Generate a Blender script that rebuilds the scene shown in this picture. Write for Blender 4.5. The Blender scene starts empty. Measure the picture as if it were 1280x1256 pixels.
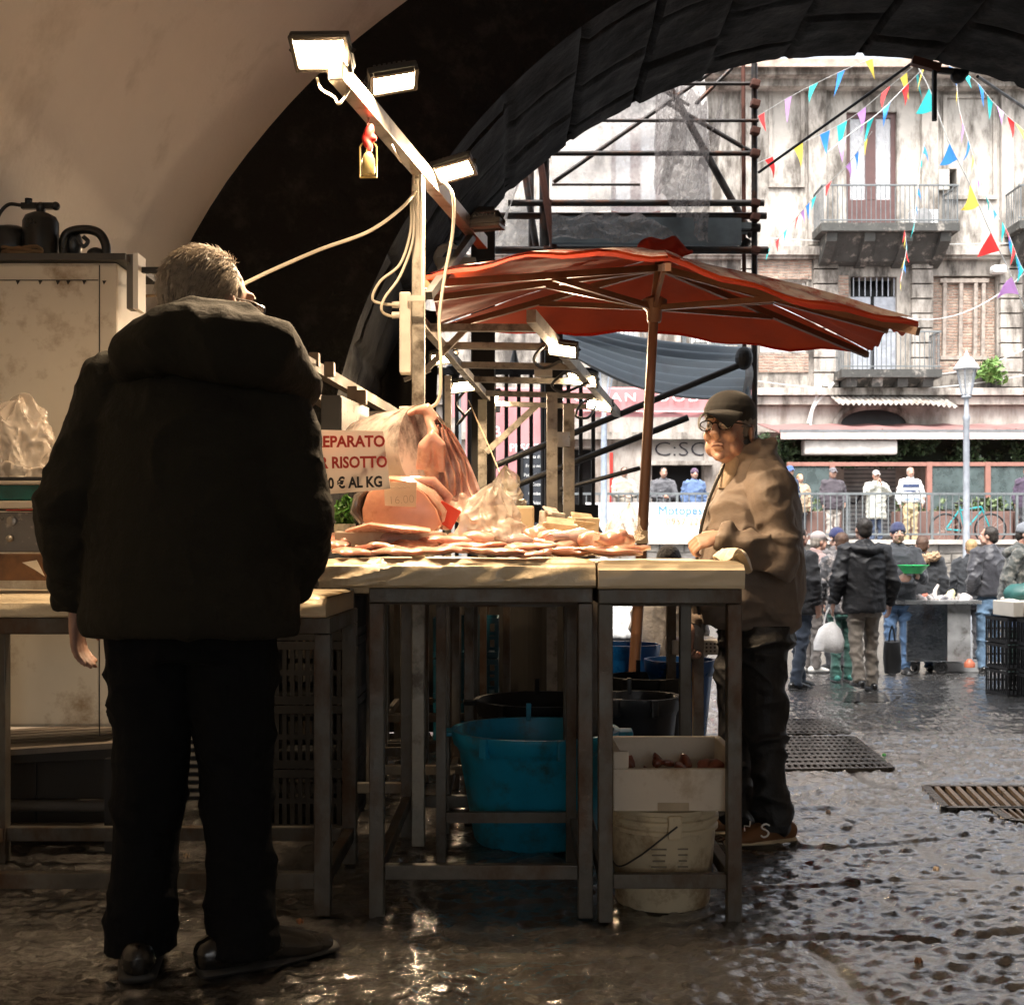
import bpy, bmesh, math, random
import numpy as np
from mathutils import Vector, Matrix, noise, Euler
random.seed(7)
R = math.radians
SC = bpy.context.scene
COL = SC.collection
# ------------------------------------------------------------------ camera, world, light, exposure
FPX, HOR, CH = 1500.0, 690.0, 1.05          # focal length in photo pixels, horizon row, camera height
cam_d = bpy.data.cameras.new('camera'); cam = bpy.data.objects.new('camera', cam_d); COL.objects.link(cam)
cam.location = (0, 0, CH); cam.rotation_euler = (R(90), 0, 0)
cam_d.sensor_width = 36; cam_d.lens = FPX/1280*36; cam_d.shift_y = (HOR-628)/1280
cam_d.clip_start = .05; cam_d.clip_end = 500
cam_d.dof.use_dof = True; cam_d.dof.focus_distance = 3.9; cam_d.dof.aperture_fstop = 11.0
SC.camera = cam
W = bpy.data.worlds.new('World'); SC.world = W; W.use_nodes = True
nt = W.node_tree; bg = nt.nodes['Background']
sky = nt.nodes.new('ShaderNodeTexSky'); sky.sky_type = 'NISHITA'; sky.sun_disc = False
SUN_EL, SUN_ROT = R(60), R(200)
sky.sun_elevation = SUN_EL; sky.sun_rotation = SUN_ROT; sky.dust_density = 6; sky.air_density = 1.0; sky.ozone_density = .4
hs = nt.nodes.new('ShaderNodeHueSaturation'); hs.inputs['Saturation'].default_value = .3
nt.links.new(sky.outputs[0], hs.inputs['Color']); nt.links.new(hs.outputs[0], bg.inputs[0]); bg.inputs[1].default_value = .15
sl = bpy.data.lights.new('sun', 'SUN'); sl.energy = 1.45; sl.angle = R(25); sl.color = (1, .96, .9)
so = bpy.data.objects.new('sun', sl); COL.objects.link(so)
# sun azimuth: sky rotation 0 = +Y, growing clockwise seen from above
sd = Vector((math.sin(SUN_ROT)*math.cos(SUN_EL), math.cos(SUN_ROT)*math.cos(SUN_EL), math.sin(SUN_EL)))
so.rotation_euler = (-sd).to_track_quat('-Z', 'Y').to_euler(); so.location = (6, -10, 30)
SC.view_settings.view_transform = 'Standard'; SC.view_settings.look = 'None'
SC.view_settings.exposure = 1.85; SC.view_settings.gamma = 1
SC.render.engine = 'CYCLES'
SC.cycles.max_bounces = 7; SC.cycles.diffuse_bounces = 4; SC.cycles.glossy_bounces = 3; SC.cycles.transparent_max_bounces = 12
SC.cycles.sample_clamp_indirect = 6; SC.cycles.use_denoising = True
LAMP_W = 7.6                                # watts of one market floodlight
WARM = (1.0, .72, .45)

# ------------------------------------------------------------------ pixel helpers (photo is 1280 x 1256)
def P(px, py, Y): return Vector(((px-640)/FPX*Y, Y, CH-(py-HOR)/FPX*Y))
def gz(y):
    if y < 6: return 0.0
    if y < 12: return -.37*(y-6)/6
    if y < 15: return -.37-.05*(y-12)/3
    return -.42
def G(px, py):
    Y = 5.0
    for _ in range(60): Y = .5*Y+.5*(CH-gz(Y))*FPX/(py-HOR)
    return Vector(((px-640)/FPX*Y, Y, gz(Y)))

# ------------------------------------------------------------------ materials
def lin(h):
    h = h.lstrip('#'); c = [int(h[i:i+2], 16)/255 for i in (0, 2, 4)]
    return tuple(x/12.92 if x <= .04045 else ((x+.055)/1.055)**2.4 for x in c)
MATS = {}
def mat(name, col=(.5, .5, .5), rough=.6, metal=0., var=.25, vs=6., bump=0., bs=30., dirt=None, coat=0., alpha=1., trans=0.,
        emit=None, es=0., sheen=0., stretch=(1, 1, 1), rvar=.15, sss=0., detail=6, spec=.5, bd=.01):
    if name in MATS: return MATS[name]
    m = bpy.data.materials.new(name); m.use_nodes = True; n = m.node_tree.nodes; l = m.node_tree.links
    b = n['Principled BSDF']; tc = n.new('ShaderNodeTexCoord'); mp = n.new('ShaderNodeMapping')
    mp.inputs['Scale'].default_value = stretch; l.new(tc.outputs['Object'], mp.inputs[0])
    no = n.new('ShaderNodeTexNoise'); no.inputs['Scale'].default_value = vs; no.inputs['Detail'].default_value = detail
    no.inputs['Roughness'].default_value = .62; l.new(mp.outputs[0], no.inputs[0])
    mr = n.new('ShaderNodeMapRange'); mr.inputs[1].default_value = .3; mr.inputs[2].default_value = .7
    mr.inputs[3].default_value = 1-var; mr.inputs[4].default_value = 1+var*.6; l.new(no.outputs[0], mr.inputs[0])
    mx = n.new('ShaderNodeMix'); mx.data_type = 'RGBA'; mx.blend_type = 'MULTIPLY'; mx.inputs[0].default_value = 1
    mx.inputs[6].default_value = (*col, 1); l.new(mr.outputs[0], mx.inputs[7]); out = mx.outputs[2]
    if dirt:
        dc, amt, ds = dirt[:3]
        n2 = n.new('ShaderNodeTexNoise'); n2.inputs['Scale'].default_value = ds; n2.inputs['Detail'].default_value = 9; n2.inputs['Roughness'].default_value = .7
        mp2 = n.new('ShaderNodeMapping'); mp2.inputs['Scale'].default_value = dirt[3] if len(dirt) > 3 else (1, 1, 1); mp2.inputs['Location'].default_value = (3.1, 7.7, 1.3)
        l.new(tc.outputs['Object'], mp2.inputs[0]); l.new(mp2.outputs[0], n2.inputs[0])
        r2 = n.new('ShaderNodeMapRange'); r2.inputs[1].default_value = .62-amt*.35; r2.inputs[2].default_value = .76-amt*.3; l.new(n2.outputs[0], r2.inputs[0])
        m2 = n.new('ShaderNodeMix'); m2.data_type = 'RGBA'; l.new(r2.outputs[0], m2.inputs[0]); l.new(out, m2.inputs[6]); m2.inputs[7].default_value = (*dc, 1); out = m2.outputs[2]
    l.new(out, b.inputs['Base Color'])
    rr = n.new('ShaderNodeMapRange'); rr.inputs[1].default_value = .3; rr.inputs[2].default_value = .7
    rr.inputs[3].default_value = max(.02, rough-rvar); rr.inputs[4].default_value = min(1, rough+rvar); l.new(no.outputs[0], rr.inputs[0]); l.new(rr.outputs[0], b.inputs['Roughness'])
    b.inputs['Metallic'].default_value = metal; b.inputs['Coat Weight'].default_value = coat; b.inputs['Coat Roughness'].default_value = .15
    b.inputs['Alpha'].default_value = alpha; b.inputs['Transmission Weight'].default_value = trans; b.inputs['Specular IOR Level'].default_value = spec
    if sheen: b.inputs['Sheen Weight'].default_value = sheen
    if sss: b.inputs['Subsurface Weight'].default_value = sss; b.inputs['Subsurface Radius'].default_value = (.03, .012, .006); b.inputs['Subsurface Scale'].default_value = .5
    if emit: b.inputs['Emission Color'].default_value = (*emit, 1); b.inputs['Emission Strength'].default_value = es
    if bump:
        nb = n.new('ShaderNodeTexNoise'); nb.inputs['Scale'].default_value = bs; nb.inputs['Detail'].default_value = 8; nb.inputs['Roughness'].default_value = .6
        l.new(mp.outputs[0], nb.inputs[0]); bp = n.new('ShaderNodeBump'); bp.inputs['Strength'].default_value = bump; bp.inputs['Distance'].default_value = bd
        l.new(nb.outputs[0], bp.inputs['Height']); l.new(bp.outputs[0], b.inputs['Normal'])
    MATS[name] = m
    return m
def cloth(name, col, **k):
    d = dict(rough=.85, var=.22, vs=9, bump=.5, bs=18, bd=.02, sheen=.15, rvar=.08); d.update(k); return mat(name, col, **d)

# ------------------------------------------------------------------ mesh builder
class MB:
    def __init__(s): s.v = []; s.f = []; s.uv = None
    def add(s, vs, fs):
        k = len(s.v); s.v += [tuple(x) for x in vs]; s.f += [tuple(i+k for i in f) for f in fs]; return s
    def box(s, c, d, rot=None, taper=1.0):
        x, y, z = d[0]/2, d[1]/2, d[2]/2; c = Vector(c)
        vs = [Vector((a*x*(taper if e < 0 else 1), b*y*(taper if e < 0 else 1), e*z)) for e in (-1, 1) for a, b in ((-1, -1), (1, -1), (1, 1), (-1, 1))]
        if rot is not None:
            M = rot if isinstance(rot, Matrix) else Euler(rot).to_matrix(); vs = [M @ v for v in vs]
        return s.add([v+c for v in vs], [(0, 3, 2, 1), (4, 5, 6, 7), (0, 1, 5, 4), (1, 2, 6, 5), (2, 3, 7, 6), (3, 0, 4, 7)])
    def span(s, a, b):
        a = Vector(a); b = Vector(b); return s.box((a+b)/2, [abs(t) for t in (b-a)])
    def bar(s, p0, p1, w, h=None, up=(0, 0, 1)):
        h = h or w; p0 = Vector(p0); p1 = Vector(p1); d = (p1-p0); L = d.length; d = d/L; up = Vector(up)
        if abs(d.dot(up)) > .98: up = Vector((0, 1, 0))
        sx = d.cross(up).normalized(); sz = sx.cross(d).normalized()
        M = Matrix((sx, d, sz)).transposed(); return s.box((p0+p1)/2, (w, L, h), M)
    def loft(s, pts, rad, ref=(1, 0, 0), n=14, cap=True, roundcap=False):
        pts = [Vector(p) for p in pts]; pa = None; rad = [r if isinstance(r, (tuple, list)) else (r, r) for r in rad]
        if roundcap and len(pts) > 1:
            d0 = (pts[0]-pts[1]).normalized(); d1 = (pts[-1]-pts[-2]).normalized(); r0 = rad[0]; r1 = rad[-1]
            a = min(r0); b = min(r1)
            pts = [pts[0]+d0*a*.9, pts[0]+d0*a*.6]+pts+[pts[-1]+d1*b*.6, pts[-1]+d1*b*.9]
            rad = [(r0[0]*.4, r0[1]*.4), (r0[0]*.8, r0[1]*.8)]+rad+[(r1[0]*.8, r1[1]*.8), (r1[0]*.4, r1[1]*.4)]
        k = len(s.v); ref = Vector(ref); m = len(pts)
        for i, p in enumerate(pts):
            if i == 0: d = pts[1]-p
            elif i == m-1: d = p-pts[i-1]
            else: d = (pts[i+1]-p).normalized()+(p-pts[i-1]).normalized()
            d.normalize(); rf = ref
            if abs(d.dot(rf)) > .97: rf = Vector((0, 1, 0)) if abs(d.y) < .9 else Vector((0, 0, 1))
            a = (rf-d*rf.dot(d)).normalized() if pa is None else (pa-d*pa.dot(d)).normalized()
            pa = a; b = d.cross(a)
            for j in range(n):
                t = 2*math.pi*j/n; s.v.append(tuple(p+a*math.cos(t)*rad[i][0]+b*math.sin(t)*rad[i][1]))
        for i in range(m-1):
            for j in range(n):
                j2 = (j+1) % n; s.f.append((k+i*n+j, k+i*n+j2, k+(i+1)*n+j2, k+(i+1)*n+j))
        if cap: s.f.append(tuple(k+j for j in reversed(range(n)))); s.f.append(tuple(k+(m-1)*n+j for j in range(n)))
        return s
    def tube(s, p0, p1, r, n=8, r1=None): return s.loft([p0, p1], [r, r if r1 is None else r1], n=n)
    def wire(s, pts, r, n=6): return s.loft(pts, [r]*len(pts), n=n)
    def ell(s, c, r, rot=None, nu=16, nv=10):
        c = Vector(c); r = r if isinstance(r, (tuple, list)) else (r, r, r); k = len(s.v)
        M = None if rot is None else (rot if isinstance(rot, Matrix) else Euler(rot).to_matrix())
        for i in range(nv+1):
            ph = math.pi*i/nv-math.pi/2; rr = max(math.cos(ph), .02)
            for j in range(nu):
                t = 2*math.pi*j/nu; v = Vector((rr*math.cos(t)*r[0], rr*math.sin(t)*r[1], math.sin(ph)*r[2]))
                if M is not None: v = M @ v
                s.v.append(tuple(c+v))
        for i in range(nv):
            for j in range(nu):
                j2 = (j+1) % nu; s.f.append((k+i*nu+j, k+i*nu+j2, k+(i+1)*nu+j2, k+(i+1)*nu+j))
        s.f.append(tuple(k+j for j in reversed(range(nu)))); s.f.append(tuple(k+nv*nu+j for j in range(nu)))
        return s
    def lathe(s, c, prof, n=28, cap=True):
        c = Vector(c); k = len(s.v)
        for r, z in prof:
            for j in range(n): t = 2*math.pi*j/n; s.v.append((c.x+r*math.cos(t), c.y+r*math.sin(t), c.z+z))
        for i in range(len(prof)-1):
            for j in range(n):
                j2 = (j+1) % n; s.f.append((k+i*n+j, k+i*n+j2, k+(i+1)*n+j2, k+(i+1)*n+j))
        if cap: s.f.append(tuple(k+j for j in reversed(range(n)))); s.f.append(tuple(k+(len(prof)-1)*n+j for j in range(n)))
        return s
    def sheet(s, fn, nu, nv, thick=0.0, tv=(0, 0, 1)):
        """fn(u,v)->point; a thin closed slab when thick"""
        k = len(s.v); g = [[Vector(fn(i/nu, j/nv)) for j in range(nv+1)] for i in range(nu+1)]
        idx = lambda i, j: k+i*(nv+1)+j
        for r in g:
            for p in r: s.v.append(tuple(p))
        for i in range(nu):
            for j in range(nv): s.f.append((idx(i, j), idx(i+1, j), idx(i+1, j+1), idx(i, j+1)))
        if thick:
            t = Vector(tv)*thick; k2 = len(s.v); off = k2-k
            for r in g:
                for p in r: s.v.append(tuple(p-t))
            for i in range(nu):
                for j in range(nv): s.f.append((idx(i, j+1)+off, idx(i+1, j+1)+off, idx(i+1, j)+off, idx(i, j)+off))
            rim = [idx(i, 0) for i in range(nu+1)]+[idx(nu, j) for j in range(1, nv+1)]+[idx(i, nv) for i in range(nu-1, -1, -1)]+[idx(0, j) for j in range(nv-1, 0, -1)]
            for a in range(len(rim)):
                b = (a+1) % len(rim); s.f.append((rim[b], rim[a], rim[a]+off, rim[b]+off))
        return s
    def poly(s, pts, thick, tv):
        tv = Vector(tv)*thick; n = len(pts); k = len(s.v)
        for p in pts: s.v.append(tuple(Vector(p)))
        for p in pts: s.v.append(tuple(Vector(p)+tv))
        s.f.append(tuple(k+i for i in range(n))); s.f.append(tuple(k+n+i for i in reversed(range(n))))
        for i in range(n): j = (i+1) % n; s.f.append((k+j, k+i, k+n+i, k+n+j))
        return s
    def warp(s, fn): s.v = [tuple(fn(Vector(p))) for p in s.v]; return s
    def mesh(s, name):
        me = bpy.data.meshes.new(name); me.from_pydata(s.v, [], s.f); me.update(); return me
    def build(s, name, m, parent=None, smooth=False, bevel=0, local=False, remesh=0, relax=2, post=None, fixn=True):
        if remesh:
            me = s.mesh('tmp'); o = bpy.data.objects.new('tmp', me); COL.objects.link(o)
            md = o.modifiers.new('r', 'REMESH'); md.mode = 'VOXEL'; md.voxel_size = remesh
            if relax: sm = o.modifiers.new('s', 'SMOOTH'); sm.iterations = relax; sm.factor = .6
            dg = bpy.context.evaluated_depsgraph_get(); me2 = bpy.data.meshes.new_from_object(o.evaluated_get(dg))
            bpy.data.objects.remove(o); bpy.data.meshes.remove(me); me = me2; me.name = name; smooth = True
        else: me = s.mesh(name)
        if post: post(me)
        off = Vector((0, 0, 0))
        if not local:
            if parent is None:
                co = np.array([v.co[:] for v in me.vertices]); mn, mx = co.min(0), co.max(0)
                off = Vector(((mn[0]+mx[0])/2, (mn[1]+mx[1])/2, mn[2]))
            else: off = OFF.get(parent.name, Vector((0, 0, 0)))
            me.transform(Matrix.Translation(-off))
        if not remesh and fixn:
            b = bmesh.new(); b.from_mesh(me); bmesh.ops.recalc_face_normals(b, faces=b.faces)
            if bevel:
                bmesh.ops.bevel(b, geom=[e for e in b.edges if len(e.link_faces) == 2 and e.calc_face_angle(0) > .5], offset=bevel, segments=2, affect='EDGES', profile=.6)
            b.to_mesh(me); b.free()
        if smooth:
            me.polygons.foreach_set('use_smooth', [True]*len(me.polygons))
            if not remesh:
                try: me.set_sharp_from_angle(angle=R(50))
                except Exception: pass
        if m is not None: me.materials.append(m)
        o = bpy.data.objects.new(name, me); COL.objects.link(o)
        if parent is not None: o.parent = parent
        else: o.location = off
        OFF[o.name] = off
        return o
OFF = {}
def thing(name, label, cat, loc=(0, 0, 0), rotz=0, group=None):
    o = bpy.data.objects.new(name, None); COL.objects.link(o); o.location = loc; o.rotation_euler = (0, 0, rotz); o.empty_display_size = .1
    o['label'] = label; o['category'] = cat; OFF[o.name] = Vector(loc)
    if group: o['group'] = group
    return o
def tag(o, label, cat, group=None, kind=None):
    o['label'] = label; o['category'] = cat
    if group: o['group'] = group
    if kind: o['kind'] = kind
    return o
def struct(o, label=None):
    o['kind'] = 'structure'
    if label: o['label'] = label
    return o
def nz(p, s=1.0, seed=0): return noise.noise(Vector((p[0]*s+seed*3.7, p[1]*s+seed*1.9, p[2]*s-seed*2.3)))
def jitter(amp, sc, seed=0):
    def f(p): return p+Vector((nz(p, sc, seed), nz(p, sc, seed+5), nz(p, sc, seed+9)))*amp
    return f
def catenary(p0, p1, sag, n=16):
    p0 = Vector(p0); p1 = Vector(p1); return [p0.lerp(p1, i/n)-Vector((0, 0, 4*sag*(i/n)*(1-i/n))) for i in range(n+1)]
def spline(pts, n=8):
    """Catmull-Rom through points"""
    pts = [Vector(p) for p in pts]; q = [2*pts[0]-pts[1]]+pts+[2*pts[-1]-pts[-2]]; out = []
    for i in range(1, len(q)-2):
        for k in range(n):
            t = k/n; a, b, c, d = q[i-1], q[i], q[i+1], q[i+2]
            out.append(.5*((2*b)+(c-a)*t+(2*a-5*b+4*c-d)*t*t+(3*b-a-3*c+d)*t**3))
    return out+[pts[-1]]
def text(body, size, loc, rot, m, parent, extrude=.001, name='lettering', align='CENTER', sx=1.0, bold=0.0, spacing=1.0):
    cu = bpy.data.curves.new('txt', 'FONT'); cu.body = body; cu.size = size; cu.extrude = extrude; cu.align_x = align; cu.align_y = 'CENTER'; cu.offset = bold; cu.space_character = spacing; cu.resolution_u = 3
    o = bpy.data.objects.new('txt', cu); COL.objects.link(o); dg = bpy.context.evaluated_depsgraph_get()
    me = bpy.data.meshes.new_from_object(o.evaluated_get(dg)); bpy.data.objects.remove(o)
    M = Matrix.Translation(Vector(loc)-OFF.get(parent.name, Vector())) @ Euler(rot).to_matrix().to_4x4() @ Matrix.Diagonal((sx, 1, 1, 1)); me.transform(M)
    me.materials.clear(); me.materials.append(m); ob = bpy.data.objects.new(name, me); COL.objects.link(ob); ob.parent = parent; OFF[ob.name] = OFF[parent.name]; return ob
def stroke(pts, r, m, parent, name='marking'):
    return MB().wire(pts, r, 5).build(name, m, parent)
# ------------------------------------------------------------------ special materials
def stone_brick_mat(name, c1, c2, mortar, bw, bh, coords='UV', rough=.6, ms=.02, bump=1.0, bs=14, rotz=0, dist=.0, rrange=(.35, .85), wetstreak=0, nbump=.5, nd=.02):
    m = bpy.data.materials.new(name); m.use_nodes = True; n = m.node_tree.nodes; l = m.node_tree.links; b = n['Principled BSDF']
    tc = n.new('ShaderNodeTexCoord'); mp = n.new('ShaderNodeMapping'); mp.inputs['Rotation'].default_value = (0, 0, rotz)
    src = tc.outputs[coords]
    if dist:
        dn = n.new('ShaderNodeTexNoise'); dn.inputs['Scale'].default_value = 1.3; l.new(src, dn.inputs[0])
        va = n.new('ShaderNodeVectorMath'); va.operation = 'MULTIPLY_ADD'; va.inputs[1].default_value = (dist,)*3; l.new(dn.outputs['Color'], va.inputs[0]); l.new(src, va.inputs[2]); l.new(va.outputs[0], mp.inputs[0])
    else: l.new(src, mp.inputs[0])
    br = n.new('ShaderNodeTexBrick'); br.inputs['Color1'].default_value = (*c1, 1); br.inputs['Color2'].default_value = (*c2, 1); br.inputs['Mortar'].default_value = (*mortar, 1)
    br.inputs['Scale'].default_value = 1; br.inputs['Brick Width'].default_value = bw; br.inputs['Row Height'].default_value = bh; br.inputs['Mortar Size'].default_value = ms; br.inputs['Mortar Smooth'].default_value = .4
    l.new(mp.outputs[0], br.inputs[0])
    no = n.new('ShaderNodeTexNoise'); no.inputs['Scale'].default_value = bs*.25; no.inputs['Detail'].default_value = 9; no.inputs['Roughness'].default_value = .65; l.new(tc.outputs['Object'], no.inputs[0])
    mr = n.new('ShaderNodeMapRange'); mr.inputs[1].default_value = .3; mr.inputs[2].default_value = .7; mr.inputs[3].default_value = .5; mr.inputs[4].default_value = 1.35; l.new(no.outputs[0], mr.inputs[0])
    mx = n.new('ShaderNodeMix'); mx.data_type = 'RGBA'; mx.blend_type = 'MULTIPLY'; mx.inputs[0].default_value = 1; l.new(br.outputs[0], mx.inputs[6]); l.new(mr.outputs[0], mx.inputs[7]); l.new(mx.outputs[2], b.inputs['Base Color'])
    rr = n.new('ShaderNodeMapRange'); rr.inputs[1].default_value = .35; rr.inputs[2].default_value = .65; rr.inputs[3].default_value = rrange[0]; rr.inputs[4].default_value = rrange[1]; l.new(no.outputs[0], rr.inputs[0]); l.new(rr.outputs[0], b.inputs['Roughness'])
    nb = n.new('ShaderNodeTexNoise'); nb.inputs['Scale'].default_value = bs; nb.inputs['Detail'].default_value = 8; l.new(tc.outputs['Object'], nb.inputs[0])
    iv = n.new('ShaderNodeMath'); iv.operation = 'MULTIPLY_ADD'; iv.inputs[1].default_value = -bump; l.new(br.outputs['Fac'], iv.inputs[0]); sc = n.new('ShaderNodeMath'); sc.operation = 'MULTIPLY'; sc.inputs[1].default_value = nbump*1.6; l.new(nb.outputs[0], sc.inputs[0]); l.new(sc.outputs[0], iv.inputs[2])
    bp = n.new('ShaderNodeBump'); bp.inputs['Strength'].default_value = .9; bp.inputs['Distance'].default_value = nd; l.new(iv.outputs[0], bp.inputs['Height']); l.new(bp.outputs[0], b.inputs['Normal'])
    return m
def wet_ground_mat():
    m = bpy.data.materials.new('wet_lava_paving'); m.use_nodes = True; n = m.node_tree.nodes; l = m.node_tree.links; b = n['Principled BSDF']
    def N(t, **k):
        x = n.new(t)
        for a, v in k.items(): x.inputs[a].default_value = v
        return x
    tc = n.new('ShaderNodeTexCoord'); ob = tc.outputs['Object']
    n1 = N('ShaderNodeTexNoise', Scale=6., Detail=8., Roughness=.65); l.new(ob, n1.inputs[0]); n2 = N('ShaderNodeTexNoise', Scale=70., Detail=5., Roughness=.65, Distortion=.5); l.new(ob, n2.inputs[0])
    n3 = N('ShaderNodeTexNoise', Scale=1.3, Detail=4.); l.new(ob, n3.inputs[0])
    cr = n.new('ShaderNodeValToRGB'); e = cr.color_ramp.elements; e[0].position = .3; e[0].color = (.009, .0085, .008, 1); e[1].position = .74; e[1].color = (.085, .079, .073, 1); l.new(n1.outputs[0], cr.inputs[0]); l.new(cr.outputs[0], b.inputs['Base Color'])
    bp = n.new('ShaderNodeBump'); bp.inputs['Distance'].default_value = .014; bp.inputs['Strength'].default_value = 1; l.new(n2.outputs[0], bp.inputs['Height']); l.new(bp.outputs[0], b.inputs['Normal'])
    bc = n.new('ShaderNodeBump'); bc.inputs['Distance'].default_value = .0025; bc.inputs['Strength'].default_value = .6; l.new(n2.outputs[0], bc.inputs['Height']); l.new(bc.outputs[0], b.inputs['Coat Normal'])
    rr = n.new('ShaderNodeMapRange'); rr.inputs[1].default_value = .4; rr.inputs[2].default_value = .6; rr.inputs[3].default_value = .30; rr.inputs[4].default_value = .12; l.new(n3.outputs[0], rr.inputs[0]); l.new(rr.outputs[0], b.inputs['Roughness'])
    b.inputs['Specular IOR Level'].default_value = .8; b.inputs['Coat Weight'].default_value = 1; b.inputs['Coat Roughness'].default_value = .05; b.inputs['Coat IOR'].default_value = 1.95
    return m
# ------------------------------------------------------------------ ground
def inquad(x, y, q):
    s = None
    for i in range(4):
        a, b_ = q[i], q[(i+1) % 4]; c = (b_[0]-a[0])*(y-a[1])-(b_[1]-a[1])*(x-a[0])
        if s is None: s = c > 0
        elif (c > 0) != s: return False
    return True
QUADS = [[tuple(G(*c)[:2]) for c in q] for q in (((925, 965), (1118, 963), (1068, 920), (925, 920)), ((915, 919), (1062, 919), (1030, 899), (915, 899)), ((1182, 1012), (1330, 1012), (1300, 983), (1156, 983)), ((1262, 1027), (1340, 1035), (1330, 1011), (1240, 1011)), ((1054, 878), (1113, 878), (1105, 865), (1059, 865)))]
QBB = [(min(p[0] for p in q), max(p[0] for p in q), min(p[1] for p in q), max(p[1] for p in q)) for q in QUADS]
def ground_mesh():
    yl = [-40, -20, -8, -2, 1.0]+list(np.arange(2.2, 4.8, .0115))+list(np.arange(4.8, 7.5, .018))+list(np.arange(7.5, 14.5, .045))+[15, 16, 18, 20, 22, 26, 30, 40, 60, 90]
    xl = [-70, -30, -10, -5]+list(np.arange(-2.6, 3.2, .0135))+list(np.arange(3.2, 4.6, .02))+list(np.arange(4.6, 8.0, .04))+[9, 12, 20, 40, 70]
    co = np.zeros((len(yl), len(xl), 3), dtype=np.float32); fr = noise.fractal; V = Vector
    for a, y in enumerate(yl):
        g0 = gz(y); near = 2.1 < y < 14.6
        for b_, x in enumerate(xl):
            z = g0
            if near and -2.61 < x < 8.01:
                xr = x*.98+y*.18; yr = y*.98-x*.18
                wx = noise.noise(V((x*2.1, y*2.1, 0)))*.13; wy = noise.noise(V((x*2.1, y*2.1, 9)))*.13
                row = math.floor((yr+wy)/.50); fy = (yr+wy)/.50-row; fx = (xr+wx)/.88+.5*(row % 2); fx -= math.floor(fx)
                e = min(fy, 1-fy)*.50; e2 = min(fx, 1-fx)*.88; e = min(e, e2)
                n1 = noise.noise(V((xr*10, yr*19, 1.7+wx*6))); n2 = noise.noise(V((xr*27, yr*44, 4.1))); n3 = noise.noise(V((x*1.4, y*1.4, 7)))
                n4 = noise.noise(V((xr*44, yr*58, 2.1)))
                h = .0085*(1-2*abs(n1))+.0100*n2+.0040*n4+.010*n3-.003
                if e < .03: h -= .020*(1-e/.03)**.6
                wl = -.0066
                if h < wl: h = wl+(h-wl)*.05
                z = g0+h*1.0
                for q, bb in zip(QUADS, QBB):
                    if bb[0] < x < bb[1] and bb[2] < y < bb[3] and inquad(x, y, q): z = g0-.02
            co[a, b_] = (x, y, z)
    ny, nx = len(yl), len(xl); me = bpy.data.meshes.new('ground'); idx = np.arange(ny*nx).reshape(ny, nx)
    f = np.stack([idx[:-1, :-1], idx[:-1, 1:], idx[1:, 1:], idx[1:, :-1]], -1).reshape(-1, 4)
    me.vertices.add(ny*nx); me.vertices.foreach_set('co', co.ravel()); me.loops.add(f.size); me.loops.foreach_set('vertex_index', f.ravel().astype(np.int32)); me.polygons.add(len(f)); me.polygons.foreach_set('loop_start', np.arange(0, f.size, 4, dtype=np.int32)); me.polygons.foreach_set('loop_total', np.full(len(f), 4, dtype=np.int32)); me.polygons.foreach_set('use_smooth', np.ones(len(f), dtype=bool)); me.update(); me.validate()
    me.materials.append(wet_ground_mat()); o = bpy.data.objects.new('ground', me); COL.objects.link(o); OFF[o.name] = Vector((0, 0, 0)); return o
struct(ground_mesh(), 'dark wet lava stone paving of the market square')

# ------------------------------------------------------------------ the arched passage
M_plaster = mat('plaster', (.62, .58, .53), .8, var=.08, vs=1.2, bump=.35, bs=26, dirt=((.48, .44, .39), .15, 1.6), bd=.01)
M_soffit = mat('sooty_stone', (.010, .0095, .0085), .75, var=.6, vs=2.5, spec=.25, bump=.9, bs=9, dirt=((.030, .028, .024), .3, 4.2), bd=.05, rvar=.2)
M_block = stone_brick_mat('lava_blocks', (.011, .010, .009), (.022, .020, .018), (.030, .028, .025), .66, .42, bump=1.0, bs=11, rrange=(.30, .75), nbump=.8, nd=.018, ms=.018)
def vault_strip(secs, name, m, parent, n=72, wob=0):
    v = []; f = []; uv = []
    for (cx, cz, r, Y) in secs:
        pts = [(cx-r, -.6)]
        pts += [(cx-r, -.6+(cz+.6)*k/6) for k in range(1, 6)]
        pts += [(cx-r*math.cos(math.pi*k/n), cz+r*math.sin(math.pi*k/n)) for k in range(n+1)]
        pts += [(cx+r, cz-(cz+.6)*k/6) for k in range(1, 7)]
        u = 0; last = None
        for q in pts:
            if last: u += math.hypot(q[0]-last[0], q[1]-last[1])
            last = q; w = wob*noise.noise(Vector((q[0]*2.3, Y*2.3, q[1]*2.3))) if wob else 0
            v.append((q[0]+w, Y, q[1]+w)); uv.append((Y, u))
    k = len(pts); 
    for i in range(len(secs)-1):
        for j in range(k-1): f.append((i*k+j, i*k+j+1, (i+1)*k+j+1, (i+1)*k+j))
    me = bpy.data.meshes.new(name); me.from_pydata(v, [], f); L = me.uv_layers.new(name='UVMap')
    for lp in me.loops: L.data[lp.index].uv = uv[lp.vertex_index]
    me.transform(Matrix.Translation(-OFF[parent.name])); me.polygons.foreach_set('use_smooth', [True]*len(me.polygons)); me.materials.append(m)
    o = bpy.data.objects.new(name, me); COL.objects.link(o); o.parent = parent; OFF[o.name] = OFF[parent.name]; return o
arch = thing('arched_passage', 'dark stone archway with a warm plastered vault over the fish stall', 'archway', (2, 6, 0))
A0 = (1.74, .77, 4.0); A1 = (2.52, 1.134, 3.64)
vault_strip([(*A0, y) for y in (-14, -9, -6, -3, 0, 2, 4, 6.5)], 'plaster_vault', M_plaster, arch, wob=.02)
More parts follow.
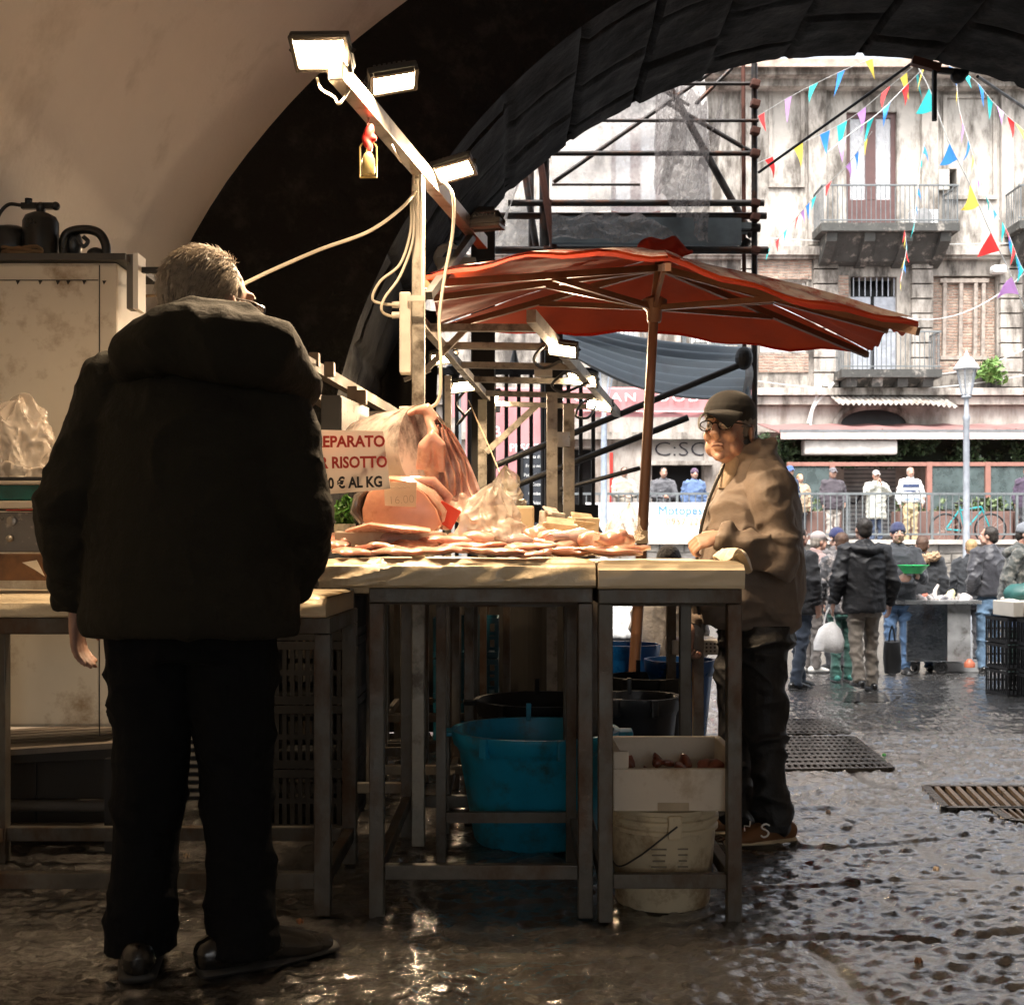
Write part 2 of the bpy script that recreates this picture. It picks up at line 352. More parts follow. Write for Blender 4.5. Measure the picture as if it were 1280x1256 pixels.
vault_strip([(A0[0]+(A1[0]-A0[0])*t, A0[1]+(A1[1]-A0[1])*t, A0[2]+(A1[2]-A0[2])*t-.02*(t > 0), 6.5+.4*t) for t in (0, .25, .5, .75, 1)], 'sooty_ring', M_soffit, arch, wob=.03)
def ring_blocks():
    cx, cz, r0 = A1; nY, nA = 66, 420; v = []; uv = []; f = []
    L0 = cz+.6; tot = 2*L0+math.pi*r0
    for i in range(nY):
        Y = 6.9+2.1*i/(nY-1)
        for j in range(nA):
            u = tot*j/(nA-1); rowf = u/.58; row = math.floor(rowf); fr_ = rowf-row; cf = (Y-6.9)/.72+.5*(row % 2); c_ = math.floor(cf); fc = cf-c_
            e = min(min(fr_, 1-fr_)*.58, min(fc, 1-fc)*.72); rnd_ = noise.noise(Vector((row*7.3+.5, c_*3.1+.2, 1)))*.014
            d = rnd_+.014*nz((u, Y, 0), 3.0, 2)+.008*nz((u, Y, 0), 9.0, 3)+(.05*(1-e/.028) if e < .028 else 0)+0; r = r0+d
            if u < L0: x, z = cx-r, -.6+u
            elif u > tot-L0: x, z = cx+r, -.6+(tot-u)
            else: t = (u-L0)/r0; x, z = cx-r*math.cos(t), cz+r*math.sin(t)
            v.append((x, Y, z))
    for i in range(nY-1):
        for j in range(nA-1): k = i*nA+j; f.append((k, k+1, k+nA+1, k+nA))
    b = MB(); b.v = v; b.f = f; return b.build('block_ring', M_block, arch, smooth=True, fixn=False)
M_block = mat('lava_block', (.0085, .008, .0075), .8, var=.4, vs=3, bump=.6, bs=22, dirt=((.030, .027, .024), .30, 5), rvar=.15, bd=.012, spec=.25)
ring_blocks()
def front_wall(name, cx, cz, r, Y0, Y1, xl, xr, zt, m):
    b = MB(); n = 60
    for Y in (Y0, Y1):
        inner = [(cx-r, -.6)]+[(cx-r*math.cos(math.pi*k/n), cz+r*math.sin(math.pi*k/n)) for k in range(n+1)]+[(cx+r, -.6)]
        outer = []
        for (x, z) in inner:
            if z <= -.6: outer.append((xl if x < cx else xr, z)); continue
            dx, dz = x-cx, z-cz
            t = min(((xr-cx)/dx if dx > 1e-6 else 1e9), ((xl-cx)/dx if dx < -1e-6 else 1e9), ((zt-cz)/dz if dz > 1e-6 else 1e9)); outer.append((cx+dx*t, cz+dz*t))
        for (x, z), (X, Z) in zip(inner, outer): b.v += [(x, Y, z), (X, Y, Z)]
    c = len(b.v)//2
    for i in range(c//2-1): b.f += [(2*i, 2*i+1, 2*i+3, 2*i+2), (c+2*i, c+2*i+2, c+2*i+3, c+2*i+1)]
    return b.build(name, m, arch)
front_wall('outer_wall', A1[0], A1[1], A1[2]+.02, 8.85, 9.0, -14, 20, 6.5, M_soffit)  # wall top, out of view, kept low so sun and sky reach the square
MB().span((-14, 6.6, 5.4), (20, 8.84, 6.45)).build('unseen_storey', M_soffit, arch)  # unseen block over the vault, kept low to let sun past

# ------------------------------------------------------------------ promenade, retaining wall, railing
PZ = 1.2
M_slab = mat('promenade_paving', (.22, .19, .17), .6, var=.25, vs=3)
struct(MB().span((-40, 26.3, -.6), (60, 60, PZ)).build('promenade', M_slab), 'raised grey promenade behind the market')
M_rubble = stone_brick_mat('rubble_wall', (.30, .27, .23), (.17, .155, .14), (.09, .08, .07), .55, .22, coords='Object', bump=1.2, bs=9, dist=.15, nd=.05)
def wallmap(m):   # swap object axes so that bricks run over a facade
    n = m.node_tree.nodes; l = m.node_tree.links; tc = [x for x in n if x.bl_idname == 'ShaderNodeTexCoord'][0]
    sp = n.new('ShaderNodeSeparateXYZ'); cb = n.new('ShaderNodeCombineXYZ'); l.new(tc.outputs['Object'], sp.inputs[0]); l.new(sp.outputs[0], cb.inputs[0]); l.new(sp.outputs[2], cb.inputs[1]); l.new(sp.outputs[1], cb.inputs[2])
    for lk in list(l):
        if lk.from_node == tc and lk.to_node != sp: s = lk.to_socket; l.remove(lk); l.new(cb.outputs[0], s)
wallmap(M_rubble)
rw = thing('retaining_wall', 'rough pale stone retaining wall below the promenade railing', 'wall', (6, 26, -.42))
MB().span((-40, 25.95, -.6), (60, 26.29, PZ+.02)).build('masonry', M_rubble, rw)
MB().span((-40, 25.85, PZ+.021), (60, 26.35, PZ+.12)).build('coping', mat('coping', (.42, .38, .34), .7, var=.3, vs=4), rw)
M_rail = mat('rail_paint', (.16, .175, .18), .5, .3, var=.2)
rl = thing('railing', 'grey metal railing with thin upright bars along the promenade', 'railing', (6, 26.15, PZ+.12))
b = MB(); b.bar((-8, 26.15, PZ+1.12), (24, 26.15, PZ+1.12), .055, .05); b.bar((-8, 26.15, PZ+.24), (24, 26.15, PZ+.24), .04); b.build('handrail', M_rail, rl)
b = MB()
x = -7.9
while x < 24:
    b.tube((x, 26.15, PZ+.24), (x, 26.15, PZ+1.10), .013, 5); x += .14
o = b.build('baluster', M_rail, rl); o['kind'] = 'stuff'
for i in range(18):
    MB().bar((-7.5+1.85*i, 26.15, PZ+.121), (-7.5+1.85*i, 26.15, PZ+1.10), .05).build('post', M_rail, rl)

# ------------------------------------------------------------------ far building
FY = 31.0
def X(px): return (px-640)/FPX*FY
def Z(py): return CH-(py-HOR)/FPX*FY
def stained(name, c, c2, brick=None):
    return mat(name, c, .85, var=.18, vs=1.4, bump=.5, bs=6, dirt=(c2, .52, 1.1, (1.6, 1, .5)), bd=.04, detail=8)
M_fac = stained('facade_plaster', (.48, .445, .40), (.11, .095, .08))
M_fac2 = stained('facade_stone', (.36, .325, .285), (.06, .052, .045))
M_trim = stained('facade_trim', (.46, .42, .375), (.11, .095, .08))
M_dark = mat('dark_room', (.015, .015, .016), .5)
M_soot = mat('sooty_balcony', (.06, .06, .055), .8, var=.5, vs=3, bump=.6, bs=12, dirt=((.35, .32, .28), .25, 3.), bd=.03)
M_brickr = stone_brick_mat('old_brick', (.30, .17, .12), (.42, .30, .23), (.32, .27, .22), .26, .075, coords='Object', bump=1, bs=20, dist=.06, nd=.03, ms=.018); wallmap(M_brickr)
M_glassw = mat('window_glass', (.5, .53, .56), .12, var=.15, vs=2, spec=.8)
M_brown = mat('brown_frame', (.11, .055, .05), .5, var=.2)
bld = thing('townhouse', 'pale weathered facade with sooty balconies across the square', 'building', (6, FY, PZ))
def wall_holes(x0, x1, z0, z1, y0, y1, holes, name, m):
    xs = sorted({x0, x1, *[h[0] for h in holes], *[h[1] for h in holes]}); zs = sorted({z0, z1, *[h[2] for h in holes], *[h[3] for h in holes]}); b = MB()
    xs = [x for x in xs if x0 <= x <= x1]; zs = [z for z in zs if z0 <= z <= z1]
    for i in range(len(xs)-1):
        j = 0
        while j < len(zs)-1:
            cx = (xs[i]+xs[i+1])/2; solid = lambda jj: not any(h[0] < cx < h[1] and h[2] < (zs[jj]+zs[jj+1])/2 < h[3] for h in holes)
            if not solid(j): j += 1; continue
            k = j
            while k+1 < len(zs)-1 and solid(k+1): k += 1
            b.span((xs[i], y0, zs[j]), (xs[i+1], y1, zs[k+1])); j = k+1
    return b.build(name, m, bld)
def H(a, b_, c, d): return (X(a), X(b_), Z(d), Z(c))
up = [H(1058, 1121, 140, 292), H(1186, 1196, 211, 241), H(1352, 1415, 140, 292), H(764, 826, 140, 292)]
lo = [H(1063, 1121, 346, 466), H(1166, 1246, 345, 452), H(1320, 1380, 345, 466), H(756, 800, 352, 450), H(862, 912, 352, 450), H(680, 720, 352, 450), H(950, 1008, 352, 440)]
gr = [H(1055, 1120, 573, 672), H(815, 880, 545, 672), H(706, 742, 560, 672)]
wall_holes(X(440), X(1560), Z(322), Z(92), FY, FY+.5, up, 'upper_wall', M_fac)
wall_holes(X(440), X(1560), Z(508), Z(322)-.002, FY-.01, FY+.5, lo, 'middle_wall', M_fac2)
wall_holes(X(440), X(1560), PZ, Z(508)-.002, FY, FY+.5, gr, 'ground_wall', stained('ground_plaster', (.48, .44, .40), (.25, .21, .18)))
MB().span((X(440), FY+.8, PZ), (X(1560), FY+.9, Z(92))).build('interior', M_dark, bld)
for (z, d, h) in ((92, .7, .3), (103, .4, .25), (311, .28, .22), (318, .18, .15), (487, .35, .18), (497, .22, .2), (541, .2, .18)):
    MB().span((X(440), FY-d, Z(z)-h), (X(1560), FY-.012, Z(z))).build('cornice', M_trim, bld)
rf = MB().poly([(X(430), FY-.9, Z(92)+.01), (X(1570), FY-.9, Z(92)+.01), (X(1570), FY+6, Z(92)+2.2), (X(430), FY+6, Z(92)+2.2)], -.2, (0, 0, 1)).build('roof', mat('roof_tiles', (.42, .32, .26), .8, var=.4, vs=5, bump=.6, bs=12), bld)
for (a, b_) in ((1009, 1031), (1150, 1170), (1249, 1264), (925, 945), (840, 856)):      # pilasters upper
    MB().span((X(a), FY-.16, Z(308)), (X(b_), FY-.013, Z(107))).build('pilaster', M_trim, bld)
for (a, b_) in ((1016, 1046), (1138, 1164), (1248, 1275), (925, 945), (812, 850)):
    pb = MB(); zz = Z(485)
    while zz < Z(325): pb.span((X(a), FY-.15, zz+.02), (X(b_), FY-.014, zz+.36)); zz += .38
    pb.build('rusticated_pier', M_trim, bld)
# niche panels on the upper wall
for (a, b_, c, d) in ((1178, 1245, 120, 250), (960, 1005, 110, 235)):
    fr = MB()
    fr.span((X(a), FY-.07, Z(c)-.08), (X(b_), FY-.015, Z(c))); fr.span((X(a), FY-.07, Z(d)), (X(b_), FY-.015, Z(d)+.1)); fr.span((X(a), FY-.07, Z(d)+.101), (X(a)+.1, FY-.015, Z(c)-.081)); fr.span((X(b_)-.1, FY-.07, Z(d)+.101), (X(b_), FY-.015, Z(c)-.081))
    fr.build('moulding', M_trim, bld)
# brick patches where the plaster fell
for (a, b_, c, d) in ((948, 1010, 443, 466), (946, 1014, 326, 350), (1046, 1060, 345, 400), (1166, 1246, 452, 466)):
    MB().span((X(a), FY-.05, Z(d)), (X(b_), FY-.016, Z(c))).build('exposed_brick', M_brickr, bld)
# windows
M_lace = mat('curtain', (.62, .60, .60), .9, var=.12, vs=5)
for k, (x0, x1, z0, z1) in enumerate([up[0], up[2], up[3]]):
    w = MB(); t = .12
    w.span((x0, FY+.1, z1-t), (x1, FY+.2, z1)); w.span((x0, FY+.1, z0), (x1, FY+.2, z0+.9)); w.span((x0, FY+.1, z0+.901), (x0+t, FY+.2, z1-t-.001)); w.span((x1-t, FY+.1, z0+.901), (x1, FY+.2, z1-t-.001)); mx_ = (x0+x1)/2; w.span((mx_-.13, FY+.09, z0+.901), (mx_+.13, FY+.19, z1-t-.001))
    wf = w.build('window_frame', M_brown, bld)
    MB().sheet(lambda u, v: (x0+(x1-x0)*u, FY+.3+.03*math.sin(u*60), z0+(z1-z0)*v), 60, 1).build('curtain', M_lace, wf)
    MB().span((x0+.02, FY+.14, z0+.91), (x1-.02, FY+.15, z1-.13)).build('pane', mat('clear_pane', (.8, .82, .85), .05, alpha=.3, spec=.7), wf)
x0, x1, z0, z1 = up[1]; MB().span((x0-.3, FY+.05, z0+.05), (x0-.02, FY-.1, z1-.05)).build('shutter', mat('pale_shutter', (.5, .48, .42), .7), bld)
x0, x1, z0, z1 = lo[0]
w = MB(); w.span((x0, FY+.1, z0), ((x0+x1)/2-.05, FY+.15, z1-.5)); w.span(((x0+x1)/2+.05, FY+.1, z0), (x1, FY+.15, z1-.5))
for i in range(8): w.bar((x0+.1+i*.15, FY+.08, z1-.49), (x0+.1+i*.15, FY+.08, z1), .025)
w.build('balcony_door', mat('grey_shutter', (.34, .36, .40), .6, var=.3, vs=6), bld)
x0, x1, z0, z1 = lo[1]
MB().span((x0+.01, FY+.12, z0+.01), (x1-.01, FY+.4, z1-.01)).build('bricked_opening', M_brickr, bld)
w = MB()
for xx in (x0+.3, x0+.72, x0+1.1, x1-.35): w.bar((xx, FY+.06, z0+.05), (xx+.03, FY+.06, z1-.05), .09)
w.bar((x0+.2, FY+.05, z0+.1), (x1-.2, FY+.05, z0+.1), .1); w.bar((x0+.2, FY+.05, z1-.12), (x1-.2, FY+.05, z1-.12), .1); w.build('weathered_frame', mat('old_timber', (.33, .28, .24), .9, var=.5, vs=8), bld)
for i in (2, 3, 4, 5, 6):
    x0, x1, z0, z1 = lo[i]; w = MB(); mx_ = (x0+x1)/2
    for s in (x0+.05, mx_, x1-.05): w.bar((s, FY+.12, z0), (s, FY+.12, z1), .09)
    for q in range(5): w.bar((x0, FY+.12, z0+(z1-z0)*q/4), (x1, FY+.12, z0+(z1-z0)*q/4), .05)
    wf = w.build('window_frame', mat('white_frame', (.6, .58, .54), .6), bld); MB().span((x0, FY+.16, z0), (x1, FY+.18, z1)).build('pane', M_glassw, wf)
# balconies
def balcony(px0, px1, ztop, zbot, rail_top, depth, name_m, arched=True):
    x0, x1 = X(px0), X(px1); zt, zb = Z(ztop), Z(zbot)
    bl = MB().poly([(x0, FY-depth, zt), (x1, FY-depth, zt), (x1, FY-depth, zt-.22), (x1-.15, FY-depth+.15, zt-.3), (x1-.5, FY-.02, zb), (x0+.5, FY-.02, zb), (x0+.15, FY-depth+.15, zt-.3), (x0, FY-depth, zt-.22)], .001, (0, 0, 1))
    s = MB().span((x0, FY-depth, zt-.2), (x1, FY-.02, zt)).build('balcony', name_m, bld)
    for i in range(4):
        cx = x0+.3+(x1-x0-.6)*i/3
        MB().poly([(cx-.13, FY-.02, zt-.201), (cx-.13, FY-depth+.1, zt-.201), (cx-.13, FY-depth+.15, zt-.42), (cx-.13, FY-.35, zb+.1), (cx-.13, FY-.02, zb)], .26, (1, 0, 0)).build('bracket', name_m, s)
    MB().poly([(x0+.25, FY-depth+.2, zt-.21), (x0+.25, FY-.021, zt-.21), (x0+.25, FY-.021, zb+.05), (x0+.25, FY-.3, zb+.12)], x1-x0-.5, (1, 0, 0)).build('coving', name_m, s)
    r = MB(); zr = Z(rail_top); x = x0+.06
    y = FY-depth+.06
    while x < x1: r.tube((x, y, zt), (x, y, zr), .012, 4); x += .12
    for s2 in (x0+.05, x1-.05):
        yy = y
        while yy < FY-.05: r.tube((s2, yy, zt), (s2, yy, zr), .012, 4); yy += .14
        r.bar((s2, y, zr), (s2, FY-.05, zr), .04)
    r.bar((x0, y, zr), (x1, y, zr), .04); r.bar((x0, y, zt+.08), (x1, y, zt+.08), .03)
    r.build('balcony_railing', M_rail, s)
balcony(1013, 1180, 293, 336, 247, 1.1, M_soot)
balcony(1252, 1400, 290, 336, 247, 1.1, M_soot)
balcony(1040, 1162, 468, 492, 422, .9, M_soot)
balcony(745, 812, 440, 452, 404, .7, M_trim); balcony(850, 925, 440, 452, 404, .7, M_trim)
ac = thing('air_conditioner', 'white air conditioner standing on the upper balcony', 'air conditioner', (X(1143), FY-.6, Z(292)))
MB().span((X(1128), FY-.75, Z(291)), (X(1160), FY-.4, Z(272))).build('casing', mat('ac_white', (.7, .7, .68), .5), ac, bevel=.02)
MB().lathe((0, 0, 0), [(.21, 0), (.21, .02), (.05, .03)], 20).warp(lambda p: Vector((X(1142)+p.x, FY-.755-p.z, Z(281)+p.y))).build('fan', mat('ac_grey', (.3, .3, .3), .5), ac)
# arched fanlight
fl = MB(); cx, cz = X(1091), Z(531)
fl.loft([(cx-.95*math.cos(t), FY-.05, cz+.48*math.sin(t)) for t in [math.pi*i/16 for i in range(17)]], [.11]*17, ref=(0, 1, 0), n=6); fl.build('fanlight_surround', M_trim, bld)
MB().poly([(cx-.88*math.cos(math.pi*i/16), FY-.03, cz+.42*math.sin(math.pi*i/16)) for i in range(17)], .02, (0, 1, 0)).build('fanlight', M_dark, bld)
# corrugated canopy
cc = MB().sheet(lambda u, v: (X(1035)+(X(1178)-X(1035))*u, FY-.05-1.0*v, Z(489)-.1-.35*v-.35*max(0, u-.75)*4*.25+.03*math.sin(u*140)), 140, 3, .02).build('corrugated_canopy', mat('rusty_tin', (.36, .34, .31), .7, .2, var=.4, dirt=((.14, .08, .05), .3, 3)), bld)
# downpipe and cables on the facade
for pts in ([(1025, 480), (1015, 505), (1008, 530)], [(1040, 480), (1030, 492), (1014, 512), (1010, 540)]):
    MB().wire(spline([(X(a), FY-.2, Z(c)) for a, c in pts]), .04, 6).build('pipe', mat('pvc_pipe', (.6, .6, .58), .4), bld)
for i, (a, c, a2, c2, s) in enumerate(((945, 478, 1280, 470, .3), (1130, 400, 1290, 330, .5), (950, 300, 1300, 306, .1), (1160, 470, 1300, 425, .2))):
    MB().wire(catenary((X(a), FY-.25, Z(c)), (X(a2), FY-.25, Z(c2)), s), .015, 5).build('wall_cable', mat('cable_white', (.6, .6, .58), .5), bld)
MB().span((X(1234), FY-.4, Z(345)), (X(1252), FY-.1, Z(335))).build('wall_lamp', mat('lamp_glass', (.8, .8, .78), .3), bld, bevel=.08)
# graffiti shutters
M_shut = stone_brick_mat('roller_shutter', (.50, .51, .50), (.46, .47, .47), (.20, .21, .22), 30, .11, coords='Object', bump=.8, bs=4, ms=.02, nd=.02); wallmap(M_shut)
x0, x1, z0, z1 = gr[0]; sh = MB().span((x0, FY+.05, z0), (x1, FY+.1, z1)).build('roller_shutter', M_shut, bld)
M_spray = mat('spray_black', (.03, .03, .04), .6)
def squiggle(cx, cz, w, h, n, seed):
    rnd = random.Random(seed); pts = [Vector((cx-w/2+w*i/(n-1), FY+.03, cz+(rnd.random()-.5)*h)) for i in range(n)]
    return spline(pts, 6)
def spray(body, size, px, py, m, sx=1.0, y=None): return text(body, size, (X(px), (FY+.035) if y is None else y, Z(py)), (R(90), 0, 0), m, bld, .004, 'graffiti', sx=sx, bold=-.008)
spray('ANGI', .50, 1085, 578, M_spray, 1.3)
stroke(squiggle(X(1086), Z(612), 1.2, .9, 6, 4), .03, M_spray, bld, 'graffiti')
x0, x1, z0, z1 = gr[1]; MB().span((x0, FY+.05, Z(578)), (x1, FY+.1, z1)).build('shutter_box', mat('shutter_box', (.42, .40, .37), .7, var=.2), bld)
MB().span((x0-.3, FY-.25, Z(582)), (x1+.2, FY-.02, Z(577))).build('lintel', M_trim, bld)
spray('NC:SOT', .52, 850, 562, M_spray, 1.3)
MB().span((X(762), FY-.06, Z(640)), (X(766), FY-.02, Z(566))).build('red_drainpipe', mat('red_paint', (.5, .04, .03), .5), bld)
# ------------------------------------------------------------------ awnings of the far restaurant
M_awn = mat('pink_awning', (.36, .20, .19), .7, var=.15, dirt=((.2, .12, .11), .3, .9))
def translucent(m, c, f):
    n = m.node_tree.nodes; l = m.node_tree.links; b = n['Principled BSDF']; t = n.new('ShaderNodeBsdfTranslucent'); a = n.new('ShaderNodeMixShader'); a.inputs[0].default_value = f; t.inputs[0].default_value = (*c, 1); o = [x for x in n if x.bl_idname == 'ShaderNodeOutputMaterial'][0]; l.new(b.outputs[0], a.inputs[1]); l.new(t.outputs[0], a.inputs[2]); l.new(a.outputs[0], o.inputs[0])
translucent(M_awn, (.6, .42, .4), .35)
aw = thing('terrace_awning', 'long faded pink awning over the terrace with hanging ivy', 'awning', (X(1180), 29.5, PZ))
def awn(x0, x1, y0, z0, y1, z1): return MB().sheet(lambda u, v: (x0+(x1-x0)*u, y0+(y1-y0)*v, z0+(z1-z0)*v-.04*math.sin(u*3.14*12)**2), 60, 4, .03)
awn(X(945), X(1500), FY-.2, 4.35, 28.2, 3.86).build('canvas', M_awn, aw)
MB().sheet(lambda u, v: (X(945)+(X(1500)-X(945))*u, 28.19+.02*math.sin(u*90), 3.86-.16*v), 80, 1, .02, (0, 1, 0)).build('valance', mat('valance', (.45, .36, .34), .7), aw)
MB().bar((X(945), 28.25, 3.9), (X(1500), 28.25, 3.9), .06).build('front_bar', M_rail, aw)
MB().span((6.9, 28.3, 3.35), (9.1, 28.7, 3.7)).build('awning_sign_box', mat('pale_box', (.55, .52, .48), .5), aw, bevel=.05)
M_ivy = mat('ivy_leaf', (.030, .055, .018), .5, var=.6, vs=3, rvar=.2)
def leaves(name, cx, rx, cy, ry, cz, rz, n, size, m, parent=None, seed=1, ellip=False):
    rnd = random.Random(seed); v = []; f = []
    while len(v) < n*4:
        a, b_, c = rnd.uniform(-1, 1), rnd.uniform(-1, 1), rnd.uniform(-1, 1)
        if ellip and a*a+b_*b_+c*c > 1: continue
        p = Vector((cx+a*rx, cy+b_*ry, cz+c*rz))
        if nz(p, 1.7, seed) < -.12: continue
        q = Euler((rnd.uniform(-1.3, 1.3), rnd.uniform(-1.3, 1.3), rnd.uniform(0, 6.3))).to_matrix(); s = size*rnd.uniform(.6, 1.3)
        k = len(v); v += [tuple(p+q @ Vector(t)) for t in ((-s, 0, 0), (0, -.45*s, 0), (s, 0, 0), (0, .45*s, .1*s))]; f.append((k, k+1, k+2, k+3))
    b = MB(); b.v = v; b.f = f; return b.build(name, m, parent, fixn=False)
iv = leaves('ivy', (X(1180)+X(960))/2+2.6, 6.4, 28.75, .3, 3.50, .42, 9000, .07, M_ivy, seed=3)
tag(iv, 'dark green ivy hanging under the pink terrace awning', 'ivy', kind='stuff')
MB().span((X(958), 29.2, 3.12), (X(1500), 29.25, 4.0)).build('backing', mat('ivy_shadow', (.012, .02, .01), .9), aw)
plant = leaves('wall_plant', X(1238), .5, FY-.35, .25, Z(468), .35, 260, .1, mat('fern', (.12, .22, .05), .6), seed=8, ellip=True)
tag(plant, 'bright green fern growing from the facade beside the lamp post', 'plant')
# glazed screens & planters on the terrace
gs = thing('glazed_screen', 'brown framed glass screen panels closing the terrace', 'screen', (X(1180), 28.0, PZ))
M_gl = mat('screen_glass', (.10, .13, .13), .1, var=.5, vs=2.5, alpha=.82, spec=.8)
M_rust = mat('rust_frame', (.28, .13, .10), .6, var=.2)
xs = [987, 1040, 1161, 1234, 1310, 1390]
for i in range(len(xs)):
    x_ = (xs[i]-640)/FPX*28; MB().bar((x_, 28.0, PZ), (x_, 28.0, 3.15), .12).build('post', M_rust, gs)
for i in range(len(xs)-1):
    xa, xb = (xs[i]-640)/FPX*28+.07, (xs[i+1]-640)/FPX*28-.07
    if i == 1: continue
    MB().span((xa, 27.99, 2.05), (xb, 28.01, 3.04)).build('glass_panel', M_gl, gs)
MB().bar(((987-640)/FPX*28, 28.0, 3.1), ((1395-640)/FPX*28, 28.0, 3.1), .09).build('top_rail', M_rust, gs)
M_planter = mat('corten', (.20, .115, .095), .75, var=.25, vs=2, dirt=((.09, .05, .045), .3, 2))
k = 0
for (a, b_) in ((925, 1050), (1118, 1190), (1192, 1262), (1264, 1340)):
    xa, xb = (a-640)/FPX*27.6, (b_-640)/FPX*27.6-.03
    pl = thing('planter', ['brown box planter behind the man in the dark quilted coat', 'brown box planter between the striped shirt man and the bicycle', 'brown box planter behind the bicycle', 'brown box planter at the far right end of the promenade'][k], 'planter', ((xa+xb)/2, 27.6, PZ), group='brown box planters along the terrace')
    MB().span((xa, 27.35, PZ), (xb, 27.85, 1.98)).build('box', M_planter, pl, bevel=.015)
    leaves('foliage', (xa+xb)/2, (xb-xa)/2-.1, 27.6, .2, 2.1, .16, 320, .09, mat('shrub_leaf', (.10, .14, .06), .6, var=.5), pl, seed=20+k); k += 1
# red cafe awning (left) with lettering
ra = thing('cafe_awning', 'red cafe awning with pale lettering behind the grey tarpaulin', 'awning', (3.2, 28.5, PZ))
M_red = mat('red_awning', (.40, .17, .175), .6, var=.1)
q = lambda px, py, Y: P(px, py, Y)
MB().sheet(lambda u, v: q(560+380*u, 484+14*v, 29).lerp(q(560+380*u, 500, 27), v), 20, 4, .03).build('canvas', M_red, ra)
MB().sheet(lambda u, v: q(560+384*u, 487, 27)+Vector((0, .02*math.sin(u*50), -.62*v)), 60, 2, .02, (0, 1, 0)).build('valance', M_red, ra)
M_white = mat('white_ink', (.85, .85, .83), .5, var=.03)
text('SICILIAN FOOD LAB', .27, q(812, 497, 26.9), (R(90), 0, 0), M_white, ra, .004, sx=1.35, spacing=1.3)
MB().bar(q(640, 513, 26.92), q(920, 515, 26.92), .07, .008).build('white_stripe', M_white, ra)
MB().sheet(lambda u, v: q(582+110*u, 487+112*v, 24)+Vector((0, .04*math.sin(u*14), 0)), 24, 2, .02, (0, 1, 0)).build('side_curtain', M_red, ra)
text('LAB', .3, q(610, 540, 23.9), (R(90), 0, 0), M_white, ra, .004); text('PESCE', .22, q(655, 560, 23.9), (R(90), 0, 0), M_white, ra, .004)
for a in (575, 690): MB().bar(q(a, 487, 24.1), (q(a, 487, 24.1).x, 24.1, -.4), .06).build('post', M_rail, ra)
# menu blackboard
bb = thing('menu_board', 'tall blackboard with white chalk menu lines behind the black fence', 'board', (q(672, 640, 15).x, 15, gz(15)))
p0 = q(650, 640, 15); p1 = q(696, 563, 15)
MB().span((p0.x, 15, gz(15)+.1), (p1.x, 15.05, p1.z)).build('slate', mat('slate', (.03, .035, .045), .6), bb)
for s in (p0.x+.02, p1.x-.02): MB().bar((s, 15.02, gz(15)), (s, 15.02, p1.z+.02), .04, .08).build('frame', M_dark, bb)
for i, tx in enumerate(('Insalata di mare 8', 'Fritto misto 10', 'Pasta alle sarde 9', 'Cozze 7', 'Gamberi 12', 'Polpo 9')):
    text(tx, .058, ((p0.x+p1.x)/2, 14.995, p1.z-.08-.115*i), (R(90), 0, 0), M_white, bb, .001, sx=.9)
# ------------------------------------------------------------------ scaffolding outside the arch
M_tube = mat('scaffold_steel', (.055, .05, .048), .5, .6, var=.5, vs=9, dirt=((.10, .04, .02), .35, 5))
M_tuber = mat('rusty_steel', (.12, .045, .03), .7, .3, var=.4, vs=9)
sy = 10.2
sf = thing('scaffolding', 'dark steel tube scaffolding with boards outside the archway', 'scaffolding', P(800, 690, sy)-Vector((0, 0, 1.4)))
def sbar(p, q_, r=.03, m=M_tube, name='tube', dy=0): return MB().tube(P(*p, sy+dy), P(*q_, sy+dy), r*.72, 10).build(name, m, sf, smooth=True)
for p, q_, r, dy in (((943, 80), (943, 345), .036, 0), ((929, 78), (932, 345), .026, .12), ((680, 150), (683, 330), .06, 0), ((664, 206), (664, 330), .034, .2), ((606, 250), (607, 345), .034, .1)):
    if p[0] in (943, 929, 680): q_ = (q_[0], 775)
    sbar(p, q_, r, M_tuber if p[0] == 929 else M_tube, 'upright', dy)
MB().tube(P(667, 150, sy-.1), P(694, 320, sy-.1), .03, 8).build('rusty_pole', M_tuber, sf)
for y, x0, x1, r in ((105, 835, 948, .022), (151, 720, 948, .02), (192, 690, 950, .03), (254, 635, 955, .038), (270, 615, 958, .04), (285, 840, 950, .05), (313, 615, 960, .045), (231, 690, 800, .015)):
    sbar((x0, y), (x1, y), r, name='ledger', dy=random.uniform(-.05, .05))
for p, q_, r in (((834, 104), (940, 296), .045), ((692, 228), (892, 88), .026), ((836, 130), (942, 192), .028), ((826, 112), (862, 132), .02), ((870, 130), (915, 85), .025), ((655, 210), (672, 320), .04), ((935, 300), (925, 315), .05)):
    sbar(p, q_, r, name='brace', dy=.12)
for px_, py_ in ((943, 130), (943, 164), (943, 192), (943, 254), (943, 272), (943, 313), (683, 192), (683, 254), (683, 313), (943, 105)):
    MB().box(P(px_+1, py_, sy-.05), (.075, .07, .06), (0, .2, .1)).build('coupler', M_tuber, sf, bevel=.01)
MB().bar(P(690, 297, sy+.3), P(928, 297, sy+.3), .8, .05).build('plank', mat('board_grey', (.10, .12, .13), .7, var=.3), sf)
MB().bar(P(690, 288, sy-.15), P(926, 290, sy-.15), .05, .22).build('toe_board', mat('toe_board', (.12, .15, .17), .6, var=.3), sf)
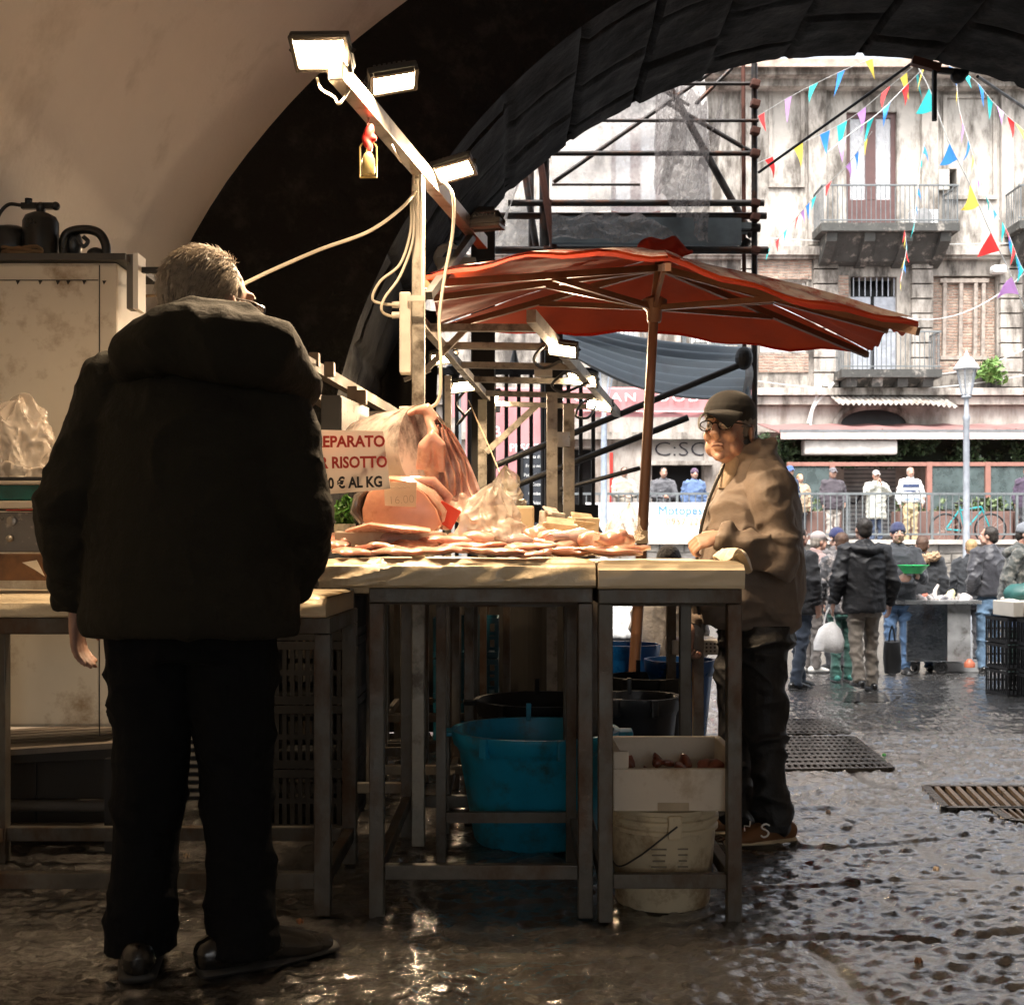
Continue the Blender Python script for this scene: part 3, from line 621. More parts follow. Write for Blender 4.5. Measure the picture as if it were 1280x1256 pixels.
# the net
def net_mat(name, col, dens):
    m = bpy.data.materials.new(name); m.use_nodes = True; n = m.node_tree.nodes; l = m.node_tree.links; b = n['Principled BSDF']; b.inputs['Base Color'].default_value = (*col, 1); b.inputs['Roughness'].default_value = .9
    tc = n.new('ShaderNodeTexCoord'); w = n.new('ShaderNodeTexNoise'); w.inputs['Scale'].default_value = 24; w.inputs['Detail'].default_value = 5; l.new(tc.outputs['Object'], w.inputs[0])
    mr = n.new('ShaderNodeMapRange'); mr.inputs[1].default_value = .3; mr.inputs[2].default_value = .7; mr.inputs[3].default_value = max(0, dens-.22); mr.inputs[4].default_value = min(1, dens+.22); l.new(w.outputs[0], mr.inputs[0]); l.new(mr.outputs[0], b.inputs['Alpha'])
    tr = n.new('ShaderNodeBsdfTranslucent'); tr.inputs[0].default_value = (*col, 1); ms_ = n.new('ShaderNodeMixShader'); ms_.inputs[0].default_value = .5; tp_ = n.new('ShaderNodeBsdfTransparent'); m2_ = n.new('ShaderNodeMixShader'); o_ = [x for x in n if x.bl_idname == 'ShaderNodeOutputMaterial'][0]
    df = n.new('ShaderNodeBsdfDiffuse'); df.inputs[0].default_value = (*col, 1); l.new(df.outputs[0], ms_.inputs[1]); l.new(tr.outputs[0], ms_.inputs[2]); l.new(mr.outputs[0], m2_.inputs[0]); l.new(tp_.outputs[0], m2_.inputs[1]); l.new(ms_.outputs[0], m2_.inputs[2]); l.new(m2_.outputs[0], o_.inputs[0]); return m
M_net = net_mat('debris_net', (.88, .84, .81), .66)
M_net2 = net_mat('debris_net_dense', (.32, .29, .28), .55)
def net(name, fn, m, label, nu=24, nv=18):
    return tag(MB().sheet(fn, nu, nv).build(name, m, smooth=True), label, 'netting', group=None)
def quadfn(a, b_, c, d, amp=.06, dy=0):      # a top-left, b top-right, c bottom-right, d bottom-left in photo pixels at scaffold depth
    A, B_, C_, D = [P(*t, sy+dy) for t in (a, b_, c, d)]
    return lambda u, v: A.lerp(B_, u).lerp(D.lerp(C_, u), v)+Vector((0, amp*math.sin(u*9+v*3)+amp*.5*math.sin(v*17+u*5), amp*.3*math.sin(u*21)))
net('scaffold_net', quadfn((690, 100), (880, 70), (890, 262), (690, 268), dy=.35), M_net, 'pale see-through debris net stretched across the scaffolding')
net('scaffold_net', quadfn((821, 110), (848, 112), (858, 190), (819, 246), .12, -.12), M_net2, 'dark gathered fold of net hanging from the top of the long brace')
net('scaffold_net', quadfn((852, 104), (884, 130), (884, 310), (822, 246), .10, -.2), M_net2, 'dark torn net corner draped down to the scaffold boards', 16, 16)
net('scaffold_net', quadfn((876, 190), (905, 120), (895, 208), (872, 212), .08, .2), M_net2, 'small dark rag of net caught in the brace near the right uprights', 12, 12)
net('scaffold_net', quadfn((690, 268), (800, 268), (850, 300), (690, 300), .05, -.3), M_net2, 'dark sagging net strip along the lower scaffold boards', 16, 6)
net('scaffold_net', quadfn((625, 232), (662, 196), (628, 300), (560, 330), .12, -.1), M_net, 'pale bunched plastic sheet left of the scaffolding under the arch', 14, 14)
net('scaffold_net', quadfn((600, 262), (690, 255), (690, 315), (590, 318), .06, .3), net_mat('net_mid', (.40, .40, .40), .6), 'grey net strip hanging on the left end of the scaffolding', 16, 8)
bdl = MB()
for i in range(5): bdl.lathe((0, 0, 0), [(.09-.006*i, 0), (.10-.006*i, .01), (.09-.006*i, .02)], 16).warp(lambda p: p)
cr_ = MB()
for i in range(5): cr_.wire([P(560+i*1.5, 322, 8.2)+Vector((.09*math.cos(t), .02*i, .09*math.sin(t)*1.0)) for t in [j*math.pi/8 for j in range(17)]], .012, 5)
tag(cr_.build('cable_coil', mat('cable_cream', (.6, .55, .45), .5), smooth=True), 'coil of cream cable on the ledge behind the gantry', 'cable')
ld = MB().span(P(548, 344, 8.3)-Vector((0, .2, 0)), P(596, 330, 8.3)+Vector((0, .2, 0))).build('shelf_box', mat('old_white_board', (.4, .38, .34), .6), bevel=.01); tag(ld, 'shallow white box lying under the coil behind the lamp beam', 'box')
# crossing cables, hanging pole under the arch crown
for a, b_, lb in (((948, 216, 10.0), (1142, 78, 9.05), 'taut black cable rising from the scaffolding to the arch crown'), ((1222, 96, 9.05), (1283, 137, 10.5), 'taut black cable at the top right edge of the arch'), ):
    tag(MB().tube(P(*a), P(*b_), .012, 6).build('stay_cable', M_dark, smooth=True), lb, 'cable')
hp = thing('hanging_lamp_pole', 'short black pole with clamp hanging from the arch crown', 'pole', P(1168, 90, 8.9))
MB().tube(P(1168, 84, 8.9), P(1168, 151, 8.9), .02, 8).build('rod', M_dark, hp); MB().bar(P(1140, 76, 8.9), P(1175, 86, 8.9), .05, .06).build('bracket', M_tuber, hp); MB().ell(P(1198, 96, 8.9), (.06, .05, .05)).tube(P(1172, 88, 8.9), P(1210, 92, 8.9), .025, 6).build('clamp', M_dark, hp)
# grey-blue tarpaulin with its poles
M_tarp = mat('tarpaulin', (.26, .32, .37), .55, var=.15, vs=2, dirt=((.22, .24, .26), .25, 3))
tp = thing('tarpaulin_awning', 'grey blue ribbed tarpaulin awning behind the red umbrella', 'awning', P(820, 690, 8)-Vector((0, 0, 1.2)))
TA, TB, TC, TD = P(560, 392, 10.5), P(700, 396, 10.5), P(936, 438, 9.3), P(935, 500, 7.6)
TL = P(600, 402, 9.2)
def tarpf(u, v):
    top = P(660, 388, 11.0).lerp(P(938, 436, 10.6), u)+Vector((0, 0, -.08*math.sin(u*math.pi))); bot = P(690, 430, 9.4).lerp(P(935, 500, 9.3), u)+Vector((0, 0, -.16*math.sin(u*math.pi)))
    return top.lerp(bot, v)+Vector((0, 0, .028*math.sin(v*40)*math.sin(min(1, u*3)*1.57)))
MB().sheet(tarpf, 30, 60, .008).build('canvas', M_tarp, tp, smooth=True)
MB().sheet(lambda u, v: P(560+130*u, 396-4*u, 10.6).lerp(P(575+125*u, 404, 9.6), v)+Vector((0, 0, -.06*math.sin(u*3))), 12, 8, .008).build('side_flap', mat('tarp_pale', (.30, .36, .40), .6), tp, smooth=True)
MB().sheet(lambda u, v: P(930+10*u, 436+v*62, 9.28+.5*u)+Vector((0, .05*math.sin(v*9), 0)), 4, 12, .01, (0, 1, 0)).build('hanging_edge', mat('tarp_dark', (.035, .04, .045), .6), tp)
for a, b_ in (((560, 606, 9.2), (925, 456, 9.2)), ((560, 640, 9.3), (860, 522, 9.3)), ((700, 612, 9.25), (800, 585, 9.25))):
    MB().tube(P(*a), P(*b_), .025 if a[0] == 560 else .018, 8).build('stay_pole', M_dark, tp, smooth=True)
MB().ell(P(930, 448, 9.2), (.07, .07, .09)).build('pole_cap', M_dark, tp)
# ------------------------------------------------------------------ black spiked fence
fe = thing('iron_fence', 'black iron fence with spiked bars behind the stall', 'fence', (P(650, 690, 10.8).x, 10.8, gz(10.8)))
for i in range(14):
    px_ = 540+i*15.5; a = P(px_, 690, 10.8); MB().bar((a.x, 10.8, gz(10.8)), (a.x, 10.8, P(px_, 464, 10.8).z), .035).build('bar', M_dark, fe)
for px_ in (568, 643):
    c = P(px_, 456, 10.8); MB().loft([c+Vector((0, 0, -.16)), c+Vector((0, 0, -.02)), c+Vector((0, 0, .02)), c+Vector((0, 0, .17))], [.025, .075, .04, .004], n=8).build('finial', M_dark, fe)
for y in (464, 642): MB().bar(P(540, y, 10.77), P(748, y, 10.77), .04, .06 if y == 464 else .16).build('rail', M_dark, fe)
# thick dark uprights standing in the passage mouth
for i, (px_, Y, w, top, lb) in enumerate(((604, 8.6, .17, 262, 'thick dark timber post at the left side of the passage mouth'), (692, 9.4, .14, 330, 'dark steel post behind the pale aluminium uprights'))):
    a = P(px_, top, Y); tag(MB().bar((a.x, Y, gz(Y)), (a.x, Y, a.z), w, w).build('post', mat('black_timber', (.02, .018, .016), .7, var=.4), bevel=.01), lb, 'post')
hs_t = thing('masking_sheet', 'added dark sheet masking the bright gap at the left side of the passage mouth', 'sheet', P(500, 690, 8.75)-Vector((0, 0, 1.0)))
MB().sheet(lambda u, v: P(425+125*u, 360+30*u, 8.75).lerp(P(425+112*u, 760, 8.75), v)+Vector((0, .05*math.sin(u*16+v*2), 0)), 50, 12, .01, (0, 1, 0)).build('cloth', mat('sheet_dark', (.022, .019, .016), .85, var=.5, vs=4), hs_t, smooth=True)  # added sheet darkens the gap where the bright facade would show
# ------------------------------------------------------------------ red umbrella
um = thing('market_umbrella', 'faded red square market umbrella on a leaning wooden pole', 'umbrella', (.55, 5.6, 0))
APX = Vector((.69, 5.6, 2.425)); HUB = Vector((.664, 5.6, 2.19))
NL, NR, FR, FL = Vector((-.34, 4.62, 2.11)), Vector((1.53, 4.52, 1.91)), Vector((1.94, 6.55, 2.155)), Vector((-.40, 6.7, 2.32))
def mid(a, b_, dz): return (a+b_)/2+Vector((0, 0, dz))
rim = [NL, mid(NL, NR, .155), NR, mid(NR, FR, .07), FR, mid(FR, FL, .04), FL, mid(FL, NL, .06)]
M_can = mat('red_canvas', (.30, .045, .022), .8, var=.25, vs=3, dirt=((.13, .025, .015), .28, 2.5), bump=.4, bs=9, bd=.02)
def canvas_mat():
    m = M_can; n = m.node_tree.nodes; l = m.node_tree.links; b = n['Principled BSDF']; t = n.new('ShaderNodeBsdfTranslucent'); a = n.new('ShaderNodeMixShader'); a.inputs[0].default_value = .46
    t.inputs[0].default_value = (.80, .10, .03, 1); o = [x for x in n if x.bl_idname == 'ShaderNodeOutputMaterial'][0]; l.new(b.outputs[0], a.inputs[1]); l.new(t.outputs[0], a.inputs[2]); l.new(a.outputs[0], o.inputs[0])
canvas_mat()
cv = MB()
def canopy_pt(k, u, v):   # sector k, u along rim, v from apex to rim
    a, b_ = rim[k], rim[(k+1) % 8]; p = APX.lerp(a.lerp(b_, u), v)
    sag = math.sin(u*math.pi)*v; return p+Vector((0, 0, (.05 if k == 0 else -.03)*sag+.02*math.sin(v*math.pi)+.008*math.sin(u*19+k)*v+.006*nz(p, 5, k)))
for k in range(8):
    if k == 0 or True: cv.sheet(lambda u, v: canopy_pt(k, u, v), 14, 14)
M_skylit = mat('skylit_canvas', (.62, .50, .47), .85, var=.3, vs=5, dirt=((.35, .06, .04), .5, 5, (3, 1, 1)))
cvo = cv.build('canopy', M_can, um, smooth=True, fixn=False)
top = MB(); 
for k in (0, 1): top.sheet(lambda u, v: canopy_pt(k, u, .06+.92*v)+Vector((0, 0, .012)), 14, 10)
top.build('skylit_top', M_skylit, um, smooth=True, fixn=False)  # paler colour paints sky light onto the top of the near panels
vl = MB()
for k in range(8):
    h = .012
    vl.sheet(lambda u, v: canopy_pt(k, u, 1.0)+Vector((0, 0, -h*v*(1+.35*math.sin(u*11+k)))), 14, 2, .003, (0, 1, 0))
vl.build('valance', M_can, um, smooth=True)
M_wood = mat('umbrella_wood', (.20, .10, .055), .5, var=.35, vs=6, stretch=(1, 1, .2), coat=.2)
for k in range(8):
    MB().bar(APX+Vector((0, 0, -.05)), rim[k]+Vector((0, 0, -.03)), .022, .03).build('rib', M_wood, um)
    MB().bar(HUB, APX.lerp(rim[k], .5)+Vector((0, 0, -.05)), .016, .026).build('strut', M_wood, um)
MB().loft([Vector((.54, 5.6, 0)), Vector((.605, 5.6, 1.07)), HUB, APX+Vector((0, 0, -.01))], [.027, .026, .022, .02], n=12).build('pole', M_wood, um, smooth=True)
MB().lathe(HUB, [(.028, -.07), (.034, -.06), (.036, -.02), (.055, 0), (.06, .035), (.03, .05)], 16).build('hub', M_wood, um, smooth=True)
MB().ell(APX+Vector((.01, -.02, .03)), (.10, .07, .045)).ell(APX+Vector((-.05, -.02, .02)), (.08, .06, .03), (0, .4, 0)).ell(APX+Vector((.03, -.02, .055)), (.03, .04, .04), (.3, .3, 0)).ell(APX+Vector((.09, -.02, .01)), (.07, .05, .02), (0, .3, 0)).warp(jitter(.05, 11, 2)).build('gathered_knot', M_can, um, remesh=.008)
MB().box((.60, 5.57, 1.12), (.058, .058, .06)).build('tape', mat('tape_cream', (.6, .5, .35), .6), um)
# ------------------------------------------------------------------ lamps
M_hous = mat('lamp_housing', (.03, .03, .03), .5)
M_bulb = mat('lamp_glow', (1, .9, .7), .4, emit=(1.0, .74, .42), es=30)
lamp_no = 0
def flood(loc, rx, ry, rz, size, label, power=1.0, on=True, group='floodlights on the stall beams'):
    """floodlight whose glass looks along local -Z"""
    global lamp_no; lamp_no += 1
    t = thing('floodlight', label, 'lamp', loc, 0, group); M = Euler((rx, ry, rz)).to_matrix(); w, h = size, size*.62
    def tr(b): b.v = [tuple(M @ Vector(p)) for p in b.v]; return b
    hb = MB(); hb.box((0, 0, .016), (w, h, .022)); hb.box((0, 0, .034), (w*.7, h*.6, .014))
    for i in range(7): hb.box((-w*.3+i*w*.1, 0, .046), (.004, h*.5, .012))
    tr(hb).build('housing', M_hous, t, local=True, bevel=.006)
    fr = MB()
    for s in (-1, 1): fr.box((s*(w/2-.008), 0, -.004), (.012, h, .012)); fr.box((0, s*(h/2-.006), -.004), (w-.03, .011, .012))
    tr(fr).build('rim', mat('lamp_rim', (.05, .045, .04), .4), t, local=True)
    gl = tr(MB().box((0, 0, .001), (w-.026, h-.024, .006))).build('glass', M_bulb if on else mat('lamp_off', (.3, .3, .3), .2), t, local=True)
    tr(MB().bar((-w/2-.006, 0, .01), (-w*.3, .02, .065), .005, .016).bar((w/2+.006, 0, .01), (w*.3, .02, .065), .005, .016).bar((-w*.3, .02, .066), (w*.3, .02, .066), .016, .005)).build('bracket', M_hous, t, local=True)
    if on:
        ld_ = bpy.data.lights.new('floodlight_light', 'AREA'); ld_.shape = 'RECTANGLE'; ld_.size = w*.8; ld_.size_y = h*.8; ld_.energy = LAMP_W*power; ld_.color = WARM
        lo_ = bpy.data.objects.new('lamp_light', ld_); COL.objects.link(lo_); lo_.parent = t; lo_.location = M @ Vector((0, 0, -.02)); lo_.rotation_euler = (rx, ry, rz)
    return t
M_alu = mat('aluminium', (.34, .31, .27), .4, .7, var=.25, vs=8, dirt=((.12, .09, .06), .3, 9))
M_alup = mat('alu_post', (.36, .33, .28), .5, .5, var=.3, vs=12, dirt=((.10, .08, .06), .35, 8))
gn = thing('lamp_gantry', 'tall aluminium pole carrying a long beam with floodlights over the fish', 'gantry', (-.335, 4.3, 0))
MB().bar((-.335, 4.3, 0), (-.335, 4.3, 2.385), .045, .045).build('pole', M_alup, gn, bevel=.003)
bm_ = MB().bar((-.50, 3.40, 2.415), (-.13, 5.3, 2.415), .045, .055).build('beam', M_alu, gn, bevel=.003)
MB().bar((-.31, 4.45, 2.0), (-.17, 5.1, 2.39), .03, .03).build('brace', M_hous, gn)
flood((-.545, 3.43, 2.475), R(-38), R(3), R(-8), .175, 'topmost floodlight at the near end of the gantry beam, facing the camera', 1.6)
flood((-.362, 3.66, 2.485), R(-18), R(-14), R(12), .155, 'tilted floodlight right beside the topmost one, seen edge-on', 1.3)
flood((-.212, 4.40, 2.45), R(-22), R(-12), R(-12), .155, 'floodlight at the top of the gantry pole', 2.4)
flood((-.11, 4.98, 2.40), R(2), R(0), R(-15), .15, 'dark unlit floodlight at the far end of the gantry beam', 1, False)
M_cab = mat('cable_cream', (.6, .55, .45), .5)
def cable(pts, r, label, m=M_cab, n=8): return tag(MB().wire(spline([P(*p) for p in pts], n), r, 6).build('cable', m, smooth=True), label, 'cable')
cable([(500, 510, 4.15), (545, 505, 4.1), (551, 455, 4.1), (549, 400, 4.15), (556, 345, 4.2), (566, 290, 4.25), (566, 245, 4.3), (556, 228, 4.35)], .006, 'cream cable hanging from the pole-top floodlight down to the fish')
cable([(520, 240, 4.28), (500, 262, 4.2), (460, 290, 4.1), (400, 312, 4.0), (340, 338, 3.9), (300, 357, 3.8), (262, 372, 3.7)], .006, 'cream cable swooping from the gantry pole to the left')
cable([(489, 180, 3.9), (500, 200, 4.1), (515, 212, 4.25), (518, 230, 4.27)], .005, 'short cream cable under the gantry beam')
cable([(514, 250, 4.27), (513, 290, 4.25), (500, 330, 4.22), (475, 352, 4.2), (466, 375, 4.2), (490, 381, 4.24), (500, 381, 4.26)], .005, 'left of the two cream cables looping into the junction box')
cable([(517, 250, 4.27), (516, 300, 4.25), (500, 345, 4.22), (481, 372, 4.2), (477, 388, 4.2), (488, 395, 4.24), (500, 393, 4.26)], .005, 'right of the two cream cables looping into the junction box')
cable([(396, 98, 3.5), (402, 112, 3.48), (418, 122, 3.46), (424, 130, 3.46), (437, 112, 3.48), (444, 99, 3.5)], .004, 'thin wire dangling beneath the topmost floodlight')
cable([(526, 218, 4.25), (527, 300, 4.27), (528, 372, 4.27)], .007, 'pale cable fixed straight down the gantry pole', mat('cable_white2', (.7, .68, .62), .5))
cable([(0, 337, 4.6), (40, 351, 4.6), (100, 362, 4.6), (170, 370, 4.6), (205, 368, 4.5)], .006, 'slack cable strung in front of the white cold store', mat('cable_tan', (.35, .25, .16), .6))
jb = thing('junction_box', 'white plastic cable trunking box on the gantry pole', 'junction box', P(507, 465, 4.25))
MB().span(P(499, 466, 4.23), P(515, 369, 4.29)).build('cover', mat('pvc', (.6, .56, .50), .4), jb, bevel=.006)
MB().tube(P(490, 381, 4.26), P(500, 381, 4.26), .012).tube(P(490, 394, 4.26), P(500, 394, 4.26), .012).build('cable_gland', mat('pvc', (.6, .56, .50)), jb)
MB().bar(P(509, 373, 4.21), P(531, 373, 4.21), .006, .02).build('strap', mat('pvc', (.6, .56, .50)), jb)
# hanging bottle
hb = thing('hanging_bottle', 'little bottle in a wire frame with a red bow hanging from the beam', 'ornament', P(460, 222, 3.7))
MB().tube(P(460, 112, 3.7), P(460, 158, 3.7), .004, 6).build('cord', mat('pink_cord', (.6, .35, .3), .7), hb)
MB().ell(P(461, 166, 3.7), (.016, .014, .03), (0, .3, 0)).ell(P(458, 177, 3.7), (.013, .012, .026), (0, -.3, 0)).ell(P(462, 186, 3.7), (.01, .01, .024), (0, .2, 0)).ell(P(466, 173, 3.7), (.014, .01, .012)).build('bow', mat('red_ribbon', (.5, .02, .015), .5), hb, remesh=.004)
w = MB(); a, b_, c, d = P(450, 222, 3.7), P(471, 222, 3.7), P(471, 184, 3.7), P(450, 184, 3.7); e = P(460, 170, 3.7)
w.wire([a, b_, c, e, d, a], .003, 5); w.build('wire_frame', mat('gold_wire', (.5, .35, .12), .35, .8), hb)
MB().lathe(P(460.5, 220, 3.7), [(.018, 0), (.020, .004), (.020, .05), (.014, .066), (.008, .072), (.008, .086)], 16).build('bottle', mat('bottle', (.35, .28, .12), .2, .2, alpha=.8), hb, smooth=True)
# ------------------------------------------------------------------ rear stall frame with its six lamps
rs = thing('market_stall', 'rear stall frame of pale metal bars carrying small lit floodlights', 'stall frame', (.2, 7.2, 0))
BL0, BL1 = P(520, 395, 5.6), P(622, 512, 9.2)
BR0, BR1 = P(664, 395, 5.6), P(772, 517, 9.2)
def bz(t, side): return (BL0.lerp(BL1, t) if side == 'L' else BR0.lerp(BR1, t))
MB().bar(BL0, BL1, .04, .045).build('beam', M_alup, rs); MB().bar(BR0, BR1, .045, .06).build('beam', M_alup, rs)
for t in (.08, .22, .40, .56, .74, .90): MB().bar(bz(t, 'L'), bz(t, 'R'), .035, .035).build('crossbar', M_alup, rs)
for px0, py0, px1, py1, Y, w_ in ((603, 500, 603, 605, 8.4, .06), ((690), 492, 690, 690, 6.9, .06), (711, 505, 714, 690, 7.1, .065), (560, 470, 548, 690, 6.6, .035)):
    a = P(px0, py0, Y); c = P(px1, py1, Y); MB().bar((a.x, Y, gz(Y)), (a.x, Y, a.z), w_, w_).build('upright', M_alup, rs)
MB().bar(P(608, 565, 8.2), P(672, 506, 8.2), .04, .04).build('brace', M_alup, rs); MB().bar(P(530, 465, 6.2), P(583, 410, 6.2), .03, .03).build('brace', M_alup, rs)
MB().bar(P(538, 462, 6.0), P(505, 475, 6.0), .02).build('brace', M_alup, rs)
MB().span(P(694, 558, 7.0), P(712, 541, 7.05)).build('clamp', M_alu, rs)
MB().span(P(668, 470, 7.3), P(690, 458, 7.36)).build('socket_strip', mat('pvc', (.6, .56, .50)), rs)
for (px_, py_, Y, rz, lb) in ((554, 447, 6.9, .2, 'left front'), (581, 482, 8.0, .3, 'left middle'), (609, 497, 8.8, .4, 'left rear'), (703, 437, 6.3, -.2, 'right front'), (728, 474, 7.6, -.3, 'right middle'), (749, 506, 8.7, -.1, 'right rear')):
    flood(P(px_, py_, Y), R(-32), R(10 if rz < 0 else -10), rz, .17 if Y < 7 else .2, 'small floodlight on the rear stall frame, %s one' % lb, 1.3 if lb != 'right middle' else .9)
for i, pts in enumerate(([(695, 420, 6.3), (672, 440, 6.3), (668, 452, 6.4), (680, 460, 6.5), (700, 452, 6.4)], [(720, 455, 7.2), (700, 470, 7.2), (690, 482, 7.3), (705, 490, 7.3), (735, 478, 7.4)], [(740, 498, 8.3), (726, 505, 8.3), (720, 520, 8.3), (735, 522, 8.3), (745, 508, 8.4)], [(580, 490, 7.8), (570, 505, 7.8), (580, 520, 7.8), (572, 530, 7.8), (590, 510, 7.8)])):
    cable(pts, .009, ['tangle of dark wire by the front right rear lamp', 'tangle of dark wire in the middle of the right lamp row', 'tangle of dark wire at the rear end of the right lamp row', 'tangle of dark wire below the left middle rear lamp'][i], M_hous, 5)
cable([(585, 500, 7.5), (612, 560, 6.8), (632, 610, 6.0), (650, 650, 5.2)], .004, 'thin string running down from the rear lamps to the stall goods', mat('cable_tan', (.35, .25, .16)))
# ------------------------------------------------------------------ stall tables
M_steel = mat('table_steel', (.12, .112, .098), .48, .5, var=.45, vs=6, dirt=((.075, .040, .02), .45, 5, (1, 1, .5)), bump=.4, bs=45, bd=.004)
M_ply = mat('table_board', (.10, .08, .06), .7, var=.3)
def table(label, x0, x1, y0, y1, h, w=.042, rail=.13, board=True, name='table_frame'):
    t = thing(name, label, 'table', ((x0+x1)/2, (y0+y1)/2, 0), group='steel stall tables'); z0 = gz(y0)
    for x in (x0+w/2, x1-w/2):
        for y in (y0+w/2, y1-w/2): MB().span((x-w/2, y-w/2, gz(y)), (x+w/2, y+w/2, h-w-.002)).build('leg', M_steel, t, bevel=.003)
    a = MB(); a.span((x0, y0, h-w), (x1, y0+w, h)).span((x0, y1-w, h-w), (x1, y1, h)); a.span((x0, y0+w+.001, h-w), (x0+w, y1-w-.001, h)).span((x1-w, y0+w+.001, h-w), (x1, y1-w-.001, h)); a.build('top_frame', M_steel, t, bevel=.003)
    for y in (y0+w/2, y1-w/2): MB().span((x0+w+.001, y-w*.36, rail-w/2), (x1-w-.001, y+w*.36, rail+w/2)).build('lower_rail', M_steel, t, bevel=.003)
    for x in (x0+w/2, x1-w/2): MB().span((x-w*.36, y0+w+.001, rail-w/2), (x+w*.36, y1-w-.001, rail+w/2)).build('side_rail', M_steel, t, bevel=.003)
    if board: MB().span((x0+w, y0+w, h-.05), (x1-w, y1-w, h-.015)).build('table_board', M_ply, t)
    return t
table('wide front steel table with the blue tub seen through its legs', -.41, .232, 3.44, 4.46, .947)
table('narrow front steel table with white bucket and fish box beneath', .245, .652, 3.40, 4.40, .945, .041, .115)
table('left steel table behind the man in the dark coat', -1.75, -.525, 3.46, 4.08, .86, .046, .10)
table('steel table in the second row directly in front of the blue tub', -.27, .262, 4.06, 5.0, .93, .036, .125, False) if False else None
sr = table('steel table in the second row whose low rail crosses in front of the blue tub', -.268, .27, 4.47, 5.35, .93, .036, .125)
for i, (x0, x1, y0, y1, lb) in enumerate(((.30, .72, 4.5, 5.3, 'steel table in the second row behind the white bucket'), (-.95, -.38, 4.62, 5.5, 'steel table in the second row left of the blue tub'), (-.22, .34, 5.5, 6.5, 'steel table in the third row behind the dark tubs'), (-.85, -.28, 5.65, 6.6, 'steel table in the third row beside the stacked blue crates'), (.42, .86, 5.5, 6.4, 'steel table in the third row nearest the old man'), (-.62, -.16, 5.0, 5.62, 'narrow steel table between the second and third rows on the left'), (-.05, .46, 6.55, 7.3, 'steel table in the fourth row before the added black cloth'), (-.72, -.14, 6.62, 7.35, 'steel table in the fourth row at the far left'))):
    table(lb, x0, x1, y0, y1, .93, .04, .14)
 
ck = thing('darkening_cloth', 'added black cloth darkening the gap below the rear stall counter', 'cloth', (-.2, 7.6, gz(7.6)))
MB().sheet(lambda u, v: (-1.25+1.8*u, 7.62+.03*math.sin(u*40), gz(7.6)+.01+(.92-gz(7.6))*v), 60, 4, .006, (0, 1, 0)).build('cloth', mat('black_cloth', (.02, .017, .014), .9, var=.4), ck)  # cloth and counter are added to darken the view behind the table legs
MB().span((-1.25, 7.6, .93), (.57, 8.5, .97)).build('counter', M_ply, ck)
# extra rail that crosses the tub in the photograph: a loose trestle of its own
tr_ = thing('trestle', 'slim rusty trestle standing inside the wide front table before the tub', 'trestle', (0, 4.06, 0))
for x in (-.24, .20): MB().span((x-.017, 4.05, 0), (x+.017, 4.085, .90)).build('leg', M_steel, tr_, bevel=.002)
MB().span((-.222, 4.055, .135), (.182, 4.08, .17)).build('lower_rail', M_steel, tr_); MB().span((-.222, 4.055, .865), (.182, 4.08, .90)).build('top_rail', M_steel, tr_)
# polystyrene slabs
M_poly = mat('wrapped_slab', (.74, .62, .43), .45, var=.12, vs=3, bump=.6, bs=7, coat=.3, dirt=((.42, .28, .14), .22, 3), bd=.02)
M_eps = mat('polystyrene', (.68, .62, .53), .8, var=.06, vs=9, bump=.3, bs=120, bd=.003, dirt=((.42, .33, .22), .22, 4))
def slab(name, x0, x1, y0, y1, z0, z1, label, m, wr=.006, nu=50):
    b = MB(); nx, ny, nz_ = nu, 40, 12
    pts = []
    def side(fn, a, c): b.sheet(fn, a, c)
    side(lambda u, v: (x0+(x1-x0)*u, y0, z0+(z1-z0)*v), nx, nz_); side(lambda u, v: (x1-(x1-x0)*u, y1, z0+(z1-z0)*v), nx, nz_)
    side(lambda u, v: (x0, y1-(y1-y0)*u, z0+(z1-z0)*v), ny, nz_); side(lambda u, v: (x1, y0+(y1-y0)*u, z0+(z1-z0)*v), ny, nz_)
    side(lambda u, v: (x0+(x1-x0)*u, y0+(y1-y0)*v, z1), nx, ny); side(lambda u, v: (x0+(x1-x0)*u, y1-(y1-y0)*v, z0), nx, ny)
    def f(p):
        r = 1-abs(nz((p.x*.6+p.z*1.5, p.y, p.z*3-p.x*.8), 7, 3)); k = Vector((0, -wr*r*r*2, .0)) if abs(p.y-y0) < 1e-4 else Vector((0, 0, wr*.7*nz(p, 5, 2)))
        if abs(p.y-y0) < .02 and p.z > z1-.02: k += Vector((0, .006, -.004))
        t_ = max(0, (p.z-(z1-.03))/.03); ed = min(p.x-x0, x1-p.x, p.y-y0)
        if abs(p.y-y0) < 1e-4: k += Vector((0, .016*t_**2.2-.004*(1-t_), 0))
        if abs(p.z-z1) < 1e-4 and ed < .03: k += Vector((0, 0, -.010*(1-ed/.03)**2))
        return p+k if p.z > z0+.001 else p
    b.warp(f)
    me_o = b.build(name, m, smooth=True); return tag(me_o, label, 'slab', group='insulating slabs on the stall tables')
slab('wrapped_slab', -.545, .236, 3.40, 4.44, .949, 1.030, 'long cream slab wrapped in wrinkled film under the fish', M_poly, .009)
slab('polystyrene_slab', .243, .655, 3.38, 4.38, .947, 1.026, 'shorter cream slab with taped seams on the narrow table', mat('slab2', (.74, .63, .45), .5, var=.1, vs=5, bump=.3, bs=9, coat=.2, dirt=((.45, .31, .16), .2, 3)), .003)
for x in (.33, .47, .60): pass
slab('polystyrene_slab', -1.8, -.36-.175, 3.45, 4.05, .862, .925, 'thin tan slab on the left table beside the dark coat', M_poly, .004)
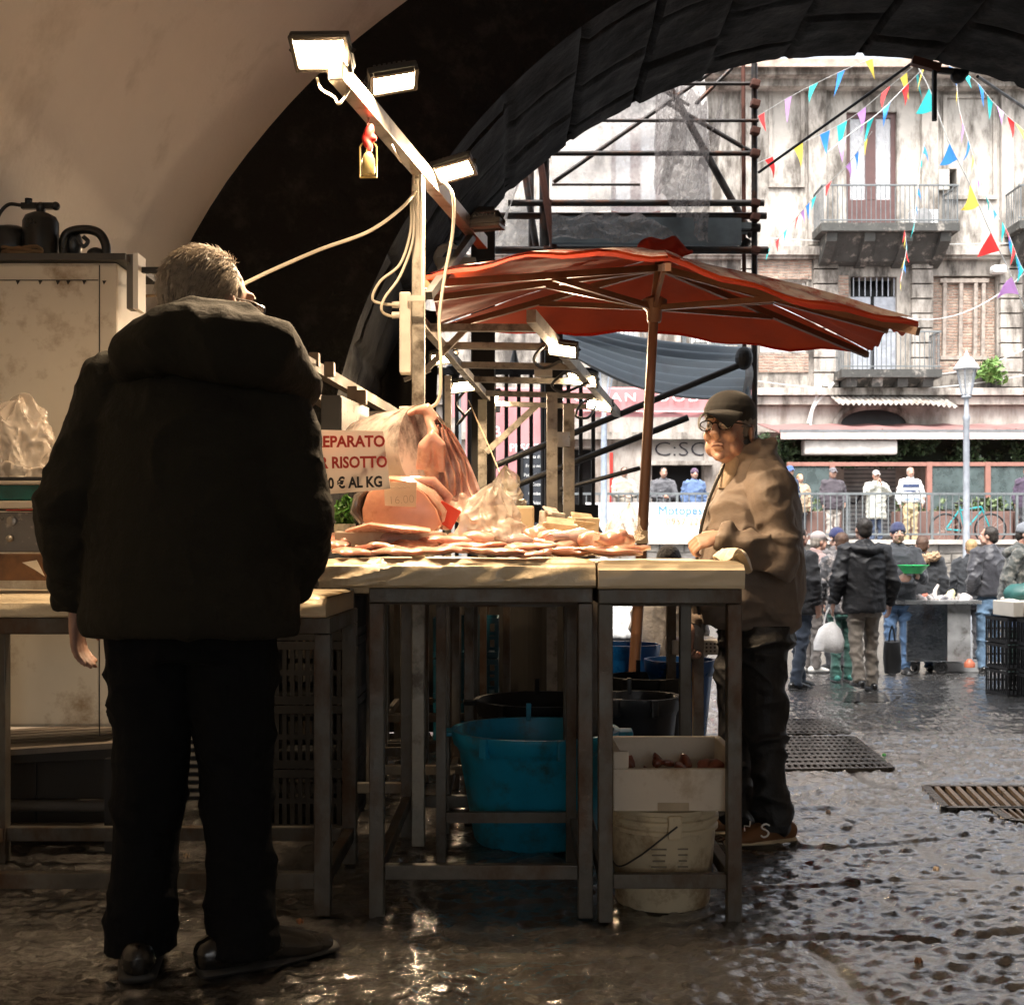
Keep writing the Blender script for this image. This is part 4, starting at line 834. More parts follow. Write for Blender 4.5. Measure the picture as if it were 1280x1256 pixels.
ct = MB().sheet(lambda u, v: (.625+.055*u+.008*math.sin(v*19), 3.41+.30*v, 1.034+.028*math.sin(u*2.9)-.045*u*u*u+.006*math.sin(v*23+u*7)), 14, 30, .003)
tag(ct.build('wrapping_paper', mat('paper', (.72, .64, .52), .6, sss=0, bump=.5, bs=20), smooth=True), 'crumpled translucent wrapping paper over the right slab end', 'paper')
# blue tub
M_blue = mat('blue_plastic', (.006, .29, .50), .42, var=.25, vs=5, spec=.5, dirt=((.03, .12, .15), .32, 9), bump=.2, bs=40, bd=.003)
def tub(label, c, r0, r1, h, m, name='tub', handles=True, rimh=.05):
    t = thing(name, label, 'tub' if r1 > .2 else 'bucket', c)
    prof = [(.001, .0), (r0*.96, 0), (r0, .015), (r0+(r1-r0)*.8, h-rimh-.03), (r1*.99, h-rimh-.01), (r1*1.03, h-rimh), (r1*1.06, h-.006), (r1*1.06, h), (r1*.99, h), (r1*.97, h-.03), (r0*.97, .02), (.001, .018)]
    MB().lathe(c, prof, 48).build('shell', m, t, smooth=True)
    if handles:
        for a in (-2.2, -1.3, .6, 2.0): 
            MB().box((c[0]+r1*1.05*math.cos(a), c[1]+r1*1.05*math.sin(a), c[2]+h-.035), (.03, .03, .07), (0, 0, a)).build('rib', m, t, bevel=.006)
        for a in (-.05, 3.19): MB().box((c[0]+r1*1.1*math.cos(a), c[1]+r1*1.1*math.sin(a), c[2]+h-.012), (.07, .11, .016), (0, 0, a)).build('handle', m, t, bevel=.006)
        MB().box((c[0]-.02, c[1]+r1*.99, c[2]+h+.02), (.02, .012, .07)).build('tab', m, t, bevel=.004)
    return t
tub('large turquoise blue tub with a thick rim under the wide front table', (.085, 4.40, 0), .225, .292, .405, M_blue)
M_blk = mat('black_plastic', (.009, .009, .010), .6, var=.2, spec=.3)
tub('wide black tub behind the turquoise tub', (.13, 5.0, 0), .20, .27, .44, M_blk)
tub('tall grey black bin under the second row beside the white bucket', (.52, 4.95, 0), .12, .165, .46, mat('grey_bin', (.03, .035, .045), .4), 'bin')
tub('black bin with a side lip just behind the grey black bin', (.60, 5.35, 0), .14, .17, .50, M_blk, 'bin')
tub('deep blue tall bucket beside the old man\'s legs', (.77, 5.5, 0), .10, .155, .56, mat('deep_blue', (.006, .08, .30), .3, spec=.6), 'bucket', False)
tub('royal blue bin partly hidden behind the black bins', (.56, 5.9, 0), .13, .16, .60, mat('royal_blue', (.004, .10, .36), .3), 'bin', False)
def crate(label, c, d, m, name='crate', holes=True, hs=.05, rot=0, cat='crate', grp=None):
    t = thing(name, label, cat, c, rot, grp); x, y, z = d; w = .008
    for sy_ in (-1, 1):
        b = MB(); b.span((-x/2, sy_*y/2-w/2, z-.03), (x/2, sy_*y/2+w/2, z)); b.span((-x/2, sy_*y/2-w/2, 0), (x/2, sy_*y/2+w/2, .03)); n = max(3, int(x/hs))
        for i in range(n+1): xx = -x/2+.01+(x-.02)*i/n; b.span((xx-.008, sy_*y/2-w*.4, .031), (xx+.008, sy_*y/2+w*.4, z-.031))
        b.span((-x/2, sy_*y/2-w*.3, z*.5-.01), (x/2, sy_*y/2+w*.3, z*.5+.01)); b.build('side', m, t, local=True)
    for sx_ in (-1, 1):
        b = MB(); b.span((sx_*x/2-w/2, -y/2+w, z-.03), (sx_*x/2+w/2, y/2-w, z)); b.span((sx_*x/2-w/2, -y/2+w, 0), (sx_*x/2+w/2, y/2-w, .03)); n = max(3, int(y/hs))
        for i in range(n+1): yy = -y/2+w+.01+(y-.04)*i/n; b.span((sx_*x/2-w*.4, yy-.008, .031), (sx_*x/2+w*.4, yy+.008, z-.031))
        b.build('side', m, t, local=True)
    MB().span((-x/2+w, -y/2+w, .004), (x/2-w, y/2-w, .012)).build('base', m, t, local=True); return t
M_teal = mat('teal_plastic', (.003, .07, .11), .4)
crate('upper turquoise crate stacked behind the third row of legs', (-.26, 6.9, .46), (.36, .36, .22), M_teal, grp=None)
crate('middle turquoise crate in the stack behind the legs', (-.26, 6.9, .23), (.36, .36, .22), M_teal)
crate('bottom turquoise crate in the stack on the floor', (-.26, 6.9, gz(6.9)), (.36, .36, .26), mat('teal_dark', (.01, .15, .22), .4))
for i, lb in enumerate(('lowest', 'second', 'third', 'topmost')):
    crate('black mesh crate, %s of the stack behind the coat man\'s right side' % lb, (-.78, 4.75, .24*i), (.34, .5, .235), M_blk, hs=.03)
pc = thing('perforated_box', 'pale grey perforated box by the old man\'s hidden hand', 'box', (.80, 5.35, .60))
MB().span((.70, 5.25, .60), (.92, 5.5, .665)).build('body', mat('pale_grey', (.5, .5, .48), .5), pc, bevel=.008)
b = MB()
for i in range(5):
    for j in range(3): b.box((.815+i*.018, 5.2485, .617+j*.016), (.008, .004, .008))
b.build('hole_pattern', M_dark, pc)
# white bucket and fish box
M_wb = mat('white_bucket', (.60, .53, .38), .5, var=.12, vs=4, dirt=((.26, .18, .10), .34, 7))
wb = thing('white_bucket', 'dirty white plastic bucket with wire handle under the fish box', 'bucket', (.455, 3.63, 0)); c = Vector((.455, 3.63, 0))
MB().lathe(c, [(.001, 0), (.138, 0), (.142, .012), (.158, .225), (.166, .228), (.166, .238), (.159, .242), (.159, .252), (.168, .255), (.168, .266), (.160, .27), (.160, .282), (.168, .285), (.168, .297), (.155, .30), (.152, .29), (.135, .012), (.001, .012)], 56).build('shell', M_wb, wb, smooth=True)
MB().box(c+Vector((.015, -.170, .255)), (.04, .02, .07)).build('handle_lug', M_wb, wb, bevel=.006)
MB().wire(spline([c+Vector((.02, -.185, .262)), c+Vector((-.03, -.182, .222)), c+Vector((-.09, -.162, .17)), c+Vector((-.145, -.11, .13)), c+Vector((-.17, -.02, .16))]), .0028, 6).build('wire_handle', M_hous, wb)
for i in range(5): 
    for j, (xx, ww) in enumerate(((-.03, .045), (.04, .03))):
        MB().box(c+Vector((xx, -.1568+.002*i*0+.004*(j), .19-.017*i)), (ww*(1-.1*(i % 3)), .003, .004)).build('print_line', mat('grey_print', (.22, .19, .14), .6), wb)
fb = thing('fish_box', 'white polystyrene box with fish scraps standing on the white bucket', 'box', (.47, 3.60, .302))
def ebox(parent, x0, x1, y0, y1, z0, z1, w=.022, notch=True):
    b = MB(); b.span((x0, y0, z0), (x1, y0+w, z1-.05 if notch else z1)); b.span((x0, y1-w, z0), (x1, y1, z1)); b.span((x0, y0+w+.0005, z0), (x0+w, y1-w-.0005, z1)); b.span((x1-w, y0+w+.0005, z0), (x1, y1-w-.0005, z1)); b.span((x0+w+.0005, y0+w+.0005, z0), (x1-w-.0005, y1-w-.0005, z0+.02))
    if notch:
        b.span((x0, y0, z1-.0495), (x0+.045, y0+w, z1)); b.span((x1-.03, y0, z1-.0495), (x1, y0+w, z1-.012))
    return b.build('shell', M_eps, parent, bevel=.004)
ebox(fb, .292, .652, 3.46, 3.76, .303, .475)
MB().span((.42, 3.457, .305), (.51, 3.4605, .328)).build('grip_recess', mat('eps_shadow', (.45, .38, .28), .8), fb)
M_guts = mat('fish_scrap', (.25, .07, .04), .35, var=.5, vs=15, sss=.2, coat=.5)
b = MB()
for i in range(9): b.ell((.33+i*.034, 3.6+.05*math.sin(i*2.3), .405+.015*random.random()), (.020, .03, .014), (random.random(), random.random(), 0))
tag(b.warp(jitter(.02, 25, 3)).build('fish_scraps', M_guts, remesh=.006), 'reddish fish scraps piled inside the white polystyrene box', 'fish scraps')
# ------------------------------------------------------------------ fish on the slab
M_flesh = mat('pale_flesh', (.66, .42, .32), .30, var=.22, vs=9, sss=.25, coat=.6, dirt=((.48, .14, .08), .3, 7), bump=.2, bs=30, bd=.004)
M_flesh2 = mat('pink_flesh', (.62, .34, .27), .32, var=.25, vs=12, sss=.25, coat=.5, dirt=((.70, .45, .33), .35, 9), bump=.25, bs=25, bd=.005)
M_skin = mat('ray_skin', (.58, .40, .38), .3, var=.28, vs=6, sss=.2, coat=.6, dirt=((.30, .20, .18), .35, 5, (1, 1, 2)), bump=.35, bs=14, bd=.008)
M_belly = mat('fish_belly', (.62, .52, .46), .3, var=.15, vs=3, coat=.5, sss=.15, dirt=((.13, .10, .09), .42, 4.2, (1, 2, 1)), bump=.15, bs=20, bd=.004)
def F(px, py, Y): return P(px, py, Y)
# big fish trunk (pale cylinder lying towards the right) with thick cut rim
t = thing('swordfish_piece', 'big pale swordfish trunk with a thick curled cut edge behind the sign', 'fish', F(505, 620, 4.0))
a = F(452, 566, 4.05); e = F(520, 560, 3.95)
MB().loft([F(440, 575, 4.15), F(455, 572, 4.12), F(480, 568, 4.07), F(505, 566, 4.02), F(524, 562, 3.97), F(533, 560, 3.95)], [(.09, .10), (.118, .125), (.13, .14), (.137, .147), (.14, .15), (.137, .148)], ref=(0, 1, 0), n=40).warp(jitter(.012, 6, 1)).build('trunk', M_belly, t, smooth=True)
cut = MB().loft([F(534, 514, 3.9), F(541, 540, 3.87), F(537, 575, 3.86), F(540, 600, 3.87), F(535, 622, 3.9)], [.012, .022, .024, .022, .012], n=12)
cut.loft([F(528, 585, 3.84), F(531, 556, 3.82), F(540, 545, 3.81), F(550, 556, 3.82), F(551, 590, 3.85)], [.022, .024, .022, .022, .014], n=12)
cut.loft([F(500, 522, 3.9), F(520, 511, 3.9), F(535, 511, 3.89), F(546, 527, 3.89)], [.01, .014, .018, .016], n=12)
cut.warp(jitter(.014, 12, 4)).build('cut_rim', M_flesh2, t, remesh=.006)
t2 = thing('fish_flap', 'wide veined pinkish belly flap hanging from the fish trunk', 'fish', F(570, 625, 3.9))
def flap(u, v):
    x = 536+12*v*0+u*(22+50*v**.7)*(1-.15*(v > .9)); y = 515+u*18+v*(112-12*u)
    return F(x, y, 3.90+.06*math.cos(u*3.1+.5)+.0)+Vector((0, -.030*math.sin(u*6.5+v*1.3)-.022*nz((u*6, v*3, 0), 1.5, 2), .0))
MB().sheet(flap, 48, 40, .018, (0, -1, 0)).build('belly_flap', M_skin, t2, smooth=True)
vn = MB()
for k in range(5):
    vn.wire([Vector(flap(.15+.17*k+.05*math.sin(j*.9+k), j/10))+Vector((0, -.012, 0)) for j in range(1, 10)], .004, 5)
vn.build('vein', M_flesh2, t2, smooth=True)
# tuna half with cut face
t3 = thing('fish_half', 'rounded half fish with a flat orange pink cut face below the price tag', 'fish', F(500, 665, 3.7))
face = [F(452+0, 652, 3.66), F(452, 636, 3.66), F(458, 618, 3.66), F(472, 606, 3.66), F(492, 601, 3.66), F(512, 605, 3.66), F(530, 618, 3.66), F(544, 636, 3.66), F(551, 655, 3.66), F(543, 664, 3.66), F(495, 661, 3.66), F(462, 662, 3.66)]
MB().poly(face, .10, (0.02, 1, .01)).warp(jitter(.008, 9, 2)).build('flesh', mat('salmon_flesh', (.60, .30, .20), .35, var=.2, vs=8, sss=.25, coat=.5, dirt=((.68, .38, .24), .3, 5), bump=.2, bs=18, bd=.005), t3, bevel=.006, smooth=True)
MB().loft([F(456, 655, 3.71), F(446, 640, 3.71), F(450, 622, 3.71), F(462, 608, 3.71)], [(.012, .05), (.022, .06), (.02, .06), (.01, .04)], ref=(1, 0, 0), n=14).build('dark_skin', mat('dark_fish_skin', (.10, .08, .07), .25, var=.4, coat=.6), t3, smooth=True)
MB().loft([F(492, 600, 3.78), F(515, 603, 3.76), F(540, 618, 3.75), F(556, 640, 3.75), F(556, 662, 3.75)], [(.05, .012), (.06, .02), (.06, .022), (.05, .02), (.03, .012)], ref=(0, 1, 0), n=14).build('skin_edge', M_flesh, t3, smooth=True)
MB().loft([F(512, 600, 3.74), F(540, 604, 3.74), F(560, 622, 3.76), F(552, 640, 3.76)], [.016, .02, .016, .01], n=10).warp(jitter(.01, 14, 6)).build('loose_flesh', M_flesh2, t3, smooth=True)
MB().loft([F(440, 662, 3.60), F(470, 658, 3.58), F(505, 661, 3.57), F(536, 664, 3.58)], [(.05, .006), (.06, .012), (.06, .014), (.03, .008)], ref=(0, 1, 0), n=14).warp(jitter(.012, 14, 6)).build('fillet_base', M_flesh, t3, smooth=True)
bx = thing('cutting_board', 'low pale board under the half fish at the back of the slab', 'board', F(480, 683, 3.75))
MB().span(F(418, 689, 3.62), F(552, 664, 3.62)+Vector((0, .32, 0))).build('board', mat('board_pale', (.6, .52, .42), .5, dirt=((.4, .2, .12), .25, 6)), bx, bevel=.006)
# fillets scattered along the slab
rnd = random.Random(5)
def fillet(px, py, Y, L, Wd, H_, ang, m, label):
    c = F(px, py, Y); n = 14; b = MB()
    pts = [Vector((L*(i/n-.5), 0, H_*.12*math.sin(i*.7+px))) for i in range(n+1)]; rad = [(Wd*1.25*(math.sin(math.pi*min(1, max(.06, i/n)))**.45)*(.8+.2*math.sin(i*.8+px)), H_*(.45+.5*math.sin(math.pi*i/n))) for i in range(n+1)]
    b.loft(pts, rad, ref=(0, 1, 0), n=16); M = Euler((rnd.uniform(-.12, .12), rnd.uniform(-.06, .06), ang)).to_matrix()
    b.v = [tuple(M @ Vector(v)+c) for v in b.v]; b.warp(jitter(.006, 26, px % 9)); o = b.build('fish_fillet', m, smooth=True); lo_ = min((o.matrix_basis @ v.co).z for v in o.data.vertices)
    return tag(o, label, 'fish fillet', 'fish fillets laid out along the slab')
FL_ = [(420, 681, 3.55, .09, .04, .014, .3, M_flesh2, 'short thick fillet at the left end of the slab, half behind the coat'), (436, 676, 3.66, .12, .04, .016, -.3, M_flesh, 'curled pale fillet second from the left end'),
       (446, 690, 3.46, .14, .04, .012, .1, M_flesh2, 'narrow reddish fillet at the slab edge under the left end'), (474, 684, 3.5, .13, .045, .014, -.2, M_flesh, 'pale ridged fillet below the sign corner'),
       (500, 689, 3.45, .16, .04, .012, .05, M_flesh2, 'flat fillet at the slab edge below the half fish'), (520, 680, 3.58, .16, .05, .014, .3, M_flesh, 'broad pale fillet in front of the half fish'),
       (548, 688, 3.46, .2, .05, .013, -.08, M_flesh2, 'long flat fillet at the slab edge left of the plastic bag'), (566, 676, 3.62, .2, .06, .02, .5, M_flesh2, 'raised pink fillet leaning on the red box'),
       (590, 684, 3.52, .22, .06, .013, .1, M_flesh, 'long pale fillet right in front of the plastic bag'), (622, 690, 3.45, .2, .045, .012, -.05, M_flesh2, 'reddish fillet at the slab edge under the bag'),
       (650, 684, 3.52, .22, .05, .013, -.1, M_flesh, 'pale fillet right of the plastic bag'), (660, 692, 3.44, .13, .03, .009, .04, M_flesh2, 'small strip fillet near the middle of the slab edge'),
       (716, 689, 3.50, .24, .055, .014, .06, mat('dark_flesh', (.30, .12, .07), .3, var=.3, coat=.5, dirt=((.5, .25, .16), .3, 8)), 'long dark edged fillet right of the middle'), (760, 690, 3.48, .2, .055, .012, -.1, M_flesh2, 'broad orange fillet near the seam between the slabs'),
       (784, 686, 3.56, .14, .04, .014, .2, M_flesh, 'small pale fillet at the foot of the umbrella pole'), (700, 680, 3.7, .2, .06, .018, .3, M_flesh, 'folded pale fillet behind the dark edged one')]
for f in FL_: fillet(*f)
rnd = random.Random(11)
for i in range(14):
    fillet(430+i*26+rnd.uniform(-6, 6), 675+rnd.uniform(-6, 5), 3.70+rnd.uniform(-.08, .14), rnd.uniform(.12, .2), rnd.uniform(.04, .055), rnd.uniform(.024, .036), rnd.uniform(-.9, .9), (M_flesh, M_flesh2, M_skin)[i % 3],
           'thick fillet in the heaped back row, number %d counted from the left' % (i+1) if False else ['paler', 'redder', 'greyish'][i % 3]+' thick fillet of the heaped back row '+['at its far left', 'next to the far left end', 'by the parsley pot', 'left below the half fish', 'below the half fish centre', 'right below the half fish', 'beside the red box', 'behind the left side of the clear bag', 'behind the clear bag middle', 'at the right side of the clear bag', 'below the carton', 'before the brown packet', 'before the low packets', 'near the umbrella pole'][i])
ro = thing('red_box', 'small bright red box wedged behind the fillets', 'box', F(560, 650, 3.72)); M_rb = mat('red_box', (.6, .05, .02), .5)
MB().box(F(557, 644, 3.74), (.07, .05, .065), (0, .5, .2)).build('carton', M_rb, ro, bevel=.003)
sq = MB()
for i in range(7): sq.ell(F(575+rnd.uniform(-14, 22), 634+rnd.uniform(-8, 12), 3.85+rnd.uniform(-.04, .04)), (.035, .03, .018), (rnd.random(), rnd.random(), rnd.random()))
tag(sq.warp(jitter(.02, 14, 8)).build('squid_pile', mat('squid', (.62, .46, .38), .3, var=.3, coat=.6, dirt=((.4, .1, .06), .25, 10)), remesh=.006), 'small heap of pale squid between the flap and the bag', 'squid')
# parsley
pr = leaves('parsley', F(431, 640, 3.8).x, .045, 3.8, .05, F(431, 640, 3.8).z, .05, 420, .013, mat('parsley', (.05, .16, .02), .5, var=.4), seed=5, ellip=True); tag(pr, 'bunch of green parsley under the painted price sign', 'parsley')
MB_par = MB().loft([F(431, 682, 3.8), F(431, 655, 3.8)], [.03, .035], n=12).build('parsley_cup', mat('cup_plastic', (.5, .5, .45), .4)); tag(MB_par, 'small pale pot holding the parsley bunch', 'pot')
# signs
M_sign = mat('sign_white', (.74, .66, .56), .5, var=.05)
sg = thing('price_sign', 'tilted white board painted with red and black price lettering', 'sign', F(445, 615, 3.58)); ang = R(2.5)
A_, B_, C_, D_ = F(388, 537, 3.60), F(479, 539, 3.56), F(488, 611, 3.54), F(392, 619, 3.58)
MB().poly([A_, B_, C_, D_], .004, (0, 1, 0)).build('board', M_sign, sg)
M_redp = mat('red_paint_sign', (.50, .035, .02), .5); M_blkp = mat('black_ink', (.012, .012, .012), .5)
text('PREPARATO', .046, F(433, 553, 3.56)+Vector((0, -.012, 0)), (R(90), R(-.5), 0), M_redp, sg, .0008, sx=.92, bold=.0015)
text('PER RISOTTO', .046, F(434, 579, 3.545)+Vector((0, -.012, 0)), (R(90), R(-1), 0), M_redp, sg, .0008, sx=.86, bold=.0015)
text('10 \u20ac AL KG', .044, F(441, 604, 3.54)+Vector((0, -.012, 0)), (R(90), R(-2), 0), M_blkp, sg, .0008, sx=.80, bold=.0015)
pt = thing('price_tag', 'small handwritten beige price tag stuck on the half fish', 'price tag', F(500, 634, 3.64))
MB().poly([F(480, 602, 3.64), F(521, 603, 3.64), F(520, 634, 3.64), F(481, 632, 3.64)], .002, (0, 1, 0)).build('card', mat('card', (.66, .52, .38), .7), pt)
text('16,00', .036, F(502, 625, 3.638)+Vector((0, -.004, 0)), (R(90), R(-4), 0), mat('pencil', (.30, .22, .15), .7), pt, .0006, bold=-.001)
MB().wire([F(484+i*2.2, 609+1.2*math.sin(i*2), 3.637) for i in range(14)], .0007, 4).build('handwriting', mat('pencil', (.30, .22, .15)), pt)
# bags
def plastic_mat(name, col, a=.55):
    m = mat(name, col, .25, var=.1, vs=6, bump=.6, bs=9, alpha=a, spec=.8, coat=.5, bd=.02); return m
M_bag = plastic_mat('plastic_film', (.82, .76, .68), .62)
def bag(label, c, w, d, h, seed, m=M_bag, name='plastic_bag', rnd_=False, peak=.35, cat='plastic bag'):
    def f(u, v):
        t = 2*math.pi*u; r = (max(0, 1-v**2.6)**.5*(.8+.25*v) if rnd_ else (1-v)**.62*(.82+.18*math.sin(v*3.1))) if v > .12 else (1-.0*v)*(.88+v)*.96
        q_ = (math.cos(t)*1.6+v, math.sin(t)*1.6, v*2.4); fold = 1+.10*math.sin(t*5+seed+v*2)*(.3+v)+.22*(.5-abs(nz(q_, 1.1, seed))*2)+.12*(.5-abs(nz(q_, 2.6, seed+4))*2)
        p = Vector((math.cos(t)*w*r*fold+peak*w*v*v*.3, math.sin(t)*d*r*fold, h*v)); return p+Vector(c)+Vector((nz(p, 16, seed), nz(p, 16, seed+3), nz(p, 16, seed+6)))*.010+Vector((0, 0, h*.16*nz(q_, 1.3, seed+2)*(v > .1)))
    return tag(MB().sheet(f, 96, 56).build(name, m, smooth=True, fixn=False), label, cat)
bag('crumpled clear white plastic bag standing on the fish slab', F(612, 683, 3.68), .125, .09, .185, 2)
bag('small clear plastic scrap at the right end of the fish row', F(672, 676, 3.85), .05, .04, .05, 5)
bag('thin clear plastic wisp rising by the umbrella pole', F(779, 676, 3.95), .07, .05, .12, 9, plastic_mat('film_thin', (.8, .76, .72), .35), peak=1.0)
bag('bunched clear bag on the stall behind the white bag', F(630, 632, 5.2), .10, .1, .17, 12, plastic_mat('film_mid', (.7, .62, .5), .6))
cb_ = thing('carton', 'pale carton carrying the bunched clear bag', 'carton', F(632, 680, 5.2)); MB().span(F(598, 690, 4.42), F(668, 632, 4.42)+Vector((0, .3, 0))).build('box', mat('carton', (.42, .34, .24), .8, var=.2), cb_, bevel=.01)
MB().bar(F(603, 640, 5.08), F(662, 640, 5.08), .004, .03).build('tape', mat('tape_brown', (.3, .2, .1), .4), cb_)
for i, (px_, py_, w_, h_, Y, co, lb) in enumerate(((700, 672, .12, .05, 4.2, (.45, .34, .24), 'open brown packet in the middle of the slab back edge'), (728, 668, .10, .06, 4.4, (.5, .42, .3), 'pale crumpled packet left of the seated person'), (690, 667, .08, .09, 4.9, (.7, .66, .58), 'small upright white carton under the aluminium posts'), (738, 690, .10, .04, 4.3, (.5, .3, .2), 'low brown packet beside the dark edged fillet'))):
    t = thing('food_packet', lb, 'packet', F(px_, py_, Y)); c = F(px_, py_, Y)
    MB().box(c+Vector((0, 0, h_/2)), (w_, .08, h_), (.1, .08, .3*i)).warp(jitter(.012, 12, i)).build('packet', mat('packet%d' % i, co, .6, var=.3, dirt=((.25, .12, .06), .3, 9)), t, bevel=.006); MB().box(c+Vector((0, -.02, h_)), (w_*.8, .06, .006), (.6, .1, .3*i)).build('lid', mat('packet%d' % i, co), t)
# ------------------------------------------------------------------ left side: cold store, gas bottle, scales
M_cold = mat('cold_store_white', (.64, .60, .52), .42, var=.08, vs=2, dirt=((.28, .20, .12), .22, 3), coat=.15, bump=.1, bs=5)
cs = thing('cold_store', 'big dirty white cold store cabinet at the left wall', 'cabinet', (-1.65, 4.4, .43)); CY = 4.25
x1 = P(146, 500, CY).x; zt = P(0, 328, CY).z
MB().span((-1.98, CY, .43), (x1, CY+.33, zt)).build('cabinet', M_cold, cs, bevel=.012)
for a, b_ in (((-2.75, 349), (123, 349)), ): MB().span((-1.97, CY-.003, P(0, 351, CY).z), (P(123, 0, CY).x, CY+.001, P(0, 350, CY).z)).build('seam', M_dark, cs)
MB().span((P(124, 0, CY).x, CY-.003, .4), (P(125, 0, CY).x, CY+.001, zt-.01)).build('seam', M_dark, cs)
MB().span((-1.98, CY-.03, zt+.002), (x1+.04, CY+.36, zt+.025)).build('roof_plate', mat('dark_plate', (.05, .05, .05), .5), cs)
for px_ in (20, 48, 70, 83, 103, 128): MB().poly([P(px_, 351, CY-.004), P(px_+5, 351, CY-.004), P(px_+2, 356, CY-.004)], .002, (0, -1, 0)).build('chipped_mark', M_dark, cs)
sh = thing('louvred_vent', 'louvred grey vent panel seen between the coat man\'s legs', 'vent', (-1.2, 4.9, 0))
MB().span(P(190, 1000, 4.9)+Vector((0, 0, 0)), P(275, 865, 4.9)+Vector((0, .04, 0))).build('panel', M_dark, sh)
b = MB()
for i in range(13): y = 872+i*10; b.bar(P(196, y, 4.88), P(270, y, 4.88), .03, .012)
b.build('louvre', mat('louvre', (.25, .24, .22), .5, .4), sh)
MB().span(P(110, 1005, 4.93), P(140, 800, 4.93)+Vector((0, .05, 0))).build('door_post', M_cold, cs)
jbx = thing('wall_bracket', 'grey upright channel fixed at the corner of the cold store', 'bracket', P(165, 385, 4.9)); MB().span(P(158, 386, 4.27), P(172, 322, 4.32)).build('channel', mat('grey_channel', (.16, .155, .14), .5), jbx, bevel=.003); MB().span(P(172.5, 386, 4.27), P(176, 324, 4.36)).build('edge_strip', M_white, jbx); MB().bar(P(176, 338, 4.32), P(200, 338, 4.32), .02).build('arm', M_dark, jbx)
M_gas = mat('gas_black', (.015, .017, .018), .35, var=.2)
gc = thing('gas_bottle', 'black gas bottle with brass valve on top of the cold store', 'gas bottle', P(51, 322, 4.42)); c = P(51, 324, 4.42)
MB().lathe(c, [(.001, 0), (.062, 0), (.064, .01), (.064, .135), (.055, .155), (.03, .168), (.016, .172), (.016, .19)], 28).build('bottle', M_gas, gc, smooth=True)
MB().bar(c+Vector((-.07, 0, .195)), c+Vector((.065, 0, .195)), .02, .022).ell(c+Vector((0, 0, .19)), .02).tube(c+Vector((-.045, 0, .2)), c+Vector((-.045, 0, .222)), .014).ell(c+Vector((.055, 0, .195)), .016).build('valve', M_gas, gc)
MB().wire(spline([c+Vector((-.07, 0, .198)), c+Vector((-.12, 0, .2)), c+Vector((-.155, 0, .16)), c+Vector((-.165, 0, .10))]), .007, 8).build('hose', M_gas, gc, smooth=True)
hz_ = thing('suction_hose', 'thick black bent hose with a handle on the cold store', 'hose', P(110, 322, 4.42))
MB().wire(spline([P(80, 322, 4.42), P(80, 300, 4.42), P(88, 290, 4.42), P(108, 287, 4.42), P(124, 292, 4.42), P(132, 306, 4.42), P(133, 322, 4.42)]), .017, 12).build('tube', M_gas, hz_, smooth=True)
MB().wire(spline([P(95, 298, 4.42), P(104, 308, 4.42), P(110, 302, 4.42), P(104, 296, 4.42)]), .008, 8).ell(P(93, 305, 4.45), (.03, .03, .05)).build('trigger', mat('hose_grey', (.06, .065, .07), .4), hz_, smooth=True)
MB().ell(P(120, 318, 4.42), (.033, .03, .025)).build('knob', M_gas, hz_, smooth=True)
sk = MB().ell(P(8, 302, 4.42), (.075, .07, .07)).ell(P(-14, 305, 4.42), (.07, .07, .06)).ell(P(24, 316, 4.45), (.06, .05, .03)); tag(sk.warp(jitter(.02, 15, 3)).build('black_sack', M_gas, remesh=.009), 'shiny black sack at the left end of the cold store roof', 'sack')
rp = MB()
for i in range(4): rp.wire([P(28, 320, 4.34)+Vector((.07*math.cos(t+i), .03*math.sin(t+i), .008*i+.006*math.sin(3*t))) for t in [j*.45 for j in range(14)]], .007, 6)
tag(rp.build('rope', mat('rope', (.22, .14, .07), .9), smooth=True), 'loose coil of tan rope lying before the gas bottle', 'rope')
# slatted bench
be = thing('slatted_bench', 'low grey slatted bench behind the left table', 'bench', (-1.9, 5.2, 0)); M_slat = mat('slat_wood', (.20, .17, .14), .75, var=.35, vs=8, stretch=(1, .2, 1))
def bp_(u, v): return P(-30+145*u, 946-(946-912)*v+ (-20)*u*0, 4.35+.5*v)
for i in range(7): y = 4.14+i*.085; z = .36+.0*i; MB().bar((-2.1, y+.0, z-.02), (-1.30, y+.12, z+.015), .065, .02).build('slat', M_slat, be)
for x in (-2.0, -1.40): 
    for y in (4.2, 4.75): MB().bar((x, y, 0), (x, y, .33), .04).build('leg', M_dark, be)
MB().bar((-2.1, 4.2, .32), (-1.30, 4.32, .335), .03, .04).build('front_rail', mat('bench_dark', (.04, .035, .03), .7), be)
lb_ = thing('shade_box', 'added dark low box that darkens the floor under the slatted bench', 'cupboard', (-1.72, 4.5, 0)); MB().span((-2.05, 4.42, 0), (-1.46, 4.74, .31)).build('dark_block', mat('dark_box', (.03, .025, .02), .7), lb_, bevel=.008); MB().span((-1.76, 4.412, .03), (-1.75, 4.421, .29)).build('front_line', M_dark, lb_)  # added box stands in for the dark under the bench
for i, y in enumerate((4.30, 4.36)): tag(MB().tube((-2.0, y, .06+.07*i), (-1.30, y, .06+.07*i), .022, 10).build('pipe', mat('pipe_grey', (.10, .09, .08), .6), smooth=True), ['lower', 'upper'][i]+' grey pipe running under the slatted bench', 'pipe')
st_ = thing('stacked_scale', 'steel weighing scale with teal and cream plates on the left table', 'scale', P(20, 690, 3.7)); SY = 3.62
sb = lambda y0, y1, x0, x1, m, nm, d=.26, dy=0: MB().span(P(x0, y1, SY+dy), P(x1, y0, SY+dy)+Vector((0, d, 0))).build(nm, m, st_, bevel=.003)
